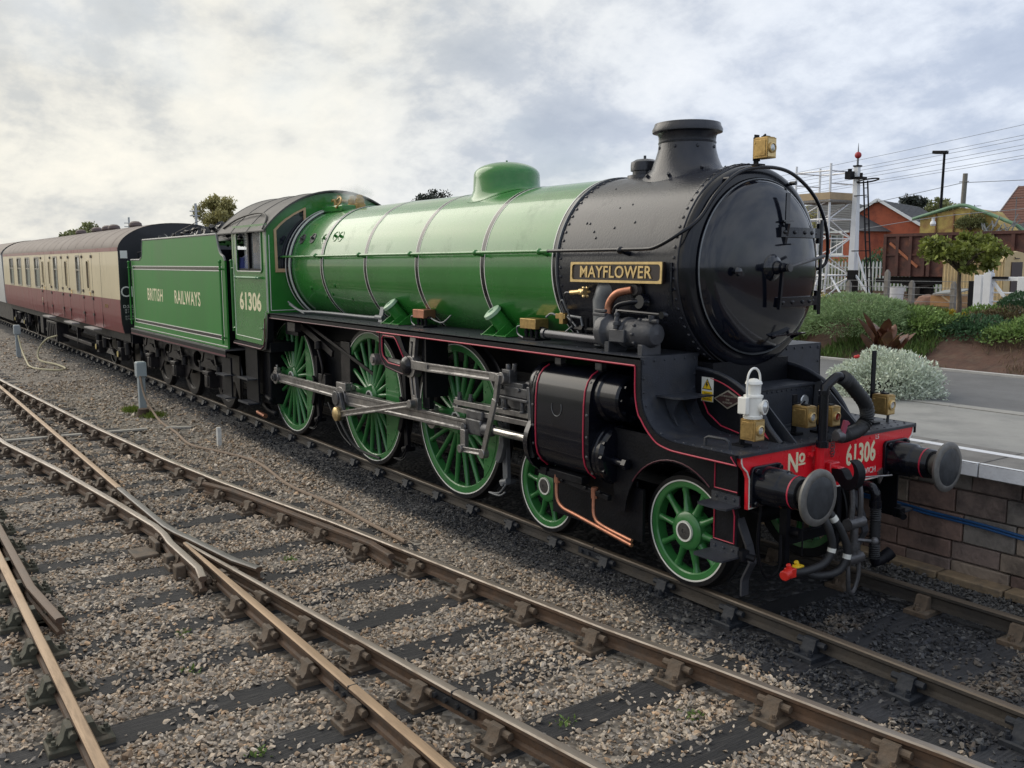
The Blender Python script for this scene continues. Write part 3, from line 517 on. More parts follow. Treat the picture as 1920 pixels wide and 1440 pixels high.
# twin air brake hoses
for k, (y0, c, path) in enumerate(((-.40, redpaint, [(.98, -.40, .86), (1.03, -.41, .80), (1.08, -.37, .68), (1.09, -.33, .52), (1.07, -.40, .40), (1.02, -.58, .355), (1.0, -.72, .37)]), (-.34, yellow, [(.98, -.33, .86), (1.05, -.31, .78), (1.10, -.22, .62), (1.12, -.17, .45), (1.09, -.24, .31), (1.02, -.42, .29), (.95, -.56, .35)]))):
    pth = spline(path, 8); h = P(MB().tube(pth, .032, 12), 'air_hose', rubber)
    q = Vector(path[0]); MB().cyl(q-Vector((.03, 0, -.03)), q+Vector((.02, 0, -.03)), .036, n=10).box(q+Vector((-.02, 0, .035)), (.06, .05, .05)).obj('hose_valve', yellow, h, bevel=.008)
    e = pth[-1]; MB().box(e, (.07, .07, .075)).cyl(e+Vector((0, -.02, 0)), e+Vector((.01, -.09, -.01)), .042, n=10).cyl(e+Vector((0, 0, .02)), e+Vector((-.01, -.02, .07)), .02, n=8).obj('hose_head', c, h, bevel=.012)
    for j in (9, len(pth)//2): MB().tube([pth[j], pth[j+1], pth[j+2]], .0335, 12, caps=False).obj('hose_tag', white, h)
    P(MB().tube([Vector(path[0])+Vector((-.02, 0, .06)), Vector(path[0])+Vector((-.1, 0, .05)), (.82, y0, .8)], .03, 10), 'air_pipe', frameblk)
# dark ironwork under the beam
m = MB()
for y in (-.55, .1): m.bar((.80, y, .90), (.80, y, .35), .05, .07, (1, 0, 0))
m.bar((.80, -.55, .55), (.80, .1, .55), .05, .08); m.cyl((.78, -.50, .62), (.92, -.50, .62), .04, n=10); m.tube(spline([(.8, -.85, .9), (.78, -.85, .55), (.8, -.80, .32), (.8, -.7, .27), (.82, -.62, .35), (.8, -.6, .6)], 5), .012, 6); m.cyl((.95, -.52, .90), (.95, -.52, .45), .006, n=6)
P(m, 'front_ironwork', frameblk)
for s in (-1, 1):                                                    # guard irons
    m = MB()
    for a, b_ in zip(((.52, .70), (.62, .50), (.66, .36), (.60, .24), (.585, .20)), ((.62, .50), (.66, .36), (.60, .24), (.585, .20), (.585, .07))): m.bar((a[0], s*.76, a[1]), (b_[0], s*.76, b_[1]), .085, .018, (1, 0, .3))
    P(m, 'guard_iron', pumpgrey)
# footsteps beside the front bogie
for s in (-1, 1):
    m = MB(); m.box2((.52, s*1.08, .47), (.76, s*1.065, 1.30)); st = P(m, 'footstep_plate', frameblk)
    for (z, d) in ((.90, .19), (.50, .22)):
        MB().plate([(.50, s*1.085), (.80, s*1.085), (.80, s*(1.06+d)), (.76, s*(1.08+d)), (.53, s*(1.08+d)), (.50, s*(1.05+d))], [], FZ(z), (0, 0, .014)).box((.65, s*1.088, z+.045), (.28, .014, .08)).rivet((.56, s*1.096, z+.05), (0, s, 0), .014).rivet((.65, s*1.096, z+.05), (0, s, 0), .014).rivet((.74, s*1.096, z+.05), (0, s, 0), .014).obj('footstep', plateblk, st)
    if s < 0:
        line([(.53, -1.083, 1.22), (.53, -1.083, 1.01), (.76, -1.083, 1.01)], .006, redlin, st, 'red_lining')
        line([(.535, -1.083, .87), (.535, -1.083, .60), (.74, -1.083, .60), (.74, -1.083, .82), (.72, -1.083, .88)], .006, redlin, st, 'red_lining')
    m = MB(); m.cyl((.78, s*1.05, .52), (.88, s*1.0, .50), .03, n=8); m.box((.80, s*1.05, .52), (.07, .08, .08)); m.obj('step_lamp', frameblk, st)
# splash guard behind the front bogie wheels and black frame sides
m = MB()
for s in (-1, 1):
    m.box2((-10.2, s*.615, .72), (-2.4, s*.59, 1.58)); m.box2((-2.4, s*.615, .95), (.82, s*.59, 1.3))
P(m, 'main_frame', frameblk)
for s in (-1, 1):
    ang = [(0+.60*math.cos(R_(a)), .50+.60*math.sin(R_(a))) for a in range(25, 176, 10)]
    sp2 = P(MB().plate([(-.75, .50), (-.75, 1.29), (.80, 1.29), (.80, .92)]+ang, [], FY(s*1.0), (0, -s*.015, 0)), 'front_valance', frameblk)
    if s < 0: line([(.01+.615*math.cos(R_(a)), -1.003, .50+.615*math.sin(R_(a))) for a in range(50, 150, 8)], .006, marline, sp2, 'red_lining')
m = MB()
for s in (-1, 1): m.box2((-2.75, s*.56, .36), (.55, s*.53, .72)); m.box2((-1.3, s*.9, .30), (-.55, s*.87, .82))
m.box((-1, 0, .5), (1.2, .9, .35)); P(m, 'bogie_frame', frameblk, bevel=.01)
m = MB(); m.box2((-8.6, -.55, .55), (-6.1, .55, 1.9)); m.box2((-6.1, -.4, 1.2), (-2.2, .4, 1.85)); P(m, 'ashpan', frameblk)
# --- wheels
def wheel(R, nsp, hub, crank, bw):
    """one spoked wheel at the origin, axis y, outer face towards -y -> object with spokes and tyre below it"""
    m = MB(); ri, ro = (R-.145, R-.065) if crank else (R-.115, R-.055)
    m.lathe([(ri, -.045), (ri+.012, -.056), (ro, -.058), (ro, .06), (ri, .05)], (0, 0, 0), (0, 1, 0), 72, ref=(0, 0, 1), close=True)
    m.lathe([(.0, -.085), (.09, -.085), (hub-.02, -.080), (hub, -.066), (hub+.01, .06), (.0, .07)], (0, 0, 0), (0, 1, 0), 40, ref=(0, 0, 1))
    if crank:
        px, pz = -.329, -.029
        m.plate([(x, z) for x, z in circ2(px, pz, .125, 20, 60, 300)]+[(.05, -hub+.01), (.05, hub-.01)], [], FY(-.09), (0, .15, 0))
        if bw:
            c = bw; a = math.degrees(math.acos(c/(ri+.02))); m.plate([((ri+.02)*math.cos(R_(t)), (ri+.02)*math.sin(R_(t))) for t in np.linspace(-a, a, 24)], [], FY(-.062), (0, .10, 0))
            for t in np.linspace(-a*.75, a*.75, 7): m.rivet(((ri-.02)*math.cos(R_(t)), -.062, (ri-.02)*math.sin(R_(t))), (0, -1, 0), .012, 6); m.rivet((c+.04, -.062, (ri-.05)*math.sin(R_(t))*.9), (0, -1, 0), .012, 6)
    o = m.obj('driving_wheel' if crank else 'bogie_wheel', green2)
    COL.objects.unlink(o)
    sm = MB(); r0, r1 = hub-.02, ri+.01; k = 8; secs = [(r0, .052 if crank else .05, .055), (r0+.05, .036 if crank else .032, .045), (r0+(r1-r0)*.5, .028 if crank else .026, .036), (r1-.05, .026, .030), (r1, .042, .034)]
    vs = [(w*math.cos(2*math.pi*j/k), d*math.sin(2*math.pi*j/k)-.008, r) for r, w, d in secs for j in range(k)]
    sm.add(vs, [(i*k+j, i*k+(j+1) % k, (i+1)*k+(j+1) % k, (i+1)*k+j) for i in range(len(secs)-1) for j in range(k)])
    sme = sm.mesh('spoke', green2, 60)
    ty = MB().lathe([(ro, -.065), (R-.006, -.065), (R, -.045), (R+.002, .03), (R+.012, .042), (R+.028, .05), (R+.03, .062), (R+.02, .072), (ro, .072)], (0, 0, 0), (0, 1, 0), 96, ref=(0, 0, 1), close=True).mesh('tyre', M('tyre_black', (.015, .015, .017), .35, metal=.3, var=.3, vs=8))
    wl = MB().lathe([(ro-.002, -.066), (ro+.001, -.069), (ro+.012, -.069), (ro+.012, -.064)], (0, 0, 0), (0, 1, 0), 96, ref=(0, 0, 1)).mesh('white_line', white)
    ae = MB().lathe([(.0, -.098), (.02, -.098), (.022, -.103), (.070, -.100), (.072, -.08)], (0, 0, 0), (0, 1, 0), 28).mesh('axle_end', M('axle_end_steel', (.075, .07, .068), .5, metal=.4, var=.4, vs=30))
    ar = MB().lathe([(.073, -.085), (.074, -.102), (.090, -.102), (.092, -.085)], (0, 0, 0), (0, 1, 0), 28).mesh('white_line', white)
    skip = []
    return dict(o=o.data, sp=sme, ty=ty, wl=wl, ae=ae, ar=ar, n=nsp, name=o.name.split('.')[0])
def put_wheel(wd, mat, parent, rot0=0.):
    w = inst(wd['o'], wd['name'], parent, mat)
    for k in range(wd['n']): inst(wd['sp'], 'spoke', w, mat @ Matrix.Rotation(2*math.pi*(k+.5)/wd['n']+rot0, 4, 'Y'))
    for k, nm in (('ty', 'tyre'), ('wl', 'white_line'), ('ae', 'axle_end'), ('ar', 'white_line')): inst(wd[k], nm, w, mat)
    return w
W1 = wheel(.4826, 10, .165, False, 0); W2 = wheel(.94, 20, .175, True, .55); W3 = wheel(.94, 20, .175, True, .44)
for i, x in enumerate(AX):
    R, wd = (.4826, W1) if i < 2 else (.94, W3 if i == 3 else W2)
    put_wheel(wd, Matrix.Translation((x, -.765, R)), loco, .1 if i < 2 else 0); put_wheel(wd, Matrix.Translation((x, .765, R)) @ Matrix.Rotation(math.pi, 4, 'Z'), loco, .1)
    P(MB().cyl((x, -.74, R), (x, .74, R), .085, n=16), 'axle', frameblk)
# --- rods and valve gear (both sides)
PZ = .94-.029; pin = lambda i: AX[i]-.329
def fluted(m, a, b, y, h0, h1, w=.05):
    """I-section rod: thin web with top and bottom flanges; a,b=(x,z)"""
    A, B = Vector((a[0], y, a[1])), Vector((b[0], y, b[1])); d = (B-A).normalized(); u = Vector((-d.z, 0, d.x))
    vs = []
    for q, h in ((A, h0), (B, h1)):
        t = h*.24
        for yy, zz in ((-w/2, -h/2), (-w/2, -h/2+t), (-w/2+.014, -h/2+t+.006), (-w/2+.014, h/2-t-.006), (-w/2, h/2-t), (-w/2, h/2), (w/2, h/2), (w/2, -h/2)): vs.append(q+u*zz+Vector((0, yy, 0)))
    return m.add(vs, [(i, (i+1) % 8, 8+(i+1) % 8, 8+i) for i in range(8)]+[tuple(range(8)), tuple(range(8, 16))[::-1]])
def boss(m, x, z, y, r, w): return m.cyl((x, y-w/2, z), (x, y+w/2, z), r, n=24)
for s in (-1, 1):
    Y = lambda y: s*y
    m = MB(); fluted(m, (pin(4)+.1, PZ), (pin(3)-.1, PZ), Y(.96), .145, .155); fluted(m, (pin(3)+.1, PZ), (pin(2)-.1, PZ), Y(.96), .155, .145)
    for i in (2, 3, 4):
        boss(m, pin(i), PZ, Y(.96), .115, .085); m.box((pin(i), Y(.96), PZ+.13), (.13, .06, .06)); m.cyl((pin(i), Y(.96), PZ+.16), (pin(i), Y(.96), PZ+.20), .02, n=8)
    cr_ = P(m, 'coupling_rod', steel, bevel=.004)
    m = MB()
    for i in (2, 4): m.cyl((pin(i), Y(1.0), PZ), (pin(i), Y(1.045), PZ), .065, n=20); m.cyl((pin(i), Y(1.04), PZ), (pin(i), Y(1.065), PZ), .035, n=6)
    m.obj('crank_pin_cap', dsteel, cr_)
    m = MB(); fluted(m, (pin(3)+.14, PZ), (-3.0, .985), Y(1.09), .185, .13, .06); boss(m, pin(3), PZ, Y(1.09), .155, .1); m.box((pin(3)+.02, Y(1.09), PZ+.16), (.30, .09, .11)); boss(m, -2.95, .985, Y(1.09), .085, .09)
    P(m, 'connecting_rod', steel, bevel=.005)
    m = MB(); m.plate([(pin(3)+.10, PZ+.09), (pin(3)-.09, PZ+.10), (pin(3)-.10, PZ-.08), (pin(3)+.10, PZ-.26), (pin(3)+.22, PZ-.24), (pin(3)+.20, PZ-.12)], [], FY(Y(1.15)), (0, s*.05, 0)); boss(m, pin(3), PZ, Y(1.18), .10, .08); P(m, 'return_crank', dsteel, bevel=.01)
    ex, ez = pin(3)+.17, PZ-.19
    m = MB(); fluted(m, (ex+.08, ez+.01), (-4.10, 1.105), Y(1.235), .085, .075, .04); boss(m, ex, ez, Y(1.235), .10, .06); boss(m, -4.08, 1.11, Y(1.235), .05, .07); er = P(m, 'eccentric_rod', steel, bevel=.003)
    MB().lathe([(0, .05), (.06, .05), (.095, .03), (.10, 0), (.1, -.03)], (ex, Y(1.265), ez), (0, s, 0), 24).obj('brass_cap', gold, er)
    # expansion link
    li = [(a.x, a.z) for a in spline([(-4.20, 0, 1.90), (-4.25, 0, 1.55), (-4.19, 0, 1.13)], 6)]; lo = [(x+.13, z) for x, z in li]
    sl = lambda z0, z1: [(np.interp(z, [q[1] for q in li[::-1]], [q[0] for q in li[::-1]])+d, z) for d, zz in ((.047, (z0, z1)), (.083, (z1, z0))) for z in np.linspace(*zz, 5)]
    m = MB().plate(li+lo[::-1], [sl(1.62, 1.84), sl(1.2, 1.44)], FY(Y(1.12)), (0, s*.05, 0)); m.box((-4.10, Y(1.145), 1.10), (.12, .06, .14)); boss(m, -4.17, 1.54, Y(1.15), .13, .11)
    P(m, 'expansion_link', steel if s < 0 else dsteel, bevel=.003)
    br = MB().plate([(-4.98, 1.90), (-4.43, 1.90), (-4.30, 1.72), (-4.17, 1.66), (-4.17, 1.42), (-4.40, 1.42), (-4.80, 1.47), (-4.93, 1.55), (-4.98, 1.66)], [[(-4.87, 1.83), (-4.84, 1.85), (-4.58, 1.85), (-4.54, 1.83), (-4.35, 1.62), (-4.38, 1.545), (-4.72, 1.56), (-4.84, 1.62), (-4.87, 1.68)][::-1]], FY(Y(1.165)), (0, s*.022, 0))
    br = P(br, 'motion_bracket', black)
    if s < 0:
        line([(x, -1.19, z) for x, z in ((-4.89, 1.83), (-4.85, 1.87), (-4.57, 1.87), (-4.52, 1.84), (-4.33, 1.63), (-4.36, 1.525), (-4.72, 1.54), (-4.86, 1.61), (-4.89, 1.68))], .008, redlin, br, 'red_lining', closed=True)
        line([(x, -1.19, z) for x, z in ((-4.96, 1.90), (-4.96, 1.68), (-4.91, 1.57), (-4.80, 1.49), (-4.40, 1.44), (-4.2, 1.44))], .006, marline, br, 'red_lining')
    m = MB(); m.cyl((-5.05, Y(1.16), 1.555), (-5.05, Y(1.24), 1.555), .075, n=20); m.cyl((-5.05, Y(1.24), 1.555), (-5.05, Y(1.26), 1.555), .045, n=14); m.bar((-5.05, Y(1.15), 1.555), (-4.2, Y(1.15), 1.52), .03, .11); m.obj('reversing_arm', steel, br)
    MB().lathe([(0, .06), (.05, .06), (.09, .05), (.115, .02), (.115, -.02)], (-4.23, Y(1.20), 1.545), (0, s, 0), 24).obj('trunnion_cap', black, br)
    P(MB().bar((-4.0, Y(1.05), 1.95), (-4.0, Y(1.05), 1.05), .06, .16, (1, 0, 0)).bar((-3.88, Y(1.0), 1.95), (-3.88, Y(1.0), 1.2), .3, .03, (1, 0, 0)), 'motion_plate', frameblk)
    m = MB(); m.bar((-4.10, Y(1.20), 1.575), (-3.72, Y(1.20), 1.575), .045, .10); fluted(m, (-3.72, 1.575), (-2.45, 1.60), Y(1.20), .10, .09, .045); m.bar((-2.45, Y(1.20), 1.60), (-2.25, Y(1.20), 1.602), .045, .09); boss(m, -2.22, 1.605, Y(1.20), .06, .07)
    P(m, 'radius_rod', steel, bevel=.004)
    m = MB(); m.bar((-2.24, Y(1.24), 1.64), (-2.30, Y(1.24), 1.36), .04, .06, (1, 0, 0)); m.bar((-2.28, Y(1.26), 1.38), (-2.50, Y(1.26), .80), .03, .07, (1, 0, 0)); boss(m, -2.51, .78, Y(1.25), .05, .07); P(m, 'combination_lever', steel, bevel=.004)
    m = MB(); fluted(m, (-2.56, .775), (-2.95, .75), Y(1.22), .065, .06, .035); boss(m, -3.0, .75, Y(1.22), .045, .06); m.bar((-3.0, Y(1.18), .96), (-3.0, Y(1.18), .74), .05, .10, (1, 0, 0)); P(m, 'union_link', steel, bevel=.004)
    m = MB(); m.box((-2.88, Y(1.09), 1.0), (.30, .12, .17)); m.cyl((-2.74, Y(1.07), .99), (-2.60, Y(1.07), .99), .085, .065, n=16); m.cyl((-3.02, Y(1.16), .985), (-3.02, Y(1.19), .985), .05, n=8); m.box((-2.88, Y(1.06), 1.13), (.32, .15, .10)); P(m, 'crosshead', dsteel, bevel=.015)
    P(MB().cyl((-2.66, Y(1.05), .99), (-1.7, Y(1.05), 1.0), .045, n=18), 'piston_rod', M('piston_rod_steel', (.5, .49, .47), .2, metal=.9, var=.1))
    for z, h in ((1.225, .055), (1.145, .055)):
        m = MB(); m.bar((-3.34, Y(1.06), z-.01), (-1.72, Y(1.06), z+.02), .09, h); m.box((-3.30, Y(1.06), z+.02), (.05, .07, .05)); P(m, 'slide_bar', steel, bevel=.004)
    m = MB()
    for x in (-3.28, -3.05, -2.42, -2.0): m.cyl((x, Y(1.06), 1.24), (x, Y(1.06), 1.33), .022, n=8); m.nut((x, Y(1.06), 1.26), (0, 0, 1), .034, .03)
    m.box((-3.34, Y(1.06), 1.185), (.05, .09, .03)); P(m, 'slide_bar_bolts', dsteel)
    m = MB(); m.box((-2.12, Y(1.08), 1.47), (.5, .16, .10)); m.box((-2.15, Y(1.08), 1.54), (.38, .13, .05)); m.box((-2.12, Y(1.08), 1.40), (.55, .2, .03)); m.box((-2.22, Y(1.12), 1.62), (.14, .10, .14)); m.cyl((-2.24, Y(1.12), 1.67), (-2.24, Y(1.12), 1.74), .028, n=8); m.cyl((-2.17, Y(1.10), 1.66), (-2.15, Y(1.10), 1.75), .028, n=8); m.cyl((-2.0, Y(1.05), 1.55), (-1.7, Y(1.05), 1.55), .04, n=12); m.bar((-1.85, Y(1.15), 1.55), (-1.78, Y(1.16), .85), .03, .05, (1, 0, 0)); m.plate([(-2.5, 1.36), (-1.75, 1.40), (-1.75, 1.28), (-2.3, 1.27)], [], FY(Y(1.0)), (0, s*.05, 0))
    for x in (-2.3, -2.0): m.cyl((x, Y(1.12), 1.40), (x, Y(1.12), 1.27), .025, n=8); m.nut((x, Y(1.12), 1.26), (0, 0, 1), .035, .03); m.nut((x, Y(1.16), 1.50), (0, s, 0), .025, .02)
    P(m, 'valve_guide', dsteel, bevel=.008)
    # cylinder with cladding
    pf = [(.60, 1.80), (.95, 1.80), (1.04, 1.785), (1.11, 1.75), (1.16, 1.69), (1.19, 1.61), (1.205, 1.48), (1.21, 1.2), (1.205, 1.02), (1.185, .93), (1.14, .86), (1.06, .795), (.95, .765), (.60, .76)]
    vs = [(x, Y(a), b_) for x in (-1.72, -.86) for a, b_ in pf]; k = len(pf); m = MB().add(vs, [(i, i+1, k+i+1, k+i) for i in range(k-1)]+[tuple(range(k)), tuple(range(k, 2*k))])
    cy = P(m, 'cylinder_cladding', black)
    m = MB()
    for x in (-1.70, -.885):
        for a, b_ in ((1.16, 1.69), (1.213, 1.40), (1.21, 1.2), (1.208, 1.02), (1.14, .86)): m.rivet((x, Y(a), b_), (0, s, 0), .016)
    m.box((-1.58, Y(.97), 1.82), (.09, .06, .06)); m.box((-.98, Y(.97), 1.82), (.09, .06, .06)); m.obj('cladding_screws', dsteel, cy)
    for x in (-1.71, -.875):
        MB().add([(x+dx, Y(a+.006), b_+.003) for dx in (-.02, .02) for a, b_ in pf[1:-1]], [(i, i+1, k-2+i+1, k-2+i) for i in range(k-3)]).obj('cladding_band', black, cy)
    if s < 0:
        for x in (-1.655, -.935): line([(x, Y(a+.004), b_) for a, b_ in pf[2:-2]], .0075, redlin, cy, 'red_lining')
        line([(-1.33+.075*math.cos(R_(a)), -1.212, 1.42+.085*math.sin(R_(a))) for a in range(-200, 30, 15)], .003, grey, cy, 'inspection_cover')
    m = MB(); m.lathe([(.285, -.02), (.285, .05), (.275, .06), (.275, .10), (.26, .115), (.25, .14), (.17, .155), (0, .155)], (-.86, Y(.91), 1.03), (1, 0, 0), 44)
    for a in range(0, 360, 30): m.nut((-.76, Y(.91)+.25*math.cos(R_(a)), 1.03+.25*math.sin(R_(a))), (1, 0, 0), .024, .04)
    m.cyl((-.72, Y(1.05), 1.0), (-.55, Y(1.05), .995), .035, n=10); m.nut((-.56, Y(1.05), .995), (1, 0, 0), .05, .05); P(m, 'cylinder_cover', black)
    m = MB(); m.lathe([(.235, -.02), (.235, .06), (.215, .08), (.21, .28), (.19, .30), (0, .31)], (-.86, Y(.94), 1.56), (1, 0, 0), 36)
    for a in range(0, 360, 45): m.nut((-.56, Y(.94)+.16*math.cos(R_(a)), 1.56+.16*math.sin(R_(a))), (1, 0, 0), .02, .03)
    m.cyl((-.56, Y(.94), 1.56), (-.38, Y(.94), 1.56), .06, n=14); P(m, 'valve_chest', black)
    m = MB(); m.lathe([(.235, 0), (.235, .05), (.20, .1), (.1, .12)], (-1.72, Y(.97), 1.57), (-1, 0, 0), 30); m.lathe([(.34, 0), (.33, .08), (.12, .12)], (-1.72, Y(.93), 1.02), (-1, 0, 0), 36); P(m, 'cylinder_rear_cover', black)
    if s < 0:                                                          # drain cocks
        m = MB(); m.tube(spline([(-1.45, -1.10, .70), (-1.45, -1.11, .60), (-1.42, -1.12, .50), (-1.32, -1.13, .44), (-1.10, -1.13, .41), (-.35, -1.14, .32)], 6), .019, 10); m.cyl((-1.45, -1.10, .66), (-1.45, -1.10, .74), .034, n=8); P(m, 'drain_pipe', copper)
        m = MB(); m.tube(spline([(-.90, -1.10, .68), (-.90, -1.11, .55), (-.87, -1.12, .45), (-.75, -1.13, .40), (-.35, -1.14, .36)], 6), .017, 10); m.cyl((-.90, -1.10, .62), (-.90, -1.10, .72), .032, n=8); P(m, 'drain_pipe', copper)
        m = MB(); m.bar((-1.75, -1.09, .73), (-.70, -1.09, .66), .05, .05); m.box((-1.65, -1.08, .74), (.1, .09, .08)); m.box((-1.3, -1.08, .75), (.5, .1, .07))
        for x in (-1.35, -1.0, -.8): m.nut((x, -1.115, .70), (0, -1, 0), .018, .02)
        P(m, 'drain_gear', frameblk, bevel=.006); P(MB().box2((-1.75, -.92, .28), (-.45, -.89, .76)), 'bogie_side', frameblk)
    for i in (2, 3, 4):                                                # brake hangers and blocks
        x = AX[i]+.95; m = MB(); m.bar((x-.02, Y(.80), 1.35), (x+.02, Y(.80), .34), .05, .09, (1, 0, 0)); m.plate([(x-.04, 1.05), (x+.05, 1.0), (x+.08, .80), (x+.03, .66), (x-.03, .58), (x-.085, .62), (x-.0, .82), (x+.01, .94)], [], FY(Y(.84)), (0, s*.05, 0)); m.cyl((x+.02, Y(.88), .36), (x+.02, Y(.70), .36), .03, n=10); m.cyl((x-.02, Y(.84), .36), (x+.1, Y(.84), .40), .04, n=10); m.tube(spline([(x+.1, Y(.86), .38), (x-.05, Y(.86), .24), (x-.25, Y(.86), .21), (x-.02, Y(.88), .22), (x+.1, Y(.88), .28)], 4), .012, 6)
        P(m, 'brake_gear', grey if i == 2 else frameblk, bevel=.006)
    # springs and brackets under the cab end
    m = MB(); m.bar((-8.2, Y(.95), 1.95), (-5.9, Y(.80), 1.25), .03, .05); m.bar((-8.25, Y(.98), 1.90), (-7.0, Y(.9), 1.45), .04, .10); m.box((-7.95, Y(1.1), 1.80), (.30, .1, .14)); m.cyl((-7.35, Y(.98), 1.62), (-7.35, Y(.98), 1.5), .05, n=10); m.tube(spline([(-7.35, Y(.98), 1.5), (-7.25, Y(.96), 1.2), (-7.35, Y(.94), .95)], 5), .02, 8); m.box((-7.3, Y(.9), .98), (.25, .12, .3)); m.box((-6.7, Y(.75), 1.35), (.3, .2, .6)); P(m, 'sanding_gear', oily, bevel=.01)
    P(MB().tube(spline([(-6.75, Y(.98), .95), (-6.65, Y(1.0), .62), (-6.45, Y(.98), .38), (-6.2, Y(.92), .18), (-5.7, Y(.84), .12)], 6), .02, 8).tube(spline([(-7.0, Y(1.0), .75), (-6.8, Y(1.0), .55), (-6.55, Y(1.0), .34), (-6.3, Y(.98), .22)], 5), .01, 6), 'sand_delivery_pipe', rubber)
# --- cab
YC = 1.205; cabg = green
win = rrect(-10.08, 2.63, -8.93, 3.305, .09, 4, rs=(.03, .1, .1, .03))
so_ = [(-10.34, 1.47), (-9.02, 1.45), (-8.90, 1.52), (-8.86, 1.72), (-8.78, 1.975), (-8.70, 1.975), (-8.70, 3.38), (-10.25, 3.38), (-10.34, 3.25)]
for s in (-1, 1):
    c = P(MB().plate(so_, [win[::-1]], FY(s*YC), (0, -s*.012, 0)), 'cab_side', green)
    MB().plate(rrect(-10.11, 2.60, -8.90, 3.335, .1, 4), [win[::-1]], FY(s*(YC+.002)), (0, s*.012, 0)).obj('window_frame', white if False else green, c)
    line([(x, s*(YC+.014), z) for x, z in win], .008, white, c, 'white_line', closed=True)
    MB().bar((-9.56, s*(YC-.03), 2.62), (-9.56, s*(YC-.03), 3.32), .05, .06, (1, 0, 0)).bar((-9.50, s*(YC-.05), 2.62), (-9.50, s*(YC-.05), 3.32), .03, .04, (1, 0, 0)).bar((-10.05, s*(YC-.03), 2.65), (-8.95, s*(YC-.03), 2.65), .04, .05).obj('window_bar', frameblk, c)
    MB().box2((-9.50, s*(YC-.04), 2.66), (-8.95, s*(YC-.045), 3.29)).obj('window_pane', glassclr, c)
    MB().box2((-9.9, s*(YC-.06), 2.66), (-9.58, s*(YC-.065), 3.29)).obj('window_pane', glassclr, c)
    if s < 0:
        MB().tube([(-10.1, -YC-.05, 2.53), (-8.95, -YC-.05, 2.53)], .017, 8).sph((-10.05, -YC-.05, 2.53), .028, 8, 6).sph((-9.05, -YC-.05, 2.53), .028, 8, 6).cyl((-10.05, -YC-.05, 2.53), (-10.05, -YC, 2.53), .012, n=6).cyl((-9.05, -YC-.05, 2.53), (-9.05, -YC, 2.53), .012, n=6).obj('grab_rail', M('pale_green_rail', (.12, .28, .14), .4), c)
        text('61306', .40, (-9.53, -YC-.001, 2.12), AXX, cream, c, sx=1.02, ext=.002, bold=.010)
        wl_ = [(-10.27, 1.55), (-9.06, 1.53), (-8.99, 1.60), (-8.93, 1.78), (-8.83, 1.99), (-8.76, 2.02), (-8.76, 3.33), (-8.86, 3.34)]
        line([(x, -YC-.002, z) for x, z in wl_], .006, white, c, 'white_line'); line([(-10.27, -YC-.002, 1.55), (-10.27, -YC-.002, 3.2), (-10.2, -YC-.002, 3.32)], .007, white, c, 'white_line')
        MB().bar((-8.74, -YC-.003, 1.99), (-8.74, -YC-.003, 3.36), .006, .022, (1, 0, 0)).obj('black_line', black, c)
        line([(-8.72, -YC-.004, 1.99), (-8.72, -YC-.004, 3.36)], .006, white, c, 'white_line')
        MB().box2((-10.36, -YC-.02, 1.39), (-9.0, -YC+.1, 1.445)).obj('cab_footplate', frameblk, c); line([(-10.36, -YC-.022, 1.40), (-9.05, -YC-.022, 1.385), (-8.93, -YC-.02, 1.44), (-8.87, -YC-.02, 1.58), (-8.84, -YC-.02, 1.89)], .012, marline, c, 'red_lining')
        MB().plate([(-9.03, 1.44), (-8.86, 1.50), (-8.80, 1.70), (-8.76, 1.95), (-8.70, 1.96), (-8.76, 1.6), (-8.84, 1.40), (-9.0, 1.36)], [], FY(-YC-.018), (0, .1, 0)).obj('cab_footplate', frameblk, c)
        MB().box((-8.97, -YC-.03, 1.72), (.12, .05, .015)).obj('cab_step', green, c)
RR = 1.68; ctop = lambda y: 3.89-(RR-math.sqrt(RR*RR-y*y))*1.12
ar_ = [(y, ctop(y)) for y in np.linspace(1.205, -1.205, 28)]
spec = lambda s: [(s*a, b_) for a, b_ in ((1.09, 3.28), (1.08, 2.62), (.90, 2.62), (.865, 2.72), (.80, 2.90), (.70, 3.08), (.55, 3.26), (.55, 3.64), (.60, 3.62), (.75, 3.545), (.90, 3.45), (1.0, 3.37))]
m = MB().plate([(-1.205, 1.98), (1.205, 1.98)]+ar_, [spec(1), spec(-1)], FX(-8.70), (.014, 0, 0))
cf = P(m, 'cab_front', green)
for s in (-1, 1):
    sc_ = spec(s); cy_, cz_ = np.mean([q[0] for q in sc_]), np.mean([q[1] for q in sc_]); ins = [(cy_+(a-cy_)*.86, cz_+(b_-cz_)*.90) for a, b_ in sc_]
    MB().plate(sc_, [ins[::-1]], FX(-8.684), (.02, 0, 0)).obj('window_frame', M('wood_window_frame', (.50, .34, .20), .45, var=.15), cf)
    MB().plate(sc_, [], FX(-8.692), (.004, 0, 0)).obj('window_pane', glassd, cf)
line([(-8.683, -1.17, 2.02), (-8.683, -1.17, 3.20)], .006, white, cf, 'white_line'); line([(-8.683, -1.17, 2.02), (-8.683, -.75, 2.02)], .006, white, cf, 'white_line')
m = MB(); n = 28; ys = np.linspace(-1.27, 1.27, n); vs = []
for x in (-8.62, -9.5, -10.2, -10.95):
    for y in ys: vs.append((x, y, ctop(y)+.03))
for x in (-8.62, -9.5, -10.2, -10.95):
    for y in ys: vs.append((x, y, ctop(y)+.012))
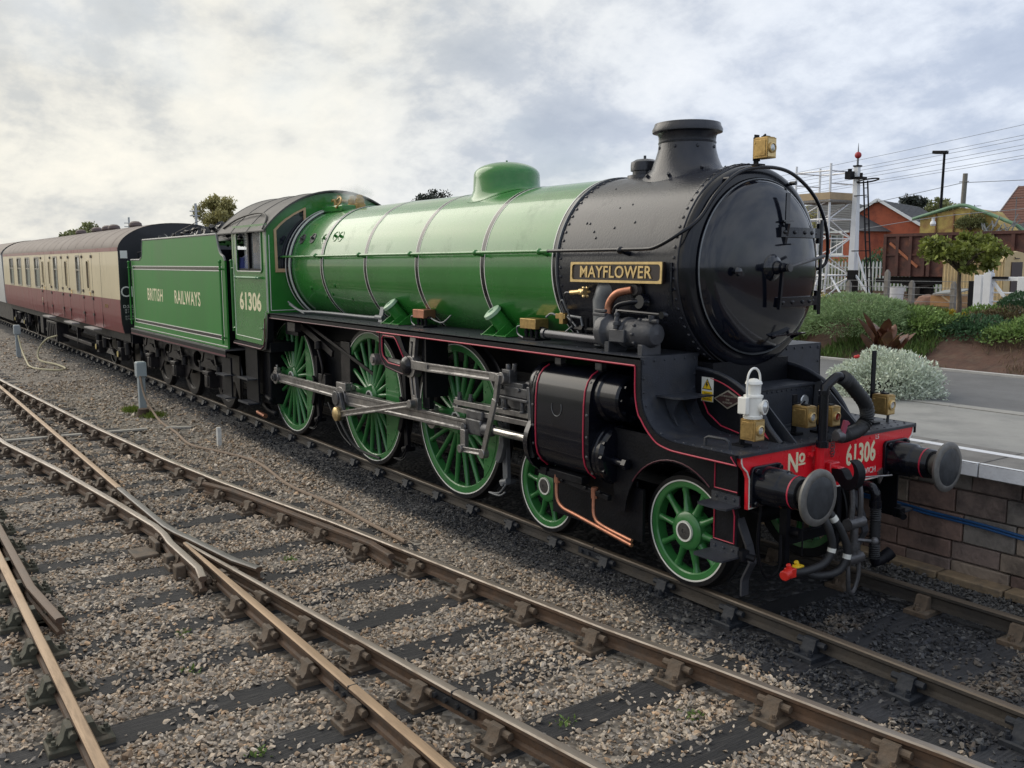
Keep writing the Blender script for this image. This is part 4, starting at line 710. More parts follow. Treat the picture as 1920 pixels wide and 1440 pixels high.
g = 4*n; m.add(vs, [(i*n+j, i*n+j+1, (i+1)*n+j+1, (i+1)*n+j) for i in range(3) for j in range(n-1)]+[(g+i*n+j, g+(i+1)*n+j, g+(i+1)*n+j+1, g+i*n+j+1) for i in range(3) for j in range(n-1)]+[(j, j+1, g+j+1, g+j) for j in range(n-1)]+[(3*n+j, 3*n+j+1, g+3*n+j+1, g+3*n+j) for j in range(n-1)]+[(i*n, (i+1)*n, g+(i+1)*n, g+i*n) for i in range(3)]+[(i*n+n-1, (i+1)*n+n-1, g+(i+1)*n+n-1, g+i*n+n-1) for i in range(3)])
roof = P(m, 'cab_roof', roofgrey)
m = MB()
for x in (-8.63, -9.4, -10.15, -10.94): m.tube([(x, y, ctop(y)+.031) for y in ys], .008, 6)
m.obj('roof_rib', roofgrey, roof)
MB().tube(spline([(-10.72, -1.21, ctop(1.21)+.05), (-10.3, -1.10, ctop(1.1)+.075), (-9.7, -1.04, ctop(1.04)+.085), (-9.15, -1.06, ctop(1.06)+.08), (-8.85, -1.14, ctop(1.14)+.055), (-8.70, -1.26, ctop(1.26)+.04)], 6), .016, 6).obj('rain_strip', roofgrey, roof)
m = MB(); m.box2((-10.3, -1.18, 1.35), (-8.75, 1.18, 1.50)); m.box2((-9.35, -.75, 1.5), (-8.76, .75, 3.3)); m.box2((-10.3, .9, 1.5), (-10.2, 1.19, 3.0)); P(m, 'cab_interior', frameblk)
for s in (-1, 1):
    m = MB(); x = -10.42; m.tube([(x, s*1.20, 1.60), (x, s*1.20, 2.80)], .022, 8); m.sph((x, s*1.20, 2.80), .03, 8, 6); m.cyl((x, s*1.2, 2.68), (x+.1, s*1.2, 2.68), .016, n=6); m.cyl((x, s*1.2, 1.66), (x+.1, s*1.2, 1.66), .016, n=6); P(m, 'cab_handrail', green)
    # cab steps, injector, pipes
    m = MB(); m.box2((-10.12, s*1.12, .44), (-9.55, s*1.09, 1.38)); cs_ = P(m, 'cab_steps', frameblk)
    for z in (.42, .83): MB().box((-9.84, s*1.18, z), (.52, .22, .02)).box((-9.84, s*1.28, z+.012), (.5, .015, .03)).obj('cab_step', plateblk, cs_)
    m = MB(); m.box2((-9.68, s*1.0, .42), (-9.30, s*.7, 1.30)); m.cyl((-9.5, s*1.0, .55), (-9.25, s*1.0, .50), .05, n=10); m.tube([(-9.9, s*.9, .35), (-9.6, s*.92, .28), (-9.2, s*.95, .28)], .045, 10); P(m, 'injector', frameblk, bevel=.02)
    P(MB().cyl((-9.8, s*1.05, .24), (-9.45, s*1.05, .215), .04, n=10), 'overflow_pipe', copper)
m = MB(); m.bar((-8.3, 1.0, 1.75), (-8.3, -1.0, 1.75), .5, .2); P(m, 'drag_box', frameblk)
# ================================================================ tender
tender = thing('tender', 'green tender lettered BRITISH RAILWAYS, coupled between the locomotive and the carriage', 'tender', (-14, 0, 0))
T = lambda mb, name, mats, **k: mb.obj(name, mats, tender, **k)
YT = 1.255; XF, XR = -10.60, -17.30
prof = [(XR, 1.27), (XF, 1.27), (XF, 2.80)]+[(a.x, a.z) for a in spline([(XF, 0, 2.80), (-10.66, 0, 2.87), (-10.80, 0, 2.92), (-10.90, 0, 3.02), (-10.97, 0, 3.17), (-11.02, 0, 3.27)], 4)][1:]+[(-16.15, 3.27)]+[(a.x, a.z) for a in spline([(-16.15, 0, 3.27), (-16.22, 0, 3.14), (-16.26, 0, 2.98), (-16.33, 0, 2.89), (-16.5, 0, 2.84)], 3)][1:]+[(XR, 2.84)]
for s in (-1, 1):
    sd_ = T(MB().plate(prof, [], FY(s*YT), (0, -s*.03, 0)), 'tender_side', tgreen)
    MB().tube([(x, s*(YT-.01), z) for x, z in prof[2:]], .022, 8).obj('beading', M('beading_grey', (.18, .19, .18), .4, var=.2), sd_)
    for z in (2.665, 1.455):
        MB().box2((XR+.2, s*(YT+.001), z-.028), (XF-.20, s*(YT+.004), z+.028)).obj('black_band', black, sd_)
        for e in (-.036, .036): MB().box2((XR+.15, s*(YT+.001), z+e-.008), (XF-.16, s*(YT+.006), z+e+.008)).obj('white_line', white, sd_)
    for x in (XR+.16, XF-.17): MB().box2((x-.008, s*(YT+.001), 1.42), (x+.008, s*(YT+.0065), 2.70)).obj('white_line', white, sd_)
    MB().box2((XR+.02, s*(YT+.001), 1.30), (XF-.02, s*(YT+.005), 1.314)).obj('white_line', white, sd_)
    for x in (XF-.08, XR+.02):
        m = MB(); m.tube([(x, s*(YT+.06), 1.36), (x, s*(YT+.06), 2.78)], .02, 8); m.sph((x, s*(YT+.06), 2.79), .032, 8, 6)
        for z in (2.66, 1.46): m.cyl((x, s*(YT+.06), z), (x, s*YT, z), .014, n=6); m.sph((x, s*(YT+.06), z), .03, 8, 6)
        m.obj('grab_rail', MATS['tender_green_paint'], sd_)
    if s < 0:
        text('BRITISH', .37, (-15.31, -YT-.001, 2.075), AXX, cream, sd_, sx=.90, ext=.002, bold=.005, sp=1.12)
        text('RAILWAYS', .37, (-12.95, -YT-.001, 2.075), AXX, cream, sd_, sx=.93, ext=.002, bold=.005, sp=1.08)
    m = MB(); m.box2((XR-.1, s*1.31, 1.235), (XF+.0, s*.4, 1.262)); tf = T(m, 'tender_footplate', M('tender_plate_grey', (.10, .10, .10), .5, var=.3, vs=6))
    MB().box2((XR-.1, s*1.31, 1.12), (XF+.0, s*1.29, 1.234)).obj('tender_valance', frameblk, tf)
    MB().box2((XR-.1, s*1.312, 1.135), (XF, s*1.309, 1.165)).obj('red_lining', marline, tf)
    # outside frame with oval openings, axleboxes, springs
    TA = (-12.10, -14.33, -16.36); low = [(-17.5, 1.12), (-17.5, .70)]
    for x in TA[::-1]: low += [(x-.62, .62), (x-.30, .36), (x-.22, .36), (x-.20, .60), (x+.20, .60), (x+.22, .36), (x+.30, .36), (x+.62, .62)]
    low += [(-11.0, .62), (-10.75, .30), (-10.72, 1.12)]
    ov = lambda cx, cz, a, b: [(cx+a*math.cos(R_(t)), cz+b*math.sin(R_(t))) for t in range(0, 360, 20)][::-1]
    fr_ = T(MB().plate(low, [ov(-13.2, .86, .30, .17), ov(-15.35, .86, .28, .16), ov(-11.35, .88, .20, .16)], FY(s*1.03), (0, -s*.03, 0)), 'tender_frame', oily)
    for x in TA:
        m = MB(); m.box((x, s*1.10, .58), (.30, .20, .32)); m.box((x, s*1.18, .70), (.34, .1, .07)); m.box((x, s*1.205, .55), (.18, .03, .2)); m.cyl((x, s*1.1, .74), (x, s*1.1, .92), .03, n=8)
        m.box((x-.16, s*1.15, .42), (.05, .05, .05)); m.obj('axlebox', oily, fr_, bevel=.015)
        m = MB()
        for k in range(6): m.box((x, s*1.12, .80+k*.028), (1.1-.15*k, .09, .024))
        for e in (-1, 1):
            m.plate([(x+e*.50, .82), (x+e*.36, 1.12), (x+e*.24, 1.12), (x+e*.46, .80)], [], FY(s*1.13), (0, s*.03, 0)); m.cyl((x+e*.52, s*1.12, .70), (x+e*.52, s*1.12, .86), .06, n=10); m.box((x+e*.52, s*1.12, .88), (.14, .12, .03))
        m.plate([(x-.32, 1.12), (x+.32, 1.12), (x+.06, .94), (x-.06, .94)], [], FY(s*1.08), (0, s*.02, 0)); m.obj('leaf_spring', oily, fr_)
    m = MB(); m.box2((-10.98, s*1.26, .42), (-10.5, s*1.23, 1.12)); st = T(m, 'tender_steps', frameblk)
    for z in (.42, .82): MB().box((-10.72, s*1.29, z), (.50, .20, .02)).obj('tender_step', plateblk, st)
    for x in TA:
        mt = Matrix.Translation((x, s*.765, .5715)) @ (Matrix.Identity(4) if s < 0 else Matrix.Rotation(math.pi, 4, 'Z'))
        tw = MB().lathe([(.43, -.03), (.45, -.055), (.51, -.06), (.565, -.06), (.5715, -.03), (.5735, .03), (.60, .06), (.59, .07), (.44, .07), (.43, .03)], (0, 0, 0), (0, 1, 0), 48, ref=(0, 0, 1), close=True).lathe([(.0, -.08), (.12, -.08), (.13, .07)], (0, 0, 0), (0, 1, 0), 20).lathe([(.12, -.02), (.44, -.02), (.44, .02), (.12, .02)], (0, 0, 0), (0, 1, 0), 32, close=True)
        T(tw, 'tender_wheel', MATS['tyre_black'], mat=mt)
m = MB(); m.box2((XR, -YT+.03, 1.27), (XF-.35, YT-.03, 2.78)); T(m, 'water_tank', tgreen)
m = MB(); m.box2((XF-.35, -YT+.03, 1.27), (XF-.30, YT-.03, 3.0)); m.box2((XR+.02, -YT+.03, 2.78), (XR+.05, YT-.03, 2.84)); m.box2((-10.56, -1.0, 1.3), (-10.3, 1.0, 1.5)); m.box2((-17.4, -.6, .6), (-10.4, .6, 1.2)); m.box2((-10.9, -1.18, 1.4), (-10.75, 1.18, 2.85)); T(m, 'tender_bulkhead', frameblk)
m = MB(); m.cyl((-16.9, 0, 2.8), (-16.9, 0, 3.05), .28, n=24); m.tube([(XR+.03, -1.1+.0, 2.84), (XR+.03, -1.1, 3.0), (XR+.03, -.95, 3.04)], .02, 6); m.tube(spline([(-16.7, -1.0, 2.84), (-16.75, -1.02, 3.0), (-16.95, -1.0, 3.02), (-17.0, -1.0, 2.86)], 4), .03, 8); T(m, 'water_filler', frameblk)
random.seed(3); m = MB()
for k in range(900):
    x = random.uniform(-15.9, -11.1); y = random.uniform(-1.12, 1.12); top = 3.30+.30*math.exp(-((x+13.2)/1.9)**2)*(1-(y/1.3)**2)+.08*math.exp(-((x+11.6)/.7)**2)
    r = random.uniform(.04, .095); Rm = Matrix.Rotation(random.uniform(0, 6), 3, (random.uniform(-1, 1), random.uniform(-1, 1), random.uniform(-1, 1)))
    m.box((x, y, top-.02-random.uniform(.0, .16)), (r*random.uniform(.7, 1.5), r*random.uniform(.7, 1.4), r), Rm)
vs = [(x, y, 3.14+.30*math.exp(-((x+13.2)/1.9)**2)*(1-(y/1.3)**2)) for x in np.linspace(-16.1, -11.0, 12) for y in np.linspace(-1.2, 1.2, 7)]
m.add(vs, [(i*7+j, i*7+j+1, (i+1)*7+j+1, (i+1)*7+j) for i in range(11) for j in range(6)])
coal = m.obj('coal', coalm, None, smooth=0); tag(coal, 'heap of black coal filling the tender bunker', 'coal', kind='stuff')
m = MB(); m.bar((-14.8, -.9, 3.40), (-13.4, -.7, 3.66), .012, .012); tag(m.obj('fire_iron', dsteel), 'thin bright fire iron lying on the tender coal', 'fire iron')
# ================================================================ carriages
YM = 1.405
ccream = M('carriage_cream', (.62, .52, .33), .38, coat=.2, var=.06, vs=2, dirt=(.40, .33, .22), ds=1.6, dth=.62, stretch=(1, 1, .4))
ccrim = M('carriage_crimson', (.17, .013, .020), .36, coat=.15, var=.15, vs=2, dirt=(.18, .035, .042), ds=1.8, dth=.58, stretch=(1, 1, .4))
croof = M('carriage_roof', (.15, .118, .10), .65, var=.12, vs=2, bump=.1, bs=25, dirt=(.20, .165, .145), ds=1.2, dth=.52)
wglass = M('carriage_glass', (.20, .215, .215), .08, coat=.5, var=.3, vs=.8)
def roofz(y, z0=3.13, h=.60): return z0+h*(1-abs(y/YM)**2.35)**.62
def carriage(x0, label, livery=True):
    car = thing('railway_carriage', label, 'carriage', (x0-9.8, 0, 0)); C = lambda mb, name, mats, **k: mb.obj(name, mats, car, **k)
    x1 = x0-20.95; ys = [YM*math.sin(R_(a)) for a in range(-90, 91, 6)]
    for s in (-1, 1):
        holes = []; big = [(-36.87, -35.85), (-34.74, -33.71), (-32.66, -31.62), (-30.53, -29.50)]; nar = [(-26.72, -26.10), (-23.10, -22.55)]; dr = [(-28.95, -28.66), (-27.72, -27.45), (-24.84, -24.50), (-21.66, -21.34)]
        off = x0+17.9
        for a, b in big+nar: holes.append(rrect(a+off, 1.96, b+off, 2.96, .08, 3)[::-1])
        for a, b in dr: holes.append(rrect(a+off, 2.08, b+off, 2.84, .07, 3)[::-1])
        sd_ = C(MB().plate([(x0, 1.90), (x1, 1.90), (x1, 3.05), (x0, 3.05)][::-1], holes, FY(s*YM), (0, -s*.03, 0)), 'carriage_side', ccream if livery else whitepaint)
        lowp = [(1.41, 1.90), (1.41, 1.55), (1.40, 1.35), (1.375, 1.20), (1.35, 1.10)]; vs = [(x, s*a, b) for x in (x0, x1) for a, b in lowp]
        C(MB().add(vs, [(i, i+1, 6+i, 5+i) for i in range(4)]), 'lower_panel', ccrim if livery else grey)
        C(MB().box2((x0, s*(YM+.006), 3.05), (x1, s*(YM-.03), 3.14)), 'eave_panel', ccrim if livery else grey)
        for a, b in big+nar+dr:
            wd = (a, b) in dr; z0, z1 = (2.08, 2.84) if wd else (1.96, 2.96); a, b = a+off, b+off
            w = MB().plate(rrect(a-.03, z0-.03, b+.03, z1+.03, .09, 3), [rrect(a+.02, z0+.02, b-.02, z1-.02, .06, 3)[::-1]], FY(s*(YM+.0)), (0, s*.012, 0)).obj('window', ccream if wd else M('window_alloy', (.30, .27, .22), .4), sd_)
            MB().box2((a, s*(YM-.02), z0), (b, s*(YM-.026), z1)).obj('window_pane', wglass if not wd else M('brown_blind', (.10, .07, .05), .4, coat=.5), w)
            if not wd: MB().box2((a, s*(YM+.002), 2.56), (b, s*(YM-.015), 2.60)).obj('window_bar', MATS['window_alloy'], w)
            if (a-off, b-off) in big:
                MB().box2(((a+b)/2-.02, s*(YM-.0), 2.60), ((a+b)/2+.02, s*(YM-.015), 2.94)).obj('window_bar', MATS['window_alloy'], w)
        m = MB()
        for x in (-29.1, -28.32, -27.3, -25.3, -24.2, -22.2, -20.95, -19.9): m.box2((x+off-.008, s*(YM+.002), 1.90), (x+off+.008, s*(YM-.001), 3.04)); m.box2((x+off-.008, s*(1.412), 1.14), (x+off+.008, s*1.40, 1.89))
        C(m, 'door_seam', frameblk)
        m = MB()
        for x in (-29.1, -27.3, -25.3, -24.2, -22.2, -20.95):
            for z in (2.94, 2.02, 1.84, 1.42): m.box((x+off, s*(YM+.012), z), (.14, .03, .07))
        C(m, 'door_hinge', M('hinge_iron', (.05, .035, .03), .5))
        m = MB()
        for x in (-28.32, -23.6, -21.0): m.tube([(x+off-.3, s*(YM+.03), 1.98), (x+off-.1, s*(YM+.05), 2.0), (x+off, s*(YM+.05), 1.90)], .012, 6)
        C(m, 'door_handle', brass)
        for x in (-27.79, -23.97, -20.99): C(MB().box((x+off, s*1.46, 1.06), (1.25, .20, .035)), 'footboard', M('footboard_grey', (.30, .29, .28), .5))
        m = MB(); m.box2((x0, s*1.22, .88), (x1, s*1.16, 1.10)); C(m, 'solebar', frameblk)
        m = MB(); m.box2((-29.5+off, s*1.30, .22), (-27.6+off, s*.95, .86)); m.bar((-25.0+off, s*1.1, .9), (-25.0+off, s*1.1, .35), .1, .1, (1, 0, 0)); m.box2((-31.5+off, s*1.2, .3), (-30.9+off, s*.9, .9)); m.bar((-31.5+off, s*1.1, .45), (-23+off, s*1.1, .45), .08, .1)
        for k in range(5): m.box((-29.2+off+k*.33, s*1.31, .55), (.06, .03, .5))
        C(m, 'underframe_box', oily, bevel=.01)
        for bx_ in (x0-2.55, x1+2.55):
            m = MB(); m.plate([(bx_-1.9, .58), (bx_-1.5, .78), (bx_-.8, .74), (bx_-.45, .52), (bx_+.45, .52), (bx_+.8, .74), (bx_+1.5, .78), (bx_+1.9, .58), (bx_+1.5, .38), (bx_+.8, .46), (bx_+.4, .34), (bx_-.4, .34), (bx_-.8, .46), (bx_-1.5, .38)], [], FY(s*1.05), (0, -s*.05, 0))
            for e in (-1.295, 1.295): m.box((bx_+e, s*1.12, .50), (.30, .20, .32)); m.cyl((bx_+e, s*1.2, .5), (bx_+e, s*1.26, .5), .09, n=14)
            for e in (-.85, .85, -1.7, 1.7): m.cyl((bx_+e, s*1.10, .50), (bx_+e, s*1.10, .80), .08, n=12)
            for k in range(5): m.box((bx_, s*1.12, .40+k*.03), (1.0-.14*k, .1, .025))
            m.box((bx_+.3, s*1.25, .84), (.9, .12, .025)); bg_ = C(m, 'bogie', oily, bevel=.01)
            for e in (-1.295, 1.295): MB().lathe([(.40, -.055), (.44, -.06), (.455, -.03), (.457, .03), (.485, .06), (.40, .07), (.0, .07), (.0, -.02), (.38, -.02)], (bx_+e, s*.765, .457), (0, -s, 0) if s > 0 else (0, 1, 0), 36, ref=(0, 0, 1)).obj('carriage_wheel', MATS['tyre_black'], bg_)
            if s < 0:
                for e in (-1.295, 1.295): MB().cyl((bx_+e, -1.255, .5), (bx_+e, -1.275, .5), .075, n=14).obj('axlebox_cover', M('yellow_cover', (.45, .36, .12), .5), bg_)
    n = len(ys); m = MB(); vs = [(x, y, roofz(y)) for x in (x0+.05, x1-.05) for y in ys]; m.add(vs, [(j, j+1, n+j+1, n+j) for j in range(n-1)])
    rf = C(m, 'carriage_roof', croof)
    m = MB()
    for k in range(17): m.tube([(x0-.6-k*1.15, y, roofz(y)-.002) for y in ys[1:-1]], .0055, 4)
    m.obj('roof_seam', croof, rf)
    for x in (-23.18, -25.92, -26.83, -28.46, -31.18): MB().lathe([(.0, .26), (.10, .25), (.17, .20), (.19, .13), (.15, .06), (.08, .04), (.08, -.05)], (x+x0+17.9, .28, roofz(.3)), (0, 0, 1), 16).obj('roof_vent', M('vent_brown', (.10, .07, .065), .6), rf)
    for x, d in ((x0, 1), (x1, -1)):
        e = C(MB().plate([(-1.35, 1.10), (1.35, 1.10), (1.405, 1.5), (1.405, 3.13)]+[(y, roofz(y)-.005) for y in ys[::-1]][1:-1]+[(-1.405, 3.13), (-1.405, 1.5)], [], FX(x), (d*.03, 0, 0)), 'carriage_end', M('carriage_end_black', (.012, .012, .016), .4, var=.2, coat=.2))
        C(MB().box2((x, -.55, 1.1), (x+d*.45, .55, 3.2)), 'gangway', rubber)
        C(MB().cyl((x, -.86, 1.05), (x+d*.5, -.86, 1.05), .09, n=14).cyl((x+d*.5, -.86, 1.05), (x+d*.53, -.86, 1.05), .2, n=24).cyl((x, .86, 1.05), (x+d*.5, .86, 1.05), .09, n=14).cyl((x+d*.5, .86, 1.05), (x+d*.53, .86, 1.05), .2, n=24).box2((x, -1.2, .85), (x+d*.1, 1.2, 1.1)), 'carriage_buffer', frameblk)
        if d > 0 and livery:
            text('CH', .36, (x+.032, -1.17, 2.08), AYX, white, e, ext=.001, sx=.9); text('D.S.K.', .10, (x+.032, -1.23, 1.74), AYX, white, e, ext=.001)
            for z in (1.66, 1.60, 1.50, 1.44): text('35 T  64 FT', .05, (x+.032, -1.2, z), AYX, white, e, ext=.001)
            MB().box2((x+.03, -1.36, 2.88), (x+.04, -1.20, 3.06)).obj('route_sign', white, e)
    return car
car1 = carriage(-17.9, 'crimson and cream passenger carriage with grey roof, coupled behind the green tender')
text('9', .24, (-29.2, -1.415, 1.55), AXX, cream, [c for c in car1.children if c.name.startswith('lower_panel')][0], ext=.002)
text('35 188', .13, (-19.4, -1.415, 1.70), AXX, MATS['brass'], [c for c in car1.children if c.name.startswith('lower_panel')][0], ext=.002)
# the next carriage shows only its pale end
c2 = thing('railway_carriage', 'pale grey end of a second carriage at the far left edge', 'carriage', (-47, 0, 0))
m = MB(); ys = [YM*math.sin(R_(a)) for a in range(-90, 91, 10)]; m.plate([(-1.35, 1.10), (1.35, 1.10), (1.405, 3.13)]+[(y, roofz(y)-.005) for y in ys[::-1]][1:-1]+[(-1.405, 3.13)], [], FX(-39.4), (-19, 0, 0)); m.obj('carriage_body', M('pale_grey_body', (.42, .43, .42), .45, var=.1), c2)
m = MB(); n = len(ys); vs = [(x, y*1.01, roofz(y)+.02) for x in (-39.3, -58.4) for y in ys]; m.add(vs, [(j, j+1, n+j+1, n+j) for j in range(n-1)]); m.obj('carriage_roof', croof, c2)
m = MB(); m.box2((-58, -1.1, .3), (-39.5, 1.1, 1.08)); m.obj('underframe', oily, c2)
# ================================================================ lamps on the locomotive
def brass_lamp(x, y, z, label, yaw=0, c='clear', sc=1.):
    t = thing('lamp', label, 'lamp', (x, y, z), 'small brass lamps on the locomotive'); Mx = Matrix.Translation((x, y, z)) @ Matrix.Rotation(yaw, 4, 'Z') @ Matrix.Scale(sc*.86, 4)
    MB().box((0, 0, .10), (.17, .13, .19)).box((0, -.066, .10), (.13, .008, .15)).box((0, 0, .197), (.15, .11, .012)).cyl((-.06, -.068, .15), (-.06, -.074, .15), .012, n=8).obj('lamp_body', brass, t, mat=Mx, bevel=.006)
    m = MB(); m.lathe([(.048, .0), (.05, .018), (.038, .022), (.036, .008)], (.085, 0, .10), (1, 0, 0), 24); m.box((.087, 0, .10), (.004, .115, .165)); m.obj('lens_rim', gold, t, mat=Mx)
    MB().lathe([(.037, .006), (.03, .014), (.0, .018)], (.085, 0, .10), (1, 0, 0), 20).obj('lens', lens if c == 'clear' else M('red_lens', (.25, .01, .01), .1, coat=.8), t, mat=Mx)
    MB().box((.01, 0, .205), (.06, .06, .02)).cyl((-.02, -.02, .20), (-.02, .03, .235), .01, n=6).box((-.095, 0, .10), (.016, .09, .22)).obj('lamp_top', frameblk, t, mat=Mx)
    return t
def lamp_iron(x, y, z0, z1, name='lamp_iron'):
    return P(MB().bar((x, y, z0), (x, y, z1), .055, .012, (1, 0, 0)).box((x, y, z0+.01), (.12, .1, .02)), name, frameblk)
lamp_iron(.60, -.86, 1.322, 1.62); brass_lamp(.70, -.86, 1.385, 'small brass lamp directly under the white lamp on the front deck', 0)
lamp_iron(.52, -.12, 1.322, 1.66); brass_lamp(.62, -.12, 1.40, 'small brass lamp behind the black vacuum standpipe, with clear lens', 0, sc=1.05)
lamp_iron(.60, .12, 1.322, 1.64); brass_lamp(.70, .10, 1.40, 'small brass lamp with a red lens, just right of the vacuum standpipe', 0, 'red')
lamp_iron(.60, .86, 1.322, 1.98); brass_lamp(.70, .88, 1.42, 'small brass lamp on the far corner of the front deck, beside the platform', 0, sc=1.05)
lamp_iron(-.09, .02, 3.59, 3.86); brass_lamp(.0, .02, 3.645, 'small brass lamp on a bracket above the smokebox door', 0, sc=1.05)
wl_ = thing('lamp', 'white oil lamp with a carrying loop, mounted above a small brass lamp', 'lamp', (.70, -.86, 1.60)); Mx = Matrix.Translation((.70, -.86, 1.56)) @ Matrix.Diagonal((.86, .86, .95, 1))
MB().lathe([(.0, .0), (.085, .0), (.088, .02), (.08, .03), (.08, .17), (.088, .175), (.088, .19), (.06, .20), (.055, .27), (.06, .28), (.078, .285), (.07, .305), (.03, .325), (.0, .33)], (0, 0, 0), (0, 0, 1), 28).obj('lamp_body', whitepaint, wl_, mat=Mx)
MB().lathe([(.045, .05), (.05, .10), (.062, .105), (.062, .12), (.05, .122)], (0, 0, .10), (1, .25, 0), 24).obj('lens_tube', whitepaint, wl_, mat=Mx); MB().lathe([(.05, .115), (.03, .13), (.0, .135)], (0, 0, .10), (1, .25, 0), 24).obj('lens', lens, wl_, mat=Mx)
MB().tube(spline([(0, -.085, .18), (0, -.088, .28), (0, -.075, .36), (0, -.03, .405), (0, .03, .405), (0, .075, .36), (0, .088, .28), (0, .085, .18)], 5), .010, 8).obj('handle', whitepaint, wl_, mat=Mx); MB().box((-.02, -.105, .11), (.10, .05, .14)).obj('bracket_pocket', whitepaint, wl_, mat=Mx, bevel=.008)
# ================================================================ driver in the cab
def skinned(name, joints, edges, mat, parent=None, lev=2):
    me = bpy.data.meshes.new(name); me.from_pydata([j[0] for j in joints], edges, []); o = bpy.data.objects.new(name, me); place(o, parent)
    me.materials.append(mat); sk = o.modifiers.new('skin', 'SKIN'); 
    if not me.skin_vertices: bpy.context.view_layer.objects.active = o; bpy.ops.object.mode_set(mode='EDIT') if False else None
    lay = me.skin_vertices[0] if me.skin_vertices else me.attributes.new('skin', 'FLOAT', 'POINT') and None
    if lay:
        for i, j in enumerate(joints): r = j[1]; lay.data[i].radius = r if isinstance(r, tuple) else (r, r)
        lay.data[0].use_root = True
    sk.use_smooth_shade = True; sb = o.modifiers.new('subdivision', 'SUBSURF'); sb.levels = lev; sb.render_levels = lev
    return o
dx, dy, dz = -10.13, -.90, 1.50
per = thing('person', 'person in a blue jacket and grey hood, seen through the cab side window', 'person', (dx, dy, dz))
def loft(rings, n=14):
    m = MB(); vs = []
    for (x, y, z, a, b) in rings:
        for i in range(n): t = 2*math.pi*i/n; vs.append((dx+x+a*math.cos(t), dy+y+b*math.sin(t), dz+z))
    L = len(rings); m.add(vs, [(i*n+j, i*n+(j+1) % n, (i+1)*n+(j+1) % n, (i+1)*n+j) for i in range(L-1) for j in range(n)]+[tuple(range(n))[::-1], tuple(range((L-1)*n, L*n))]); return m
skin_m = M('skin', (.42, .22, .15), .5, var=.1); jac = M('blue_jacket', (.05, .065, .22), .7, var=.25, vs=9, bump=.3, bs=25); hood = M('grey_hood', (.20, .20, .20), .8, var=.2, vs=12)
hd = loft([(.0, 0, 1.30, .05, .05), (.0, 0, 1.42, .055, .055), (.02, 0, 1.48, .075, .07), (.03, 0, 1.55, .098, .078), (.025, 0, 1.62, .10, .08), (.0, 0, 1.69, .085, .07), (.0, 0, 1.73, .03, .03)]); hd.sph((dx+.125, dy, dz+1.56), .018, 8, 6, (1, .8, 1.2)); hd.sph((dx+.02, dy-.08, dz+1.57), .022, 8, 6, (1, .5, 1.4))
for e in (-1, 1): hd.sph((dx+.115, dy+e*.03, dz+1.60), .012, 8, 6)
hd.obj('head', skin_m, per, smooth=80)
bd_ = loft([(0, 0, .0, .10, .12), (0, 0, .08, .09, .13), (0, 0, .45, .10, .14), (0, 0, .85, .13, .18), (0, 0, .98, .13, .18)]); bd_.obj('trousers', M('dark_trousers', (.02, .022, .03), .8), per, smooth=80)
jk = loft([(0, 0, .80, .15, .20), (0, 0, .95, .145, .195), (.0, 0, 1.10, .15, .21), (-.01, 0, 1.25, .15, .22), (-.01, 0, 1.36, .13, .20), (0, 0, 1.41, .08, .12), (0, 0, 1.45, .06, .07)])
for e in (-1, 1): jk.tube(spline([(dx-.01, dy+e*.17, dz+1.35), (dx-.02, dy+e*.20, dz+1.15), (dx+.06, dy+e*.20, dz+.98), (dx+.25, dy+e*.18, dz+1.02)], 5), .06, 10, rs=list(np.linspace(.075, .045, 16)))
jk.obj('jacket', jac, per, smooth=80)
hh = loft([(-.06, 0, 1.36, .10, .13), (-.05, 0, 1.44, .105, .115), (-.03, 0, 1.55, .115, .10), (-.03, 0, 1.64, .115, .098), (-.03, 0, 1.70, .09, .08), (-.03, 0, 1.745, .04, .04)]); hh.obj('hood', hood, per, smooth=80)
hn = MB()
for e in (-1, 1):
    hx = Vector((dx+.28, dy+e*.20, dz+1.03)); hn.sph(hx, .042, 10, 6, (1.1, .6, 1))
    for k in range(4): hn.tube([hx+Vector((.03, -.02+k*.014, .02-k*.004)), hx+Vector((.07, -.02+k*.014, .01-k*.004)), hx+Vector((.085, -.02+k*.014, -.02))], .008, 6)
    hn.tube([hx+Vector((0, -e*.02, .03)), hx+Vector((.03, -e*.035, .04)), hx+Vector((.06, -e*.03, .03))], .009, 6)
hn.obj('hand', skin_m, per, smooth=80)
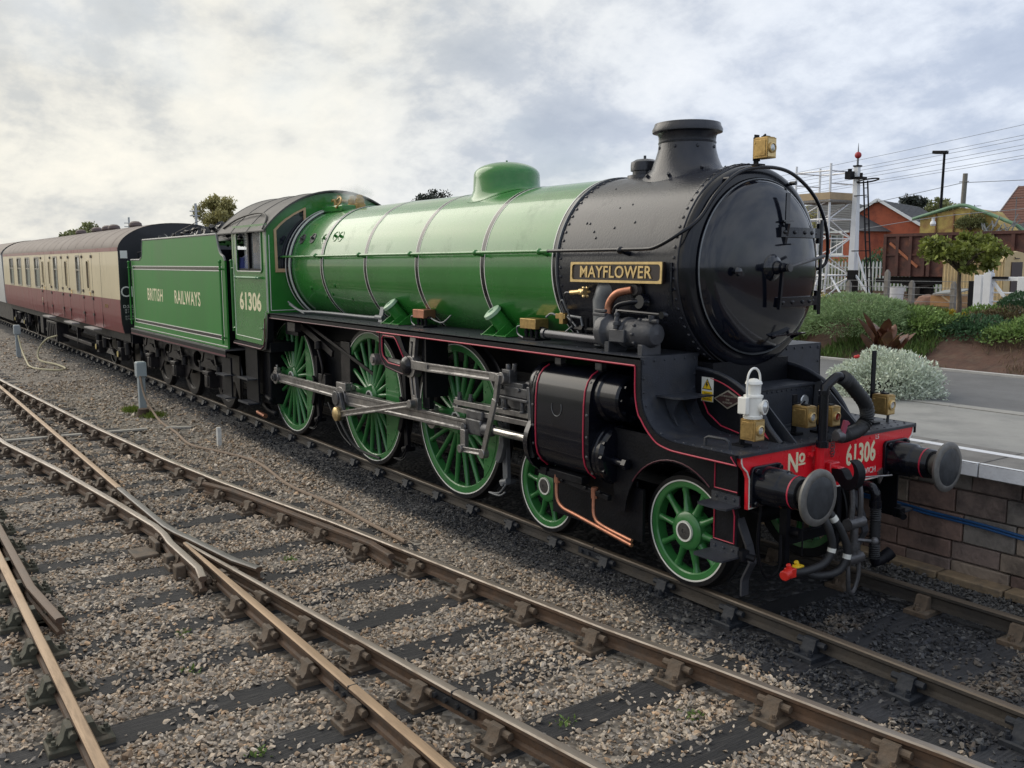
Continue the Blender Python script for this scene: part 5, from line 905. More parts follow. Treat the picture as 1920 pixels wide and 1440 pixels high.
# wisps of steam at the safety valves
def steam(name, c, r, dens):
    m = MB(); m.sph((0, 0, 0), 1., 12, 8); mt = bpy.data.materials.new('steam'); mt.use_nodes = True; nt = mt.node_tree; nt.nodes.clear()
    o_ = nt.nodes.new('ShaderNodeOutputMaterial'); v = nt.nodes.new('ShaderNodeVolumePrincipled'); t = nt.nodes.new('ShaderNodeTexCoord'); nz = nt.nodes.new('ShaderNodeTexNoise'); nz.inputs['Scale'].default_value = 1.6; nz.inputs['Detail'].default_value = 4
    ln = nt.nodes.new('ShaderNodeVectorMath'); ln.operation = 'LENGTH'; nt.links.new(t.outputs['Object'], ln.inputs[0]); nt.links.new(t.outputs['Object'], nz.inputs['Vector'])
    a = nt.nodes.new('ShaderNodeMath'); a.operation = 'SUBTRACT'; a.inputs[0].default_value = 1.; nt.links.new(ln.outputs['Value'], a.inputs[1])
    b = nt.nodes.new('ShaderNodeMath'); b.operation = 'SUBTRACT'; nt.links.new(nz.outputs[0], b.inputs[0]); b.inputs[1].default_value = .44; b.use_clamp = True
    c_ = nt.nodes.new('ShaderNodeMath'); c_.operation = 'MULTIPLY'; nt.links.new(a.outputs[0], c_.inputs[0]); nt.links.new(b.outputs[0], c_.inputs[1])
    d = nt.nodes.new('ShaderNodeMath'); d.operation = 'MULTIPLY'; nt.links.new(c_.outputs[0], d.inputs[0]); d.inputs[1].default_value = dens; nt.links.new(d.outputs[0], v.inputs['Density']); v.inputs['Color'].default_value = (.95, .95, .95, 1)
    nt.links.new(v.outputs[0], o_.inputs['Volume']); o = bpy.data.objects.new(name, m.mesh(name, mt)); place(o, None, Matrix.Translation(c) @ Matrix.Diagonal((*r, 1))); return o
tag(steam('steam', (-7.95, -.05, 3.80), (.50, .32, .20), 30), 'faint white steam drifting from the brass safety valves before the cab', 'steam', kind='stuff')
# ================================================================ ground and ballast
def fbm(x, y, s=1., o=0.): return noise.fractal(Vector((x*s+o, y*s-o, o)), 1., 2., 4)
def sheet(name, x0, x1, y0, y1, nx, ny, zf, mat, kind='structure', label=None):
    xs, ys = np.linspace(x0, x1, nx+1), np.linspace(y0, y1, ny+1)
    vs = [(x, y, zf(x, y)) for x in xs for y in ys]; k = ny+1
    o = MB().add(vs, [(i*k+j, (i+1)*k+j, (i+1)*k+j+1, i*k+j+1) for i in range(nx) for j in range(ny)]).obj(name, mat, None, smooth=70)
    if kind: o['kind'] = kind
    if label: o['label'] = label
    return o
def ballast_material():
    m = bpy.data.materials.new('ballast_bed'); m.use_nodes = True; nt = m.node_tree; n = nt.nodes; b = n['Principled BSDF']; lk = nt.links.new
    t = n.new('ShaderNodeTexCoord'); vo = n.new('ShaderNodeTexVoronoi'); vo.inputs['Scale'].default_value = 19; lk(t.outputs['Object'], vo.inputs['Vector'])
    r = n.new('ShaderNodeValToRGB'); sp = n.new('ShaderNodeSeparateColor'); lk(vo.outputs['Color'], sp.inputs[0]); lk(sp.outputs[0], r.inputs[0])
    ramp(r, [(0., (.05, .042, .034)), (.35, (.13, .11, .088)), (.7, (.20, .175, .145)), (1., (.30, .27, .23))])  # darker than the loose stones: shade of the gaps is put into the colour
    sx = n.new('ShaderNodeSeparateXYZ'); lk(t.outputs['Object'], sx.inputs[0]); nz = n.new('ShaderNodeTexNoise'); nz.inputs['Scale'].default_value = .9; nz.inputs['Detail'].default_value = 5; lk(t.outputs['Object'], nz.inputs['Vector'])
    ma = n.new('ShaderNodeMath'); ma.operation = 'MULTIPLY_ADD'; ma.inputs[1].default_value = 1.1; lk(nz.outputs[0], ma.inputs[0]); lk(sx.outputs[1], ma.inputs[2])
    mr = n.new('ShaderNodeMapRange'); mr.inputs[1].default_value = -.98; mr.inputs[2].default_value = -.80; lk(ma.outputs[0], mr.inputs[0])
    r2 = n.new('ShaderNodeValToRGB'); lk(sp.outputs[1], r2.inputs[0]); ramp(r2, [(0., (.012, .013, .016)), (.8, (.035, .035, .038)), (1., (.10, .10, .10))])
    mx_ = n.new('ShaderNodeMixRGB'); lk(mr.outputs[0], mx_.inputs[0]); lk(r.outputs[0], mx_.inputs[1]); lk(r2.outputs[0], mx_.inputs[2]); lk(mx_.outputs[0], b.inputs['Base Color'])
    b.inputs['Roughness'].default_value = .8; bp = n.new('ShaderNodeBump'); bp.inputs['Strength'].default_value = .9; bp.inputs['Distance'].default_value = .03; bp.invert = True; lk(vo.outputs['Distance'], bp.inputs['Height']); lk(bp.outputs[0], b.inputs['Normal'])
    return m
ZG = -.200
sheet('ground', -1500, 900, -900, 1500, 2, 2, lambda x, y: -.45, M('rough_ground', (.09, .10, .05), .9, var=.4, vs=.3, dirt=(.12, .09, .06), ds=.2))
def sst(t): t = np.clip(t, 0, 1); return t*t*(3-2*t)
def level(x, y): return .05*sst((y+1.95)/.45)*sst((.75-x)/1.2)*sst((1.1-np.abs(y+.0))/.001*0+1)
def bedz(x, y):
    z = ZG+.02*fbm(x, y, .8, 3.)+float(level(x, y))
    if y < -6.2: z += .03
    return z
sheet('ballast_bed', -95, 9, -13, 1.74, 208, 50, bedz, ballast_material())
# rail lines: plan polylines
Acv = [(-60, -4.02), (-26, -4.0), (-22, -3.93), (-19, -3.80), (-11.4, -3.34), (-8., -3.06), (-6.1, -2.84), (-3.6, -2.46), (-1.3, -2.19), (.3, -1.99), (1.2, -1.84), (2.1, -1.72), (2.8, -1.61), (9, -.98)]
Ccv = [(-26, -5.54), (-22, -5.47), (-19, -5.33), (-10.7, -4.78), (-8.2, -4.44), (-5.95, -4.20), (-4.3, -4.03)]
Cleg = [(-3.80, -3.985), (.48, -3.49), (1.79, -3.31), (9, -2.5)]
yA = lambda x: float(np.interp(x, [q[0] for q in Acv], [q[1] for q in Acv]))
yC = lambda x: float(np.interp(x, [q[0] for q in Ccv+Cleg], [q[1] for q in Ccv+Cleg]))
railside = M('rail_rust', (.090, .052, .030), .7, var=.3, vs=9, bump=.2, bs=40, dirt=(.05, .04, .032), ds=6, dth=.52)
railtop = M('rail_worn_top', (.27, .235, .20), .38, metal=.55, var=.15, vs=4, dirt=(.16, .12, .085), ds=5, dth=.55, stretch=(.3, 3, 1))
railtan = M('rail_tan_top', (.36, .25, .155), .5, metal=.3, var=.15, vs=4, dirt=(.22, .155, .10), ds=5, dth=.55, stretch=(.3, 3, 1))
raildk = M('rail_dark_top', (.125, .10, .075), .48, metal=.35, var=.2, vs=4, dirt=(.08, .06, .045), ds=4, dth=.5, stretch=(.3, 3, 1))
raildks = M('rail_dark_side', (.05, .041, .032), .65, var=.35, vs=8, bump=.2, bs=40, dirt=(.025, .023, .022), ds=4, dth=.5)
PR = [(-.035, -.012), (-.026, -.002), (0, 0.), (.026, -.002), (.035, -.012), (.035, -.034), (.024, -.046), (.0095, -.054), (.0095, -.105), (.03, -.115), (.034, -.14), (-.034, -.14), (-.03, -.115), (-.0095, -.105), (-.0095, -.054), (-.024, -.046), (-.035, -.034)]
def rail(pts, mats, parent, name='rail', z=0., tip=False):
    pts = [Vector((*q, 0)) for q in pts]; m = MB(); k = len(PR); vs = []
    for i, q in enumerate(pts):
        d = (pts[min(i+1, len(pts)-1)]-pts[max(i-1, 0)]).normalized(); sdv = Vector((-d.y, d.x, 0))
        for a, b in PR:
            w = .35 if (tip and i == 0) else 1.
            vs.append(q+sdv*a*w+Vector((0, 0, b+z)))
    fs = [(i*k+j, i*k+(j+1) % k, (i+1)*k+(j+1) % k, (i+1)*k+j) for i in range(len(pts)-1) for j in range(k)]; m.add(vs, fs)
    m.mi = [0 if (f % k) in (0, 1, 2, 3) else 1 for f in range(len(fs))]; m.add(vs[:k], [tuple(range(k))]); m.mi[-1] = 1; m.add(vs[-k:], [tuple(range(k))]); m.mi[-1] = 1
    return m.obj(name, mats, parent, smooth=30)
def track(name, label):
    e = empty(name); e['kind'] = 'structure'; e['label'] = label; return e
t1 = track('railway_track', 'dark oily track under the train, beside the platform'); t2 = track('railway_track', 'pointwork crossing the foreground from left to bottom right'); t3 = track('railway_track', 'rusty nearest track along the bottom left, parallel to the train')
for s in (-1, 1): rail([(9, s*.753), (2.4, s*.753), (-1.3, s*.753), (-60, s*.753), (-95, s*.753)], [raildk, raildks], t1)
rail(Acv[::-1], [railtop, railside], t2); rail(Ccv[::-1][1:]+[], [railtop, railside], t2)
rail([(-5.95, -4.20), (-4.6, -4.075), (-4.25, -4.075), (-3.9, -4.105), (-2.95, -4.108), (-2.66, -4.16)], [railtop, railside], t2, 'wing_rail'); rail([(-6.6, -4.0), (-4.55, -3.985), (-4.25, -3.955), (-3.9, -3.895), (-3.0, -3.765), (-2.62, -3.66)], [M('rail_blue_worn', (.12, .115, .11), .4, metal=.5, var=.3, vs=6), railside], t2, 'wing_rail')
rail(Cleg, [railtop, railside], t2, tip=True)
rail([(-3.80, -4.0), (-2, -4.0), (9, -4.0)], [railtan, railside], t3, tip=True); rail([(-95, -4.0), (-26, -4.0), (-6.6, -4.0)], [railtan, railside], t3); rail([(-95, -5.565), (-3, -5.565), (9, -5.565)], [railtan, railside], t3)
rail([(-6.25, yA(-6.25)-.20), (-5.7, yA(-5.7)-.118), (-2.7, yA(-2.7)-.118), (-2.25, yA(-2.25)-.19)], [railside, railside], t2, 'check_rail')
rail([(-8.5, -5.40), (-8, -5.445), (-3.3, -5.445), (-2.35, -5.37)], [M('rail_check_top', (.14, .095, .065), .6, var=.2, vs=6), railside], t3, 'check_rail')
# chairs
iron = M('chair_rust', (.11, .078, .052), .7, var=.35, vs=14, bump=.25, bs=50, dirt=(.055, .05, .04), ds=9, dth=.52); irond = M('chair_dark', (.022, .025, .031), .6, var=.4, vs=14, bump=.2, bs=50, spec=.3); irong = M('chair_mossy', (.065, .065, .045), .75, var=.4, vs=12, bump=.25, bs=50, dirt=(.10, .075, .05), ds=8, dth=.52)
def chair_mesh(mat):
    m = MB(); m.add(*(lambda a: ([(x*e, y*f, z) for z, e, f in ((-.19, 1, 1), (-.155, 1, 1), (-.145, .85, .94)) for x, y in ((-.10, -.19), (.10, -.19), (.10, .19), (-.10, .19))], [(i*4+j, i*4+(j+1) % 4, (i+1)*4+(j+1) % 4, (i+1)*4+j) for i in range(2) for j in range(4)]+[(8, 9, 10, 11), (3, 2, 1, 0)]))(0))
    for s in (-1, 1):
        o = [(s*.040, -.038), (s*.078, -.040), (s*.088, -.06), (s*.098, -.10), (s*.125, -.135), (s*.165, -.148), (s*.03, -.148), (s*.028, -.10)]
        m.plate(o, [], lambda a, b: Vector((-.055, a, b)), (.11, 0, 0))
    m.cyl((-.12, -.050, -.078), (.12, -.050, -.078), .026, n=8)
    for a, b in ((-.06, -.155), (.06, -.155), (.0, .155)):
        m.cyl((a, b, -.15), (a, b, -.095), .014, n=6); m.cyl((a, b, -.145), (a, b, -.118), .026, n=6)
    return m.mesh('rail_chair', mat)
CH = [chair_mesh(iron), chair_mesh(irond), chair_mesh(irong)]
wood = M('sleeper_wood', (.020, .020, .021), .8, var=.6, vs=10, bump=.9, bs=14, dirt=(.075, .07, .066), ds=6, dth=.57, stretch=(9, .7, 3)); wood1 = M('sleeper_oily', (.020, .021, .025), .55, var=.45, vs=10, bump=.4, bs=18, dirt=(.05, .05, .052), ds=5, dth=.56, stretch=(9, .7, 3))
SLEEPERS = []
def sleeper(x, y0, y1, parent, mat, w=.26, rot=0.):
    m = MB(); n = 6; ys = np.linspace(y0, y1, n); vs = []
    for y in ys:
        j = random.uniform(-.006, .006); vs += [(x-w/2+j, y, -.32), (x+w/2+j, y, -.32), (x+w/2+j, y, -.20), (x+w/2-.012+j, y, -.188), (x-w/2+.012+j, y, -.188), (x-w/2+j, y, -.20)]
    m.add(vs, [(i*6+j, i*6+(j+1) % 6, (i+1)*6+(j+1) % 6, (i+1)*6+j) for i in range(n-1) for j in range(6)]+[tuple(range(6)), tuple(range(6*n-6, 6*n))]); SLEEPERS.append((x, y0, y1, w)); return m.obj('sleeper', mat, parent, smooth=20)
def chair(x, y, k, parent, ang=0., flip=False): return inst(CH[k], 'rail_chair', parent, Matrix.Translation((x, y, 0)) @ Matrix.Rotation(ang+(math.pi if flip else 0), 4, 'Z'))
random.seed(11)
for k in range(-90, 10):
    x = .5+.785*k
    if x < -66: continue
    sleeper(x, -1.30, 1.30, t1, wood1); chair(x, -.753, 1, t1)
    if x > -3: chair(x, .753, 0, t1, flip=True)
for k in range(-66, 9):
    x = .22+.765*k; big_ = -24 < x < 9; ya = yA(x)
    y1 = ya+.55 if big_ else -3.4
    tp = t2 if big_ else t3; sleeper(x, -6.05, y1, tp, wood, .31 if big_ else .27)
    chair(x, -5.565, 2 if x > -6 else 0, t3)
    if big_:
        chair(x, ya, 0, t2, .09)
        if abs(x+3.85) > 1.0: chair(x, yC(x), 0, t2, .10)
        if x < -5.2 and x > -18 or x > -2.8: chair(x, -4.0, 0, t3)
    else: chair(x, -4.0, 0, t3)
    if -4.9 < x < -2.8: chair(x, -4.04, 0, t2)
    if -6.2 < x < -2.3: chair(x, ya-.118, 0, t2, .09)
    if -8.3 < x < -2.4: chair(x, -5.445, 2, t3, flip=True)
def fishplate(x, y, ang, parent, mat):
    m = MB()
    for s in (-1, 1):
        m.box((0, s*.022, -.08), (.46, .022, .06))
        for a in (-.17, -.06, .06, .17): m.cyl((a, s*.033, -.08), (a, s*.055, -.08), .02, n=6)
    m.box((0, 0, -.022), (.008, .073, .046)); return m.obj('fishplate', mat, parent, mat=Matrix.Translation((x, y, 0)) @ Matrix.Rotation(ang, 4, 'Z'))
fishplate(.52, -3.485, .13, t2, M('fishplate_black', (.022, .023, .026), .5, var=.4, vs=12)); fishplate(.06, -4.0, 0, t3, MATS['fishplate_black']); fishplate(-1.28, -.753, 0, t1, irond); fishplate(-6.6, -4.0, 0, t3, iron)
P4c = MB(); P4c.box((-4.28, -4.17, -.12), (.30, .05, .12)); P4c.box((-4.2, -4.3, -.17), (.34, .24, .05)); P4c.box((-3.7, -4.18, -.12), (.14, .08, .10)); P4c.box((-3.3, -4.19, -.13), (.12, .1, .14)); P4c.obj('crossing_block', iron, t2, bevel=.012)
# ---- loose ballast stones (instanced, too many to count)
stones = bpy.data.collections.new('stone_shapes')
sm_ = bpy.data.materials.new('stone'); sm_.use_nodes = True; nt = sm_.node_tree; b = nt.nodes['Principled BSDF']; at = nt.nodes.new('ShaderNodeAttribute'); at.attribute_type = 'INSTANCER'; at.attribute_name = 'tint'
tcn = nt.nodes.new('ShaderNodeTexCoord'); nz = nt.nodes.new('ShaderNodeTexNoise'); nz.inputs['Scale'].default_value = 2.5; nz.inputs['Detail'].default_value = 4; nt.links.new(tcn.outputs['Object'], nz.inputs['Vector'])
mr = nt.nodes.new('ShaderNodeMapRange'); mr.inputs[1].default_value = .3; mr.inputs[2].default_value = .7; mr.inputs[3].default_value = .72; mr.inputs[4].default_value = 1.25; nt.links.new(nz.outputs[0], mr.inputs[0])
vm = nt.nodes.new('ShaderNodeVectorMath'); vm.operation = 'SCALE'; nt.links.new(at.outputs['Vector'], vm.inputs[0]); nt.links.new(mr.outputs[0], vm.inputs['Scale']); nt.links.new(vm.outputs[0], b.inputs['Base Color']); b.inputs['Roughness'].default_value = .78
for k in range(7):
    bm = bmesh.new()
    for i in range(11):
        d = Vector(rng.normal(size=3)).normalized(); d = Vector((d.x*(.9+.5*random.random()), d.y*.8, d.z*.55)); bm.verts.new(d*random.uniform(.75, 1.1))
    bmesh.ops.convex_hull(bm, input=bm.verts)
    for v in [v for v in bm.verts if not v.link_faces]: bm.verts.remove(v)
    me = bpy.data.meshes.new('stone'); bm.to_mesh(me); bm.free(); me.materials.append(sm_); so2 = bpy.data.objects.new('stone_shape', me); stones.objects.link(so2)
def scatter_stones():
    P_, S_, T_ = [], [], []
    slx = np.array([s[0] for s in SLEEPERS]); sly0 = np.array([s[1] for s in SLEEPERS]); sly1 = np.array([s[2] for s in SLEEPERS]); slw = np.array([s[3] for s in SLEEPERS])
    zones = [(-4.5, 6.5, -6.9, 1.72, 1800, .0172), (-10, -4.5, -6.6, 1.7, 820, .022), (-20, -10, -6.4, 1.7, 240, .028), (-36, -20, -6.4, 1.2, 48, .034)]
    for x0, x1, y0, y1, dens, sz in zones:
        n = int((x1-x0)*(y1-y0)*dens); x = rng.uniform(x0, x1, n); y = rng.uniform(y0, y1, n)
        # keep what could be seen from about the camera's place (with a margin)
        v = np.stack([x-CAM.x, y-CAM.y, np.full(n, ZG-CAM.z)], -1); dz_ = v@np.array(fw); u = v@np.array(rt)/dz_; w = v@np.array(up)/dz_
        ok = (dz_ > .3) & (np.abs(u) < .556*1.22) & (w > -.417*1.25); ok &= ~((y > -.55) & (y < .6) & (x < .6))
        x, y = x[ok], y[ok]; n = len(x)
        nf = np.array([noise.fractal(Vector((a*.9, b*.9, 0)), 1., 2., 3) for a, b in zip(x, y)]); n2 = np.array([noise.noise(Vector((a*1.3, b*.9, 7.)))+.5*noise.noise(Vector((a*5., b*2.6, 3.))) for a, b in zip(x, y)])
        lev = level(x, y); on = np.zeros(n, bool)
        for sx, a, b, w_ in zip(slx, sly0, sly1, slw): on |= (np.abs(x-sx) < w_/2-.01) & (y > a) & (y < b)
        on &= lev < .02
        keep = ~on | (rng.random(n) < np.where(y > -1.5, .12, np.clip(.11+.95*n2, .04, .95)))
        for q in (-.753, .753): keep &= np.abs(y-q) > .075
        keep &= np.abs(y+5.565) > .075; keep &= np.abs(y-np.interp(x, [c[0] for c in Acv], [c[1] for c in Acv])) > .075
        keep &= (np.abs(y+4.0) > .075); keep &= np.abs(y-np.interp(x, [c[0] for c in Ccv+Cleg], [c[1] for c in Ccv+Cleg])) > .075
        x, y, nf, n2, on, lev = x[keep], y[keep], nf[keep], n2[keep], on[keep], lev[keep]; n = len(x)
        s = sz*np.clip(rng.lognormal(0, .33, n), .45, 2.1); s = np.where((y > -1.5) & (x < .3), s*.72, s)
        z = ZG+lev+.018*nf+rng.uniform(-.012, .026, n); z = np.where(on, -.186+s*.3, z)
        pal = np.array([(.33, .285, .23), (.26, .235, .20), (.22, .165, .115), (.42, .38, .32), (.19, .18, .165), (.30, .25, .19), (.36, .26, .17)]); dk = np.array([(.016, .018, .023), (.026, .028, .034), (.021, .022, .027), (.05, .052, .057), (.019, .021, .026), (.032, .033, .036), (.085, .085, .085)])
        c = pal[rng.choice(7, n, p=[.24, .24, .10, .12, .14, .12, .04])]*rng.uniform(.85, 1.4, (n, 1))*np.array([(1.19, 1.12, 1.05)]); cdk = dk[rng.integers(0, 7, n)]*rng.uniform(.8, 1.25, (n, 1))
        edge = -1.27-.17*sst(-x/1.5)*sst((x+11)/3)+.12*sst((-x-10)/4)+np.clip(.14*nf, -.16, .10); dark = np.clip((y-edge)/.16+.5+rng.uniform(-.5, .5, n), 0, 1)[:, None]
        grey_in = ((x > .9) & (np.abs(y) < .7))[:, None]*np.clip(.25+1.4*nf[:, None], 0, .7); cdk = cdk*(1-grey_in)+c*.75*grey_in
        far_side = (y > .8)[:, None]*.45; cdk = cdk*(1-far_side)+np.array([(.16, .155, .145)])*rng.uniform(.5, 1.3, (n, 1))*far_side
        rust = np.exp(-np.minimum(np.minimum(np.abs(y+4.0), np.abs(y+5.565)), np.abs(y-np.interp(x, [q[0] for q in Acv], [q[1] for q in Acv])))/.16)[:, None]*.32
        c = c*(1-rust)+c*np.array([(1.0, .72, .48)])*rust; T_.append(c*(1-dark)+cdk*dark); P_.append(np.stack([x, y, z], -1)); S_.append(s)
    return np.concatenate(P_), np.concatenate(S_), np.concatenate(T_)
SP, SS, ST = scatter_stones(); NS = len(SP)
me = bpy.data.meshes.new('ballast_stones'); me.vertices.add(NS); me.vertices.foreach_set('co', SP.astype(np.float32).ravel())
for nm, ty, dat, key in (('rot', 'FLOAT_VECTOR', rng.uniform(-.5, .5, (NS, 3))*np.array([1.6, 1.6, 6.3]), 'vector'), ('scl', 'FLOAT_VECTOR', SS[:, None]*rng.uniform(.75, 1.3, (NS, 3)), 'vector'), ('tint', 'FLOAT_VECTOR', ST, 'vector'), ('vid', 'INT', rng.integers(0, 7, NS), 'value')):
    at_ = me.attributes.new(nm, ty, 'POINT'); at_.data.foreach_set(key, np.asarray(dat, dtype=np.int32 if ty == 'INT' else np.float32).ravel())
bo_ = bpy.data.objects.new('ballast_stones', me); place(bo_); tag(bo_, 'loose broken stone ballast between and beside the rails', 'ballast', kind='stuff'); me.materials.append(sm_)
ng = bpy.data.node_groups.new('stones', 'GeometryNodeTree'); ng.interface.new_socket('Geometry', in_out='INPUT', socket_type='NodeSocketGeometry'); ng.interface.new_socket('Geometry', in_out='OUTPUT', socket_type='NodeSocketGeometry')
gi = ng.nodes.new('NodeGroupInput'); go = ng.nodes.new('NodeGroupOutput'); io = ng.nodes.new('GeometryNodeInstanceOnPoints'); ci = ng.nodes.new('GeometryNodeCollectionInfo'); ci.inputs['Collection'].default_value = stones; ci.inputs['Separate Children'].default_value = True; ci.inputs['Reset Children'].default_value = True
def na(nm, ty):
    n_ = ng.nodes.new('GeometryNodeInputNamedAttribute'); n_.data_type = ty; n_.inputs['Name'].default_value = nm; return next(o for o in n_.outputs if o.enabled and o.name == 'Attribute')
ng.links.new(gi.outputs[0], io.inputs['Points']); ng.links.new(ci.outputs[0], io.inputs['Instance']); io.inputs['Pick Instance'].default_value = True
ng.links.new(na('vid', 'INT'), io.inputs['Instance Index']); ng.links.new(na('rot', 'FLOAT_VECTOR'), io.inputs['Rotation']); ng.links.new(na('scl', 'FLOAT_VECTOR'), io.inputs['Scale']); ng.links.new(io.outputs[0], go.inputs[0])
bo_.modifiers.new('stones', 'NODES').node_group = ng
# ---- posts, cables, peg, planks, weeds between the tracks
pgrey = M('post_grey', (.30, .34, .35), .55, var=.08, vs=6, dirt=(.20, .23, .23), ds=4, dth=.6)
rope = M('old_hose', (.24, .175, .125), .8, var=.2, vs=20, bump=.3, bs=80); ropey = M('yellow_hose', (.42, .38, .24), .7, var=.15, vs=12)
for x, y, lab in ((-13.67, -2.02, 'grey square post with a cap, standing in grass beside the tender track'), (-27.5, -2.46, 'grey square post with a cap, beside the carriage at the far left')):
    t = thing('cable_post', lab, 'post', (x, y, -.2), 'grey posts between the tracks')
    MB().box((x, y, .22), (.13, .13, .86)).obj('post', pgrey, t, bevel=.01); MB().box((x, y, .68), (.19, .19, .28)).box((x, y, .825), (.16, .16, .02)).obj('post_cap', pgrey, t, bevel=.012)
pth = spline([(-13.58, -2.06, .55), (-13.35, -2.05, .2), (-12.95, -2.0, -.08), (-12.2, -2.05, -.17), (-11.0, -2.12, -.17), (-9.7, -2.24, -.17), (-8.9, -2.05, -.17), (-8.0, -1.84, -.17), (-7.2, -1.88, -.16), (-6.0, -2.0, -.16), (-4.65, -1.93, -.16), (-3.7, -1.95, -.16), (-2.93, -1.97, -.15)], 10)
tag(MB().tube(pth, .022, 8).obj('hose', rope), 'long brown hose snaking over the ballast from the grey post', 'hose')
pth = spline([(-27.4, -2.45, .5), (-26.9, -2.44, .1), (-25.6, -2.5, -.14), (-24.0, -2.62, -.16), (-23.1, -2.50, -.16), (-22.5, -2.1, -.16), (-22.8, -1.9, -.15), (-24.0, -1.95, -.14), (-25.2, -2.2, -.1), (-25.5, -2.15, .2), (-25.3, -1.95, .5), (-25.0, -1.7, .62)], 8)
tag(MB().tube(pth, .026, 8).obj('hose', ropey), 'pale yellow hose looped on the ballast beside the far left post', 'hose')
tag(MB().add([(x+(-9.385), y-1.867, z) for z, w in ((-.2, .035), (.06, .045), (.12, .03)) for x, y in ((-w, -.03), (w, -.03), (w, .03), (-w, .03))], [(i*4+j, i*4+(j+1) % 4, i*4+4+(j+1) % 4, i*4+4+j) for i in range(2) for j in range(4)]+[(8, 9, 10, 11)]).obj('marker_peg', M('peg_white', (.55, .55, .52), .7, var=.15, vs=12), mat=None), 'short white marker peg in the ballast beside the rear driving wheel', 'peg')
pw = M('pale_plank', (.34, .32, .28), .8, var=.2, vs=8, bump=.3, bs=20, stretch=(6, 1, 3))
for (a, b, lab) in (((-11.87, -5.2), (-11.72, -3.50), 'pale plank lying across the track, left of the crossing rail'), ((-11.68, -3.12), (-11.60, -2.45), 'short pale plank just beyond the crossing rail'), ((-11.5, -2.15), (-11.3, -1.75), 'short pale plank beside the brown hose')):
    tag(MB().bar((*a, -.165), (*b, -.165), .12, .03).obj('plank', pw), lab, 'plank', 'pale planks laid across the tracks')
dkp = M('dark_board', (.035, .034, .034), .7, var=.4, vs=8)
for a, b, lab in (((-10.9, -1.62), (-10.7, -1.05), 'dark board on the sooty ballast beside the cab steps'), ((-7.6, -1.5), (-7.35, -1.1), 'dark board on the sooty ballast beside the driving wheels')):
    tag(MB().bar((*a, -.17), (*b, -.17), .14, .03).obj('board', dkp), lab, 'board', 'dark boards beside the train')
P_t = M('stump_brown', (.07, .045, .03), .9, var=.3, vs=15, bump=.5, bs=20); tag(MB().lathe([(.16, -.03), (.13, .05), (.10, .13), (.11, .16), (.0, .15)], (-13.2, -2.12, -.2), (0, 0, 1), 9).obj('stump', P_t), 'small rotten brown stump in the grass at the foot of the post', 'stump')
# ================================================================ platform
asph = M('platform_tarmac', (.30, .295, .275), .8, var=.14, vs=1.2, bump=.35, bs=120, dirt=(.20, .20, .19), ds=1.1, dth=.54)
asph2 = M('platform_tarmac_dark', (.15, .15, .15), .85, var=.15, vs=2, bump=.3, bs=140, dirt=(.10, .10, .10), ds=.9, dth=.52)
edgst = M('edge_stone', (.20, .19, .175), .8, var=.25, vs=5, bump=.3, bs=70, dirt=(.13, .12, .11), ds=3)
wpaint = M('worn_white_paint', (.74, .75, .77), .6, var=.12, vs=4, bump=.2, bs=40, dirt=(.36, .35, .33), ds=4, dth=.6)
PX0, PX1 = -70, 14
plat = MB().box2((PX0, 1.86, -.4), (PX1, 8.15, .955)).obj('platform', edgst); plat['kind'] = 'structure'; plat['label'] = 'railway platform behind the locomotive'
MB().box2((PX0, 2.35, .955), (PX1, 4.50, .972)).obj('platform_surface', asph, plat); MB().box2((PX0, 4.75, .955), (PX1, 8.02, .972)).obj('platform_surface', asph2, plat)
MB().box2((PX0, 8.03, .90), (PX1, 8.15, 1.005)).obj('rear_kerb', M('pale_kerb', (.42, .41, .39), .7, var=.15, vs=5), plat)
MB().box2((PX0, 2.06, .9755), (PX1, 2.17, .9795)).obj('white_line', wpaint, plat)
for y, n_, mt in ((4.50, .92, M('paving_strip', (.30, .29, .265), .75, var=.15, vs=6, bump=.2, bs=60)),):
    for k in range(int((PX1+34)/n_)): x = PX1-k*n_; MB().box2((x-n_+.012, 4.51, .94), (x, 4.62, .982)).obj('paving_slab', mt, plat, bevel=.004); MB().box2((x-n_+.012, 4.635, .94), (x, 4.74, .978)).obj('paving_slab', mt, plat, bevel=.004)
for k in range(28):                                             # coping slabs with white painted nose
    x = 6.2-k*.83; ex = random.uniform(-.006, .006)
    c = MB().box2((x-.815, 1.575+ex, .84), (x, 2.35, .975)).obj('coping_slab', edgst, plat, bevel=.008); MB().box2((x-.815, 1.555+ex, .855), (x, 1.5745+ex, .97)).box2((x-.815, 1.556+ex, .9755), (x, 1.60, .979)).obj('white_paint', wpaint, c, bevel=.004)
stc = [M('sandstone_%s' % k, c, .85, var=.25, vs=5, bump=.5, bs=28, dirt=(.03, .027, .026), ds=2.2, dth=.54) for k, c in (('brown', (.22, .165, .14)), ('red', (.23, .15, .12)), ('grey', (.22, .195, .17)), ('tan', (.28, .22, .17)))]
random.seed(5)
wall = MB().box2((PX0, 1.80, -.4), (PX1, 1.86, .84)).obj('platform_wall', M('mortar', (.22, .175, .15), .95, var=.2, vs=8)); wall['kind'] = 'structure'; wall['label'] = 'stone wall under the platform edge'
for zi, (z0, z1) in enumerate(((-.30, -.02), (-.02, .16), (.16, .43), (.43, .66), (.66, .835))):
    x = 5.2+.27*(zi % 2)
    while x > -9:
        L_ = random.uniform(.44, .58); d = random.uniform(-.010, .012)
        MB().box2((x-L_+.012, 1.75+d, z0+.007), (x, 1.82, z1-.007)).obj('stone_block', random.choice(stc), wall, bevel=.010); x -= L_
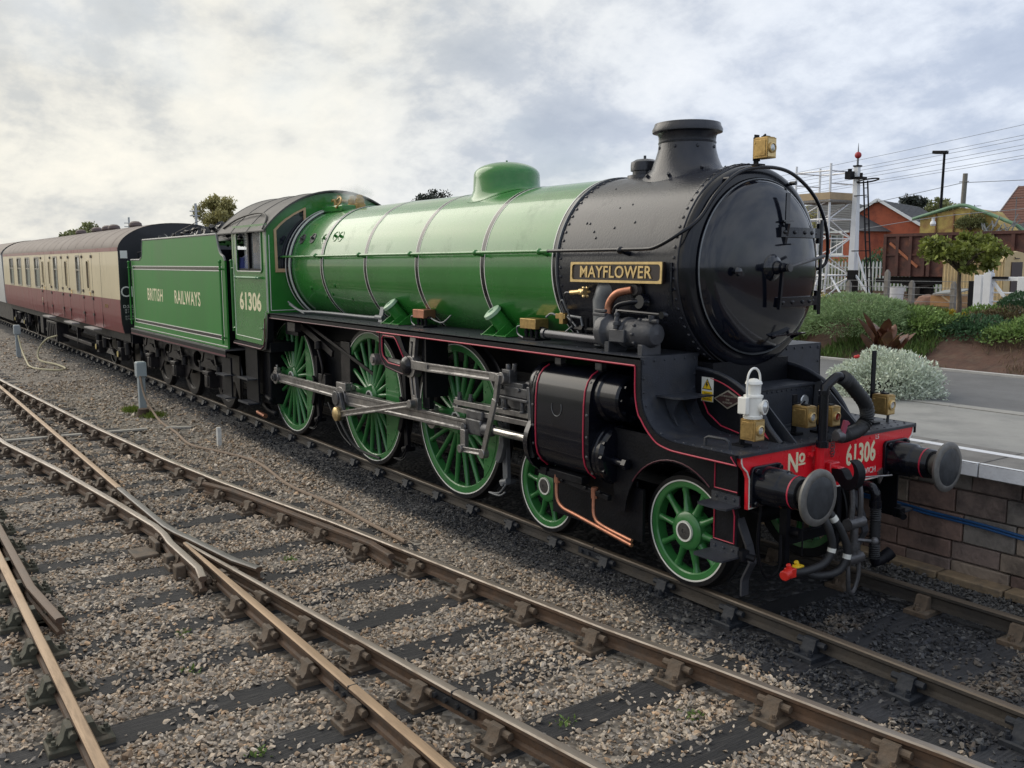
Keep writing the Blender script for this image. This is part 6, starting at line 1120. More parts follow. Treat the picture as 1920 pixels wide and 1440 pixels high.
for k in range(12):
    x = 4.6-k*.62; MB().box((x-.3, 1.66, -.16+random.uniform(-.01, .01)), (.60, .17+random.uniform(-.02, .02), .08)).obj('base_slab', M('sandy_slab', (.27, .20, .125), .85, var=.25, vs=7, bump=.4, bs=40, dirt=(.12, .10, .08), ds=5), wall, bevel=.012)
pth = spline([(-1.5, 1.73, .44), (-.2, 1.73, .42), (.3, 1.735, .415), (.7, 1.73, .395), (1.2, 1.73, .385), (1.7, 1.73, .36), (2.6, 1.72, .37), (5, 1.72, .36)], 8)
for dz_, lab in ((0, 'upper of two blue pipes clipped along the platform wall'), (-.028, 'lower of two blue pipes clipped along the platform wall')):
    tag(MB().tube([q+Vector((0, 0, dz_)) for q in pth], .0125, 8).obj('pipe', M('blue_pipe', (.02, .085, .22), .4, var=.15, vs=8)), lab, 'pipe', 'blue pipes along the platform wall')
# ================================================================ bank and upper ground
soil = M('red_brown_soil', (.085, .046, .033), .95, var=.35, vs=4, bump=.9, bs=14, dirt=(.12, .085, .06), ds=5, dth=.56)
grassm = M('bank_grass', (.055, .085, .025), .9, var=.4, vs=3, bump=.8, bs=30, dirt=(.09, .07, .04), ds=1.5)
def bankz(x, y):
    t = max(0, min(1, (y-8.16)/2.3)); z = .93+.82*t*t*(3-2*t)*(1-.25*math.exp(-((x+1)/3)**2))
    z += (.07*fbm(x, y, 1.3, 5.)*(.3+t) if y < 16 else 0); 
    if y > 11: z -= min(.3, (y-11)*.05)
    return z
o = sheet('garden_bank', -60, 30, 8.16, 24, 180, 40, bankz, soil)
sheet('upper_ground', -420, 240, 24, 420, 20, 12, lambda x, y: 1.42, grassm)
# ================================================================ leaves
def leaf_mat(name, c, var=.45, tr=.25):
    if name in MATS: return MATS[name]
    m = bpy.data.materials.new(name); m.use_nodes = True; nt = m.node_tree; b = nt.nodes['Principled BSDF']; g = nt.nodes.new('ShaderNodeNewGeometry'); r = nt.nodes.new('ShaderNodeValToRGB')
    ramp(r, [(0., tuple(x*(1-var) for x in c)), (.6, c), (1., tuple(min(1, x*(1+var)+.01) for x in c))]); nt.links.new(g.outputs['Random Per Island'], r.inputs[0]); nt.links.new(r.outputs[0], b.inputs['Base Color']); b.inputs['Roughness'].default_value = .6
    ts = nt.nodes.new('ShaderNodeBsdfTranslucent'); nt.links.new(r.outputs[0], ts.inputs[0]); mx_ = nt.nodes.new('ShaderNodeMixShader'); mx_.inputs[0].default_value = tr; nt.links.new(b.outputs[0], mx_.inputs[1]); nt.links.new(ts.outputs[0], mx_.inputs[2]); nt.links.new(mx_.outputs[0], nt.nodes['Material Output'].inputs[0]); MATS[name] = m; return m
def leaf_mesh(name, pos, size, mat, asp=.5, nrm=None, lift=.0):
    """pos (N,3): one folded leaf each; size scalar or (N,)"""
    n = len(pos); size = np.broadcast_to(size, (n,))*rng.uniform(.6, 1.35, n); d = rng.normal(size=(n, 3))
    if nrm is not None: d = d*.6+nrm*1.0
    d[:, 2] += lift; d /= np.linalg.norm(d, axis=1)[:, None]; q = rng.normal(size=(n, 3)); s = np.cross(d, q); s /= np.linalg.norm(s, axis=1)[:, None]+1e-9; u = np.cross(s, d)
    L = size[:, None]; v = np.stack([pos, pos+d*L*.5+s*L*asp*.5+u*L*.08, pos+d*L, pos+d*L*.5-s*L*asp*.5+u*L*.08], 1).reshape(-1, 3)
    me = bpy.data.meshes.new(name); me.vertices.add(4*n); me.vertices.foreach_set('co', v.astype(np.float32).ravel()); f = np.arange(4*n, dtype=np.int32).reshape(n, 4); tri = np.concatenate([f[:, [0, 1, 2]], f[:, [0, 2, 3]]], 1).reshape(-1, 3)
    me.loops.add(6*n); me.loops.foreach_set('vertex_index', tri.ravel()); me.polygons.add(2*n); me.polygons.foreach_set('loop_start', np.arange(0, 6*n, 3, dtype=np.int32)); me.update(calc_edges=True); me.validate(); me.materials.append(mat); return me
def lump(n, c, r, f=1.8, amp=.28, seed=0., low=-.25, shell=.55):
    """points in the outer part of a lumpy ellipsoid; also returns outward normals"""
    d = rng.normal(size=(n, 3)); d /= np.linalg.norm(d, axis=1)[:, None]; d[:, 2] = np.where(d[:, 2] < low, -d[:, 2]*.6, d[:, 2])
    k = np.array([1+amp*noise.fractal(Vector(q*f)+Vector((seed, seed*.7, 3.)), 1., 2., 3) for q in d]); rad = k*(shell+(1-shell)*rng.random(n)**.45)
    return np.array(c)+d*np.array(r)*rad[:, None], d
def shrub(name, label, cat, c, r, n, size, mat, group=None, asp=.5, lift=.2, stem=None, **kw):
    t = thing(name, label, cat, (c[0], c[1], c[2]-r[2]*.3), group); pos, d = lump(n, c, r, **kw); place(bpy.data.objects.new('foliage', leaf_mesh('foliage', pos, size, mat, asp, d, lift)), t)
    m = MB(); random.seed(int(abs(c[0]*31+c[1]*17)*10))
    for k in range(9): a = random.uniform(0, 6.28); e = Vector((c[0]+r[0]*.6*math.cos(a), c[1]+r[1]*.6*math.sin(a), c[2]+r[2]*random.uniform(.1, .6))); b0 = Vector((c[0]+random.uniform(-.1, .1)*r[0], c[1]+random.uniform(-.1, .1)*r[1], c[2]-r[2]*.35)); m.tube([b0, (b0+e)/2+Vector((0, 0, .1*r[2])), e], .012, 5, rs=[.02, .014, .006])
    m.obj('stem', stem or M('twig_brown', (.07, .05, .035), .9), t); return t
Lg = leaf_mat('leaf_green', (.19, .29, .08)); Ld = leaf_mat('leaf_dark_green', (.06, .13, .058)); Lj = leaf_mat('juniper_green', (.27, .38, .18), .35); Ly = leaf_mat('leaf_yellow', (.45, .34, .03), .3); Lw = leaf_mat('leaf_silver', (.64, .70, .58), .35, .15); Lt = leaf_mat('leaf_tree', (.20, .235, .045), .5); Lr = leaf_mat('leaf_bronze', (.10, .045, .022), .4); Lo = leaf_mat('leaf_far_olive', (.20, .22, .09), .4); Lp = leaf_mat('leaf_willow', (.36, .33, .13), .35); Lgy = leaf_mat('leaf_far_dark', (.03, .04, .03), .4)
# mound of white-leaved plant in a tub, with a bronze canna rising out of it
shrub('silver_leaf_bush', 'large mound of silvery white-leaved plant spilling over a planter on the platform', 'bush', (-1.86, 4.85, 1.10), (.74, .62, .44), 16000, .047, Lw, amp=.34, shell=.5, lift=.3, low=-.6)
tag(MB().lathe([(.0, .0), (.24, .0), (.30, .20), (.32, .21), (.29, .21), (.27, .19), (.0, .18)], (-1.86, 4.85, .972), (0, 0, 1), 28).obj('planter', M('dark_tub', (.03, .028, .026), .7)), 'dark round planter tub hidden under the silver-leaved mound', 'planter')
fl = thing('flowers', 'two small red flowers among the silvery leaves', 'flower', (-1.9, 5.0, 1.4))
for fx, fy, fz in ((-2.12, 4.60, 1.47), (-1.60, 5.22, 1.45)): MB().sph((fx, fy, fz), .035, 8, 5, (1, 1, .7)).sph((fx+.03, fy, fz+.01), .025, 6, 4).obj('bloom', M('red_petals', (.55, .03, .03), .6), fl)
cn = thing('canna_plant', 'bronze broad-leaved canna growing out of the silver-leaved mound', 'plant', (-2.25, 5.55, 1.3)); random.seed(9)
canm = M('canna_leaf', (.13, .055, .032), .38, var=.6, vs=7, dirt=(.18, .11, .03), ds=5, dth=.58)
for k in range(30):
    a = random.uniform(0, 6.28); tilt = random.uniform(.08, .6); L_ = random.uniform(.32, .66); b0 = Vector((-2.25+random.uniform(-.12, .12), 5.5+random.uniform(-.12, .12), 1.30+random.uniform(0, .28))); d = Vector((math.cos(a)*tilt, math.sin(a)*tilt, 1)).normalized(); sd_ = d.cross(Vector((0, 0, 1))).normalized(); m = MB(); vs = []
    for i in range(7):
        u = i/6; c = b0+d*L_*u+Vector((math.cos(a), math.sin(a), 0))*L_*.25*u*u-Vector((0, 0, 1))*L_*.2*u**3; w = L_*.17*math.sin(math.pi*min(1, u*.93+.07))**.8
        vs += [c-sd_*w+d.cross(sd_)*w*.35, c, c+sd_*w+d.cross(sd_)*w*.35]
    m.add(vs, [(i*3+j, i*3+j+1, i*3+j+4, i*3+j+3) for i in range(6) for j in range(2)]); m.obj('leaf', canm, cn)
MB().tube([(-2.25, 5.5, 1.0), (-2.25, 5.52, 1.9)], .02, 6).obj('stem', canm, cn)
# plants on the bank
shrub('juniper_mound', 'wide low juniper mound beside the smokebox, on the bank', 'shrub', (-5.45, 9.5, 1.52), (1.22, 1.05, .60), 22000, .07, Lj, amp=.14, shell=.85, asp=.22, lift=.0, f=2.6)
shrub('conifer_ball', 'round dark green clipped conifer in front of the white gate', 'shrub', (-3.6, 12.1, 1.72), (.50, .45, .42), 9000, .05, Ld, amp=.10, shell=.8, asp=.3, lift=.3)
shrub('conifer_ball', 'dark green clipped conifer at the right edge of the picture', 'shrub', (-2.95, 12.5, 1.78), (.45, .45, .40), 7000, .05, Ld, amp=.12, shell=.8, asp=.3, lift=.3)
for (x, y, z, r, lab, mt, n, sz) in ((-5.75, 11.4, 1.62, (.38, .3, .16), 'bright yellow shrub in front of the wooden crate', Ly, 2200, .05), (-4.75, 11.2, 1.62, (.55, .3, .16), 'bright yellow shrub at the foot of the small tree', Ly, 2600, .05), (-6.3, 11.0, 1.64, (.42, .32, .18), 'fresh green shrub between the juniper mound and the yellow shrub', Lg, 2600, .06), (-4.1, 11.6, 1.68, (.5, .35, .18), 'fresh green shrub right of the small tree trunk', Lg, 2600, .06), (-8.0, 11.6, 1.80, (.4, .3, .22), 'small yellow-green shrub behind the juniper mound at its left', Ly, 900, .05),
     (-4.55, 9.75, 1.52, (1.05, .5, .34), 'leafy green ground-cover shrub in the middle of the bank', Lg, 6500, .07), (-3.35, 9.9, 1.46, (.85, .5, .30), 'leafy dark green shrub below the conifer ball', Ld, 4500, .065), (-2.35, 9.8, 1.46, (.8, .55, .30), 'green shrub at the right end of the bank', Lg, 4500, .065), (-3.2, 10.9, 1.65, (.9, .4, .25), 'brownish dry shrub along the top of the bank', leaf_mat('leaf_dry', (.13, .10, .045), .4), 2600, .06), (-5.6, 10.3, 1.55, (.8, .4, .24), 'loose green shrub right of the juniper mound', Lg, 3800, .065), (-1.6, 10.4, 1.55, (.7, .5, .3), 'bright green shrub at the right edge of the bank', Lg, 3000, .065)):
    shrub('shrub', lab, 'shrub', (x, y, z), r, n, sz, mt, 'shrubs on the bank', shell=.5, amp=.4)
def tufts(name, n, box, h, mat, label):
    x = rng.uniform(box[0], box[1], n); y = rng.uniform(box[2], box[3], n); keep = np.array([noise.noise(Vector((a*1.1, b*1.1, 2.)))+random.uniform(-.25, .25) > box[4] for a, b in zip(x, y)]); x, y = x[keep], y[keep]
    z = np.array([bankz(a, b) if b > 8 else ZG-.01 for a, b in zip(x, y)]); pos = np.stack([x, y, z], -1); me = leaf_mesh(name, pos, h, mat, .09, np.tile([0, 0, 1.3], (len(x), 1)), .4); o = place(bpy.data.objects.new(name, me)); tag(o, label, 'grass', kind='stuff')
tufts('grass', 26000, (-8.5, -3.6, 8.3, 11.5, .02), .16, leaf_mat('grass_blade', (.11, .18, .04), .4), 'rough grass on the bank beside the smokebox door')
tufts('dry_stalks', 5000, (-5.5, 0, 8.3, 10.3, .12), .10, leaf_mat('dry_blade', (.18, .13, .07), .4), 'dry stalks and twigs on the bare red soil')
x = np.concatenate([rng.normal(-13.95, .13, 900), rng.normal(-13.05, .14, 900)]); y = np.concatenate([rng.normal(-2.15, .07, 900), rng.normal(-1.98, .09, 900)]); tag(place(bpy.data.objects.new('grass_tuft', leaf_mesh('grass_tuft', np.stack([x, y, np.full(1800, -.2)], -1), .10, leaf_mat('grass_bright', (.16, .22, .03), .35), .12, np.tile([0, 0, 1.], (1800, 1)), .3))), 'bright green grass tufts at the foot of the grey post', 'grass', kind='stuff')
wx, wy = zip(*((-1.95, -4.55), (.2, -4.7), (-3.2, -3.15), (1.4, -2.2), (1.0, -2.95), (-1.2, -4.7))); px_ = np.repeat(wx, 60)+rng.normal(0, .035, 360); py_ = np.repeat(wy, 60)+rng.normal(0, .035, 360); tag(place(bpy.data.objects.new('weeds', leaf_mesh('weeds', np.stack([px_, py_, np.full(360, -.19)], -1), .035, leaf_mat('weed_green', (.14, .22, .05), .3), .5))), 'tiny green weeds growing through the ballast', 'weeds', kind='stuff')
# small standard tree
def tree(name, label, base, h_trunk, crown, rc, n, size, mat, r0=.07, cat='tree', group=None, nb=22, bark=None, lift=.1, clump=None):
    t = thing(name, label, cat, base, group); random.seed(int(abs(base[0]*13+base[1]*7))); m = MB(); b = Vector(base); top = Vector((base[0]+random.uniform(-.05, .05)*h_trunk, base[1], base[2]+h_trunk)); bark = bark or M('bark', (.10, .075, .055), .9, var=.3, vs=12, bump=.6, bs=25)
    m.tube([b-Vector((0, 0, .1)), b+(top-b)*.35+Vector((.01, .01, 0)), b+(top-b)*.7-Vector((.01, 0, 0)), top], r0, 10, rs=[r0*1.25, r0, r0*.9, r0*.8]); m.obj('trunk', bark, t); m = MB(); C_ = Vector(crown); ends = []
    for k in range(nb):
        d = Vector((random.gauss(0, 1), random.gauss(0, 1), random.gauss(.15, .8))).normalized(); f = random.uniform(.45, .92); e = C_+Vector((d.x*rc[0], d.y*rc[1], d.z*rc[2]))*f; mid = (top+e)/2+Vector((random.uniform(-.1, .1), random.uniform(-.1, .1), .12))*max(rc)*.5; pts = spline([top-Vector((0, 0, .05)), mid, e], 4); m.tube(pts, .02, 5, rs=list(np.linspace(r0*.42, r0*.06, len(pts)))); ends.append(e)
    m.obj('branch', bark, t); per_ = n//len(ends); P_ = []
    for e in ends: q = rng.normal(size=(per_, 3)); q /= np.linalg.norm(q, axis=1)[:, None]; P_.append(np.array(e)+q*np.array(rc)*(clump or .34)*random.uniform(.55, 1.35)*rng.random((per_, 1))**.5*np.array([1, 1, .8]))
    pos = np.concatenate(P_); place(bpy.data.objects.new('crown', leaf_mesh('crown', pos, size, mat, .6, None, lift)), t); return t
tree('small_tree', 'small flat-topped tree with a slim trunk, in front of the rusty wagon', (-3.95, 10.45, 1.65), .95, (-3.92, 10.42, 2.93), (.82, .66, .40), 3600, .10, Lt, .042, nb=30, clump=.26)
# ================================================================ upper yard: fence posts, signal, scaffold, wagon, hut, gate
wgrey = M('weathered_wood', (.20, .185, .165), .85, var=.3, vs=10, bump=.5, bs=25, stretch=(5, 5, .6)); gwhite = M('gate_white', (.74, .76, .78), .5, var=.06, vs=4)
posts = []
for i, (x, y, h) in enumerate(((-11.3, 15.5, .75), (-9.85, 15.5, .75), (-8.71, 15.5, .95), (-8.01, 15.5, .72), (-6.9, 15.5, .72), (-12.8, 15.5, .75))):
    lab = ['grey wooden fence post left of the signal post', 'grey wooden fence post at the foot of the white signal post', 'tall grey wooden fence post left of the rusty wagon wheels', 'grey wooden fence post below the rusty wagon', 'grey wooden fence post behind the small tree', 'grey wooden fence post at the far left of the wire fence'][i]
    zb = bankz(x, y)-.1; tag(MB().add([(x+a*w, y+b_*w, z) for z, w in ((zb, .055), (zb+h+.05, .055), (zb+h+.13, .018)) for a, b_ in ((-1, -1), (1, -1), (1, 1), (-1, 1))], [(k*4+j, k*4+(j+1) % 4, k*4+4+(j+1) % 4, k*4+4+j) for k in range(2) for j in range(4)]+[(8, 9, 10, 11)]).obj('fence_post', wgrey), lab, 'post', 'wooden posts of the wire fence')
wf = thing('wire_fence', 'four thin fence wires strung between the grey wooden posts', 'fence', (-9, 15.42, 1.5))
for z in (1.75, 1.92, 2.10, 2.26): MB().tube([(-14, 15.42, z), (-9, 15.42, z-.01), (-5.8, 15.42, z)], .006, 5).obj('wire', grey, wf)
sg_ = thing('signal_post', 'tall white signal post with black base, red ball and spike finial', 'signal', (-10.75, 17, 1.4)); sx, sy = -10.78, 17.
def taper(m, z0, w0, z1, w1, x=sx, y=sy): return m.add([(x+a*w, y+b_*w, z) for z, w in ((z0, w0), (z1, w1)) for a, b_ in ((-1, -1), (1, -1), (1, 1), (-1, 1))], [(j, (j+1) % 4, 4+(j+1) % 4, 4+j) for j in range(4)]+[(3, 2, 1, 0), (4, 5, 6, 7)])
taper(MB(), 2.5, .105, 5.42, .062).obj('post', gwhite, sg_, bevel=.01); taper(MB(), 1.35, .12, 2.499, .108).obj('black_base', frameblk, sg_)
taper(MB(), 5.42, .09, 5.46, .09).obj('cap', frameblk, sg_); MB().cyl((sx, sy, 5.46), (sx, sy, 5.68), .03, n=10).cyl((sx, sy, 5.80), (sx, sy, 6.08), .022, .004, n=8).obj('finial_spike', grey, sg_); MB().sph((sx, sy, 5.74), .095, 14, 10).obj('finial_ball', M('dull_red', (.35, .03, .035), .5), sg_)
MB().box((sx-.12, sy-.18, 5.18), (.18, .2, .22)).cyl((sx-.12, sy-.18, 5.29), (sx-.12, sy-.18, 5.36), .06, n=10).box((sx+.12, sy, 5.1), (.2, .3, .06)).box((sx+.2, sy-.1, 5.16), (.06, .06, .14)).obj('signal_lamp', frameblk, sg_)
m = MB()
for dx_ in (.0, .13): m.tube([(sx+.28+dx_, sy-.1, 5.0), (sx+.42+dx_, sy-.1, 3.4), (sx+.62+dx_, sy-.1, 1.5)], .022, 6)
for k in range(13): z = 1.8+k*.25; f = (5.-z)/3.5; m.tube([(sx+.28+.34*f, sy-.1, z), (sx+.41+.34*f, sy-.1, z)], .012, 5)
m.obj('ladder', frameblk, sg_); MB().tube([(sx+.42+.30*math.cos(R_(a)), sy-.1+.25*math.sin(R_(a)), 5.0+.04*math.cos(R_(a))) for a in range(0, 361, 20)], .022, 6).obj('ladder_hoop', frameblk, sg_)
for z, x1 in ((4.6, .4), (3.05, .55)): MB().tube([(sx, sy-.1, z), (sx+x1, sy-.1, z)], .014, 5).obj('stay', frameblk, sg_)
MB().bar((sx+.1, sy, 3.0), (sx+.75, sy-.1, 1.55), .04, .05).bar((sx+.1, sy, 2.35), (sx+.9, sy-.1, 1.45), .04, .05).obj('brace', gwhite, sg_)
# scaffold tower
alu = M('scaffold_alloy', (.72, .73, .75), .4, metal=.2, var=.12, vs=8); sc_ = thing('scaffold_tower', 'alloy scaffold tower with a plywood platform, right of the smokebox', 'scaffold', (-11.6, 16.6, 1.4))
ux, uy = (-12.25, -11.08), (16.2, 17.3)
for x in ux:
    for y in uy: MB().tube([(x-.1 if y < 16.5 and x > -11.5 else x, y, 1.4), (x, y, 2.6), (x, y, 5.5)], .033, 6).obj('upright', alu, sc_)
MB().tube([(-11.5, 15.95, 1.4), (-11.08, 16.2, 3.0)], .035, 6).obj('outrigger', gwhite, sc_); MB().tube([(-10.2, 16.0, 1.5), (-11.0, 16.3, 2.3)], .03, 6).obj('outrigger', gwhite, sc_)
for z in (1.75, 2.35, 2.9, 3.4, 3.95, 4.5, 4.95, 5.3):
    for (a, b_) in (((ux[0], uy[0]), (ux[1], uy[0])), ((ux[0], uy[1]), (ux[1], uy[1])), ((ux[0], uy[0]), (ux[0], uy[1])), ((ux[1], uy[0]), (ux[1], uy[1]))):
        if z in (3.4, 4.95) and a[1] == b_[1]: continue
        MB().tube([(*a, z), (*b_, z)], .022, 6).obj('ledger', alu, sc_)
for k, z in enumerate((1.75, 2.35, 2.9, 3.4, 3.95)):
    z1 = z+.55
    for y in uy: MB().tube([(ux[k % 2], y, z), (ux[1-k % 2], y, z1)], .02, 5).obj('diagonal', alu, sc_)
    MB().tube([(ux[1], uy[k % 2], z), (ux[1], uy[1-k % 2], z1)], .02, 5).obj('diagonal', alu, sc_)
MB().box((-11.66, 16.75, 4.45), (1.25, 1.2, .05)).obj('deck', wgrey, sc_); ply = M('plywood', (.42, .32, .20), .7, var=.12, vs=5)
MB().box((-11.66, 16.17, 4.60), (1.25, .02, .20)).obj('toe_board', ply, sc_); MB().box((-11.05, 16.75, 4.60), (.02, 1.2, .20)).obj('toe_board', ply, sc_)
# palisade fence
pal = thing('palisade_fence', 'pale steel palisade fence behind the siding, below the houses', 'fence', (-18, 29, 1.4)); galv = M('galvanised', (.42, .44, .45), .5, metal=.3, var=.12); pm = MB().plate([(-.035, 0), (.035, 0), (.035, 1.28), (.0, 1.36), (-.035, 1.28)], [], FY(0), (0, .03, 0)).mesh('pale', galv)
for k in range(64): inst(pm, 'pale', pal, Matrix.Translation((-24.2+k*.17, 29, 1.40)))
for z in (1.65, 2.45): MB().box2((-24.4, 29.03, z), (-13.3, 29.07, z+.06)).obj('rail', galv, pal)
shp = [('bush', 'dark green bush behind the palisade, right of the signal post', (-19.2, 31.5, 2.0), (1.6, 1., 1.2), Ld), ('bush', 'bright green bush against the palisade left of the wagon', (-17.2, 30.5, 1.7), (1., .8, .7), leaf_mat('leaf_lime', (.14, .24, .04), .35)), ('bush', 'olive bush behind the palisade, seen through the scaffold', (-22.6, 32, 1.9), (2.2, 1., .9), Lo), ('bush', 'olive bush behind the rusty wagon', (-17.5, 36, 3.0), (1.8, 1., 1.6), Lo)]
for a, b_, c, r, mt in shp: shrub(a, b_, 'bush', c, r, 3500, .14, mt, 'bushes behind the palisade', shell=.5, amp=.35)
# rusty mineral wagon with yellow skip and green bow
rust = M('wagon_rust', (.075, .030, .024), .75, var=.5, vs=3, bump=.3, bs=20, dirt=(.20, .075, .04), ds=2.6, dth=.60); wg = thing('mineral_wagon', 'rusty brown open wagon on the siding behind the small tree', 'wagon', (-11.9, 25, 1.15))
WX0, WX1, WY = -14.35, -8.9, 24.
MB().box2((WX0, WY, 2.22), (WX1, WY+.05, 3.70)).box2((WX0, WY+2.3, 2.22), (WX1, WY+2.35, 3.70)).box2((WX0, WY+.05, 2.22), (WX0+.05, WY+2.3, 3.70)).box2((WX1-.05, WY+.05, 2.22), (WX1, WY+2.3, 3.70)).box2((WX0, WY+.05, 2.2), (WX1, WY+2.3, 2.26)).obj('wagon_body', rust, wg)
for x in (WX0+.06, WX0+.55, WX0+1.05, WX0+1.55, WX0+1.75, WX0+2.5, WX0+3.2, WX0+3.9, WX0+4.6, WX1-.06): MB().box2((x-.06, WY-.07, 2.22), (x+.06, WY-.001, 3.72)).obj('side_stanchion', rust, wg)
MB().box2((WX0, WY-.08, 3.62), (WX1, WY-.002, 3.72)).box2((WX0, WY-.05, 2.95), (WX0+1.5, WY-.002, 2.99)).obj('top_rail', rust, wg); MB().bar((WX0+.25, WY-.05, 3.40), (WX0+1.35, WY-.05, 2.55), .03, .09).obj('diagonal_stripe', M('orange_rust', (.32, .11, .05), .7, var=.3, vs=10), wg)
MB().box2((WX0-.1, WY+.2, 1.95), (WX1+.1, WY+.35, 2.19)).box2((WX0-.1, WY+2.0, 1.95), (WX1+.1, WY+2.15, 2.19)).bar((WX0-.5, WY+.4, 2.05), (WX0, WY+.4, 2.05), .15, .15).obj('underframe', frameblk, wg)
for x in (WX0+1.2, WX1-1.2):
    MB().lathe([(0, -.05), (.12, -.06), (.38, -.03), (.46, -.06), (.47, .03), (.50, .06), (0, .06)], (x, WY+.45, 1.66), (0, 1, 0), 28).obj('wheel', oily, wg); MB().box((x, WY+.28, 1.7), (.3, .2, .3)).bar((x-.6, WY+.3, 1.95), (x, WY+.3, 1.82), .08, .08).bar((x+.6, WY+.3, 1.95), (x, WY+.3, 1.82), .08, .08).obj('axlebox', oily, wg)
stk = track('siding_track', 'siding under the rusty wagon')
for y in (WY+.45, WY+1.95): MB().box2((-60, y-.035, 1.06), (12, y+.035, 1.19)).obj('rail', railside, stk)
for k in range(30): MB().box((-18+k*.75, WY+1.2, 1.0), (.26, 2.6, .13)).obj('sleeper', wgrey, stk)
sheet('siding_ballast', -60, 12, 21, 29, 60, 10, lambda x, y: 1.40 if y > 23.2 and y < 27 else 1.44, M('old_ballast', (.13, .11, .09), .9, var=.4, vs=8, bump=.6, bs=20))
for o_ in stk.children: o_.location.z += .42
for ch in wg.children: ch.location.z += .0
ysk = M('yellow_rust', (.42, .32, .09), .7, var=.25, vs=4, dirt=(.22, .10, .05), ds=2.2, dth=.50); sk_ = thing('skip', 'rust-patched yellow steel skip with a green bow frame, on the wagon', 'skip', (-12, 25.2, 3.4))
MB().plate([(-13.62, 3.30), (-11.2, 3.30), (-10.4, 3.55), (-11.2, 4.42), (-12.1, 4.58), (-13.62, 4.30)], [], FY(25.0), (0, 1.0, 0)).obj('skip_body', ysk, sk_)
for x in (-13.0, -12.35, -11.75): MB().box2((x-.02, 24.95, 3.4), (x+.02, 24.999, 4.4)).obj('panel_seam', M('rust_seam', (.20, .10, .05), .8), sk_)
MB().tube(spline([(-13.85, 24.9, 4.26), (-13.2, 24.9, 4.42), (-12.1, 24.9, 4.66), (-11.4, 24.9, 4.45), (-10.6, 24.9, 4.12), (-10.05, 24.9, 3.85), (-9.75, 24.9, 3.45), (-9.72, 24.9, 2.9)], 6), .06, 8).obj('bow_frame', M('pale_green_pipe', (.14, .26, .16), .55, var=.2, vs=5), sk_)
shrub('creeper', 'green creeper growing over the yellow skip', 'plant', (-11.7, 24.85, 3.95), (.55, .15, .40), 1800, .08, Lo, shell=.2, amp=.4)
random.seed(4); jk_ = MB()
for k in range(26): a = Vector((random.uniform(-11.2, -10.1), 24.7, random.uniform(3.6, 3.9))); jk_.bar(a, a+Vector((random.uniform(-.3, .3), .1, random.uniform(.1, .4))), .03, .03)
tag(jk_.obj('scrap', M('scrap_grey', (.20, .21, .21), .6, var=.4)), 'tangle of grey scrap bars in the wagon under the green bow', 'scrap', kind='stuff')
tag(MB().lathe([(0, -.05), (.07, -.04), (.10, .02), (.08, .10), (.05, .13), (.05, .22), (.09, .24), (.0, .25)], (-12.3, 23.6, 3.98), (0, 0, 1), 14).obj('yard_bulb', gwhite), 'white bulb lamp hanging on a wire before the wagon', 'lamp')
tag(MB().lathe([(0, 0), (.22, 0), (.27, .45), (.25, .45), (.2, .05)], (-12.1, 21.3, 1.46), (0, 0, 1), 20).obj('bucket', gwhite), 'white bucket beside the rusty wagon', 'bucket')
# hut
hc = M('hut_cream', (.60, .46, .24), .6, var=.08, vs=3, dirt=(.42, .32, .18), ds=2, dth=.6); hut = thing('corrugated_hut', 'cream corrugated hut with a curved roof and brown door', 'hut', (-8.9, 20.5, 1.4)); HX0, HX1, HY0, HY1 = -9.5, -7.75, 19.5, 20.85
xs = np.linspace(HX0, HX1, 113); cor = lambda x: .018*math.sin(2*math.pi*(x-HX0)/.098)
m = MB(); vs = [(x, HY0+cor(x), z) for x in xs for z in (1.40, 2.72)]; m.add(vs, [(2*i, 2*i+2, 2*i+3, 2*i+1) for i in range(112)]); m.obj('corrugated_wall', hc, hut, smooth=80)
aa = [R_(a) for a in np.linspace(180, 0, 19)]; yc = (HY0+HY1)/2; ra = (HY1-HY0)/2+.05; m = MB(); vs = [(x, yc+ra*math.cos(a), 2.72+.30*math.sin(a)+cor(x)*.5) for x in xs[::2] for a in aa]; m.add(vs, [(i*19+j, (i+1)*19+j, (i+1)*19+j+1, i*19+j+1) for i in range(56) for j in range(18)]); m.obj('curved_roof', hc, hut, smooth=80)
he = MB().plate([(HY0, 1.4), (HY1, 1.4), (HY1, 2.72)]+[(yc+(ra-.05)*math.cos(a), 2.72+.29*math.sin(a)) for a in aa[::-1]]+[(HY0, 2.72)], [], FX(HX1), (.03, 0, 0)).obj('hut_end', hc, hut); MB().box2((HX0, HY0+.03, 1.4), (HX1-.01, HY1, 2.7)).obj('hut_core', hc, hut)
MB().box2((HX1+.03, 19.85, 1.45), (HX1+.055, 20.45, 2.72)).obj('door', M('hut_door_brown', (.055, .035, .035), .5, var=.15), hut); MB().tube([(HX1+.05, 20.0, 2.86), (HX1+.06, 20.0, 2.82), (HX1+.06, 20.25, 2.82)], .012, 5).obj('hut_hook', frameblk, hut)
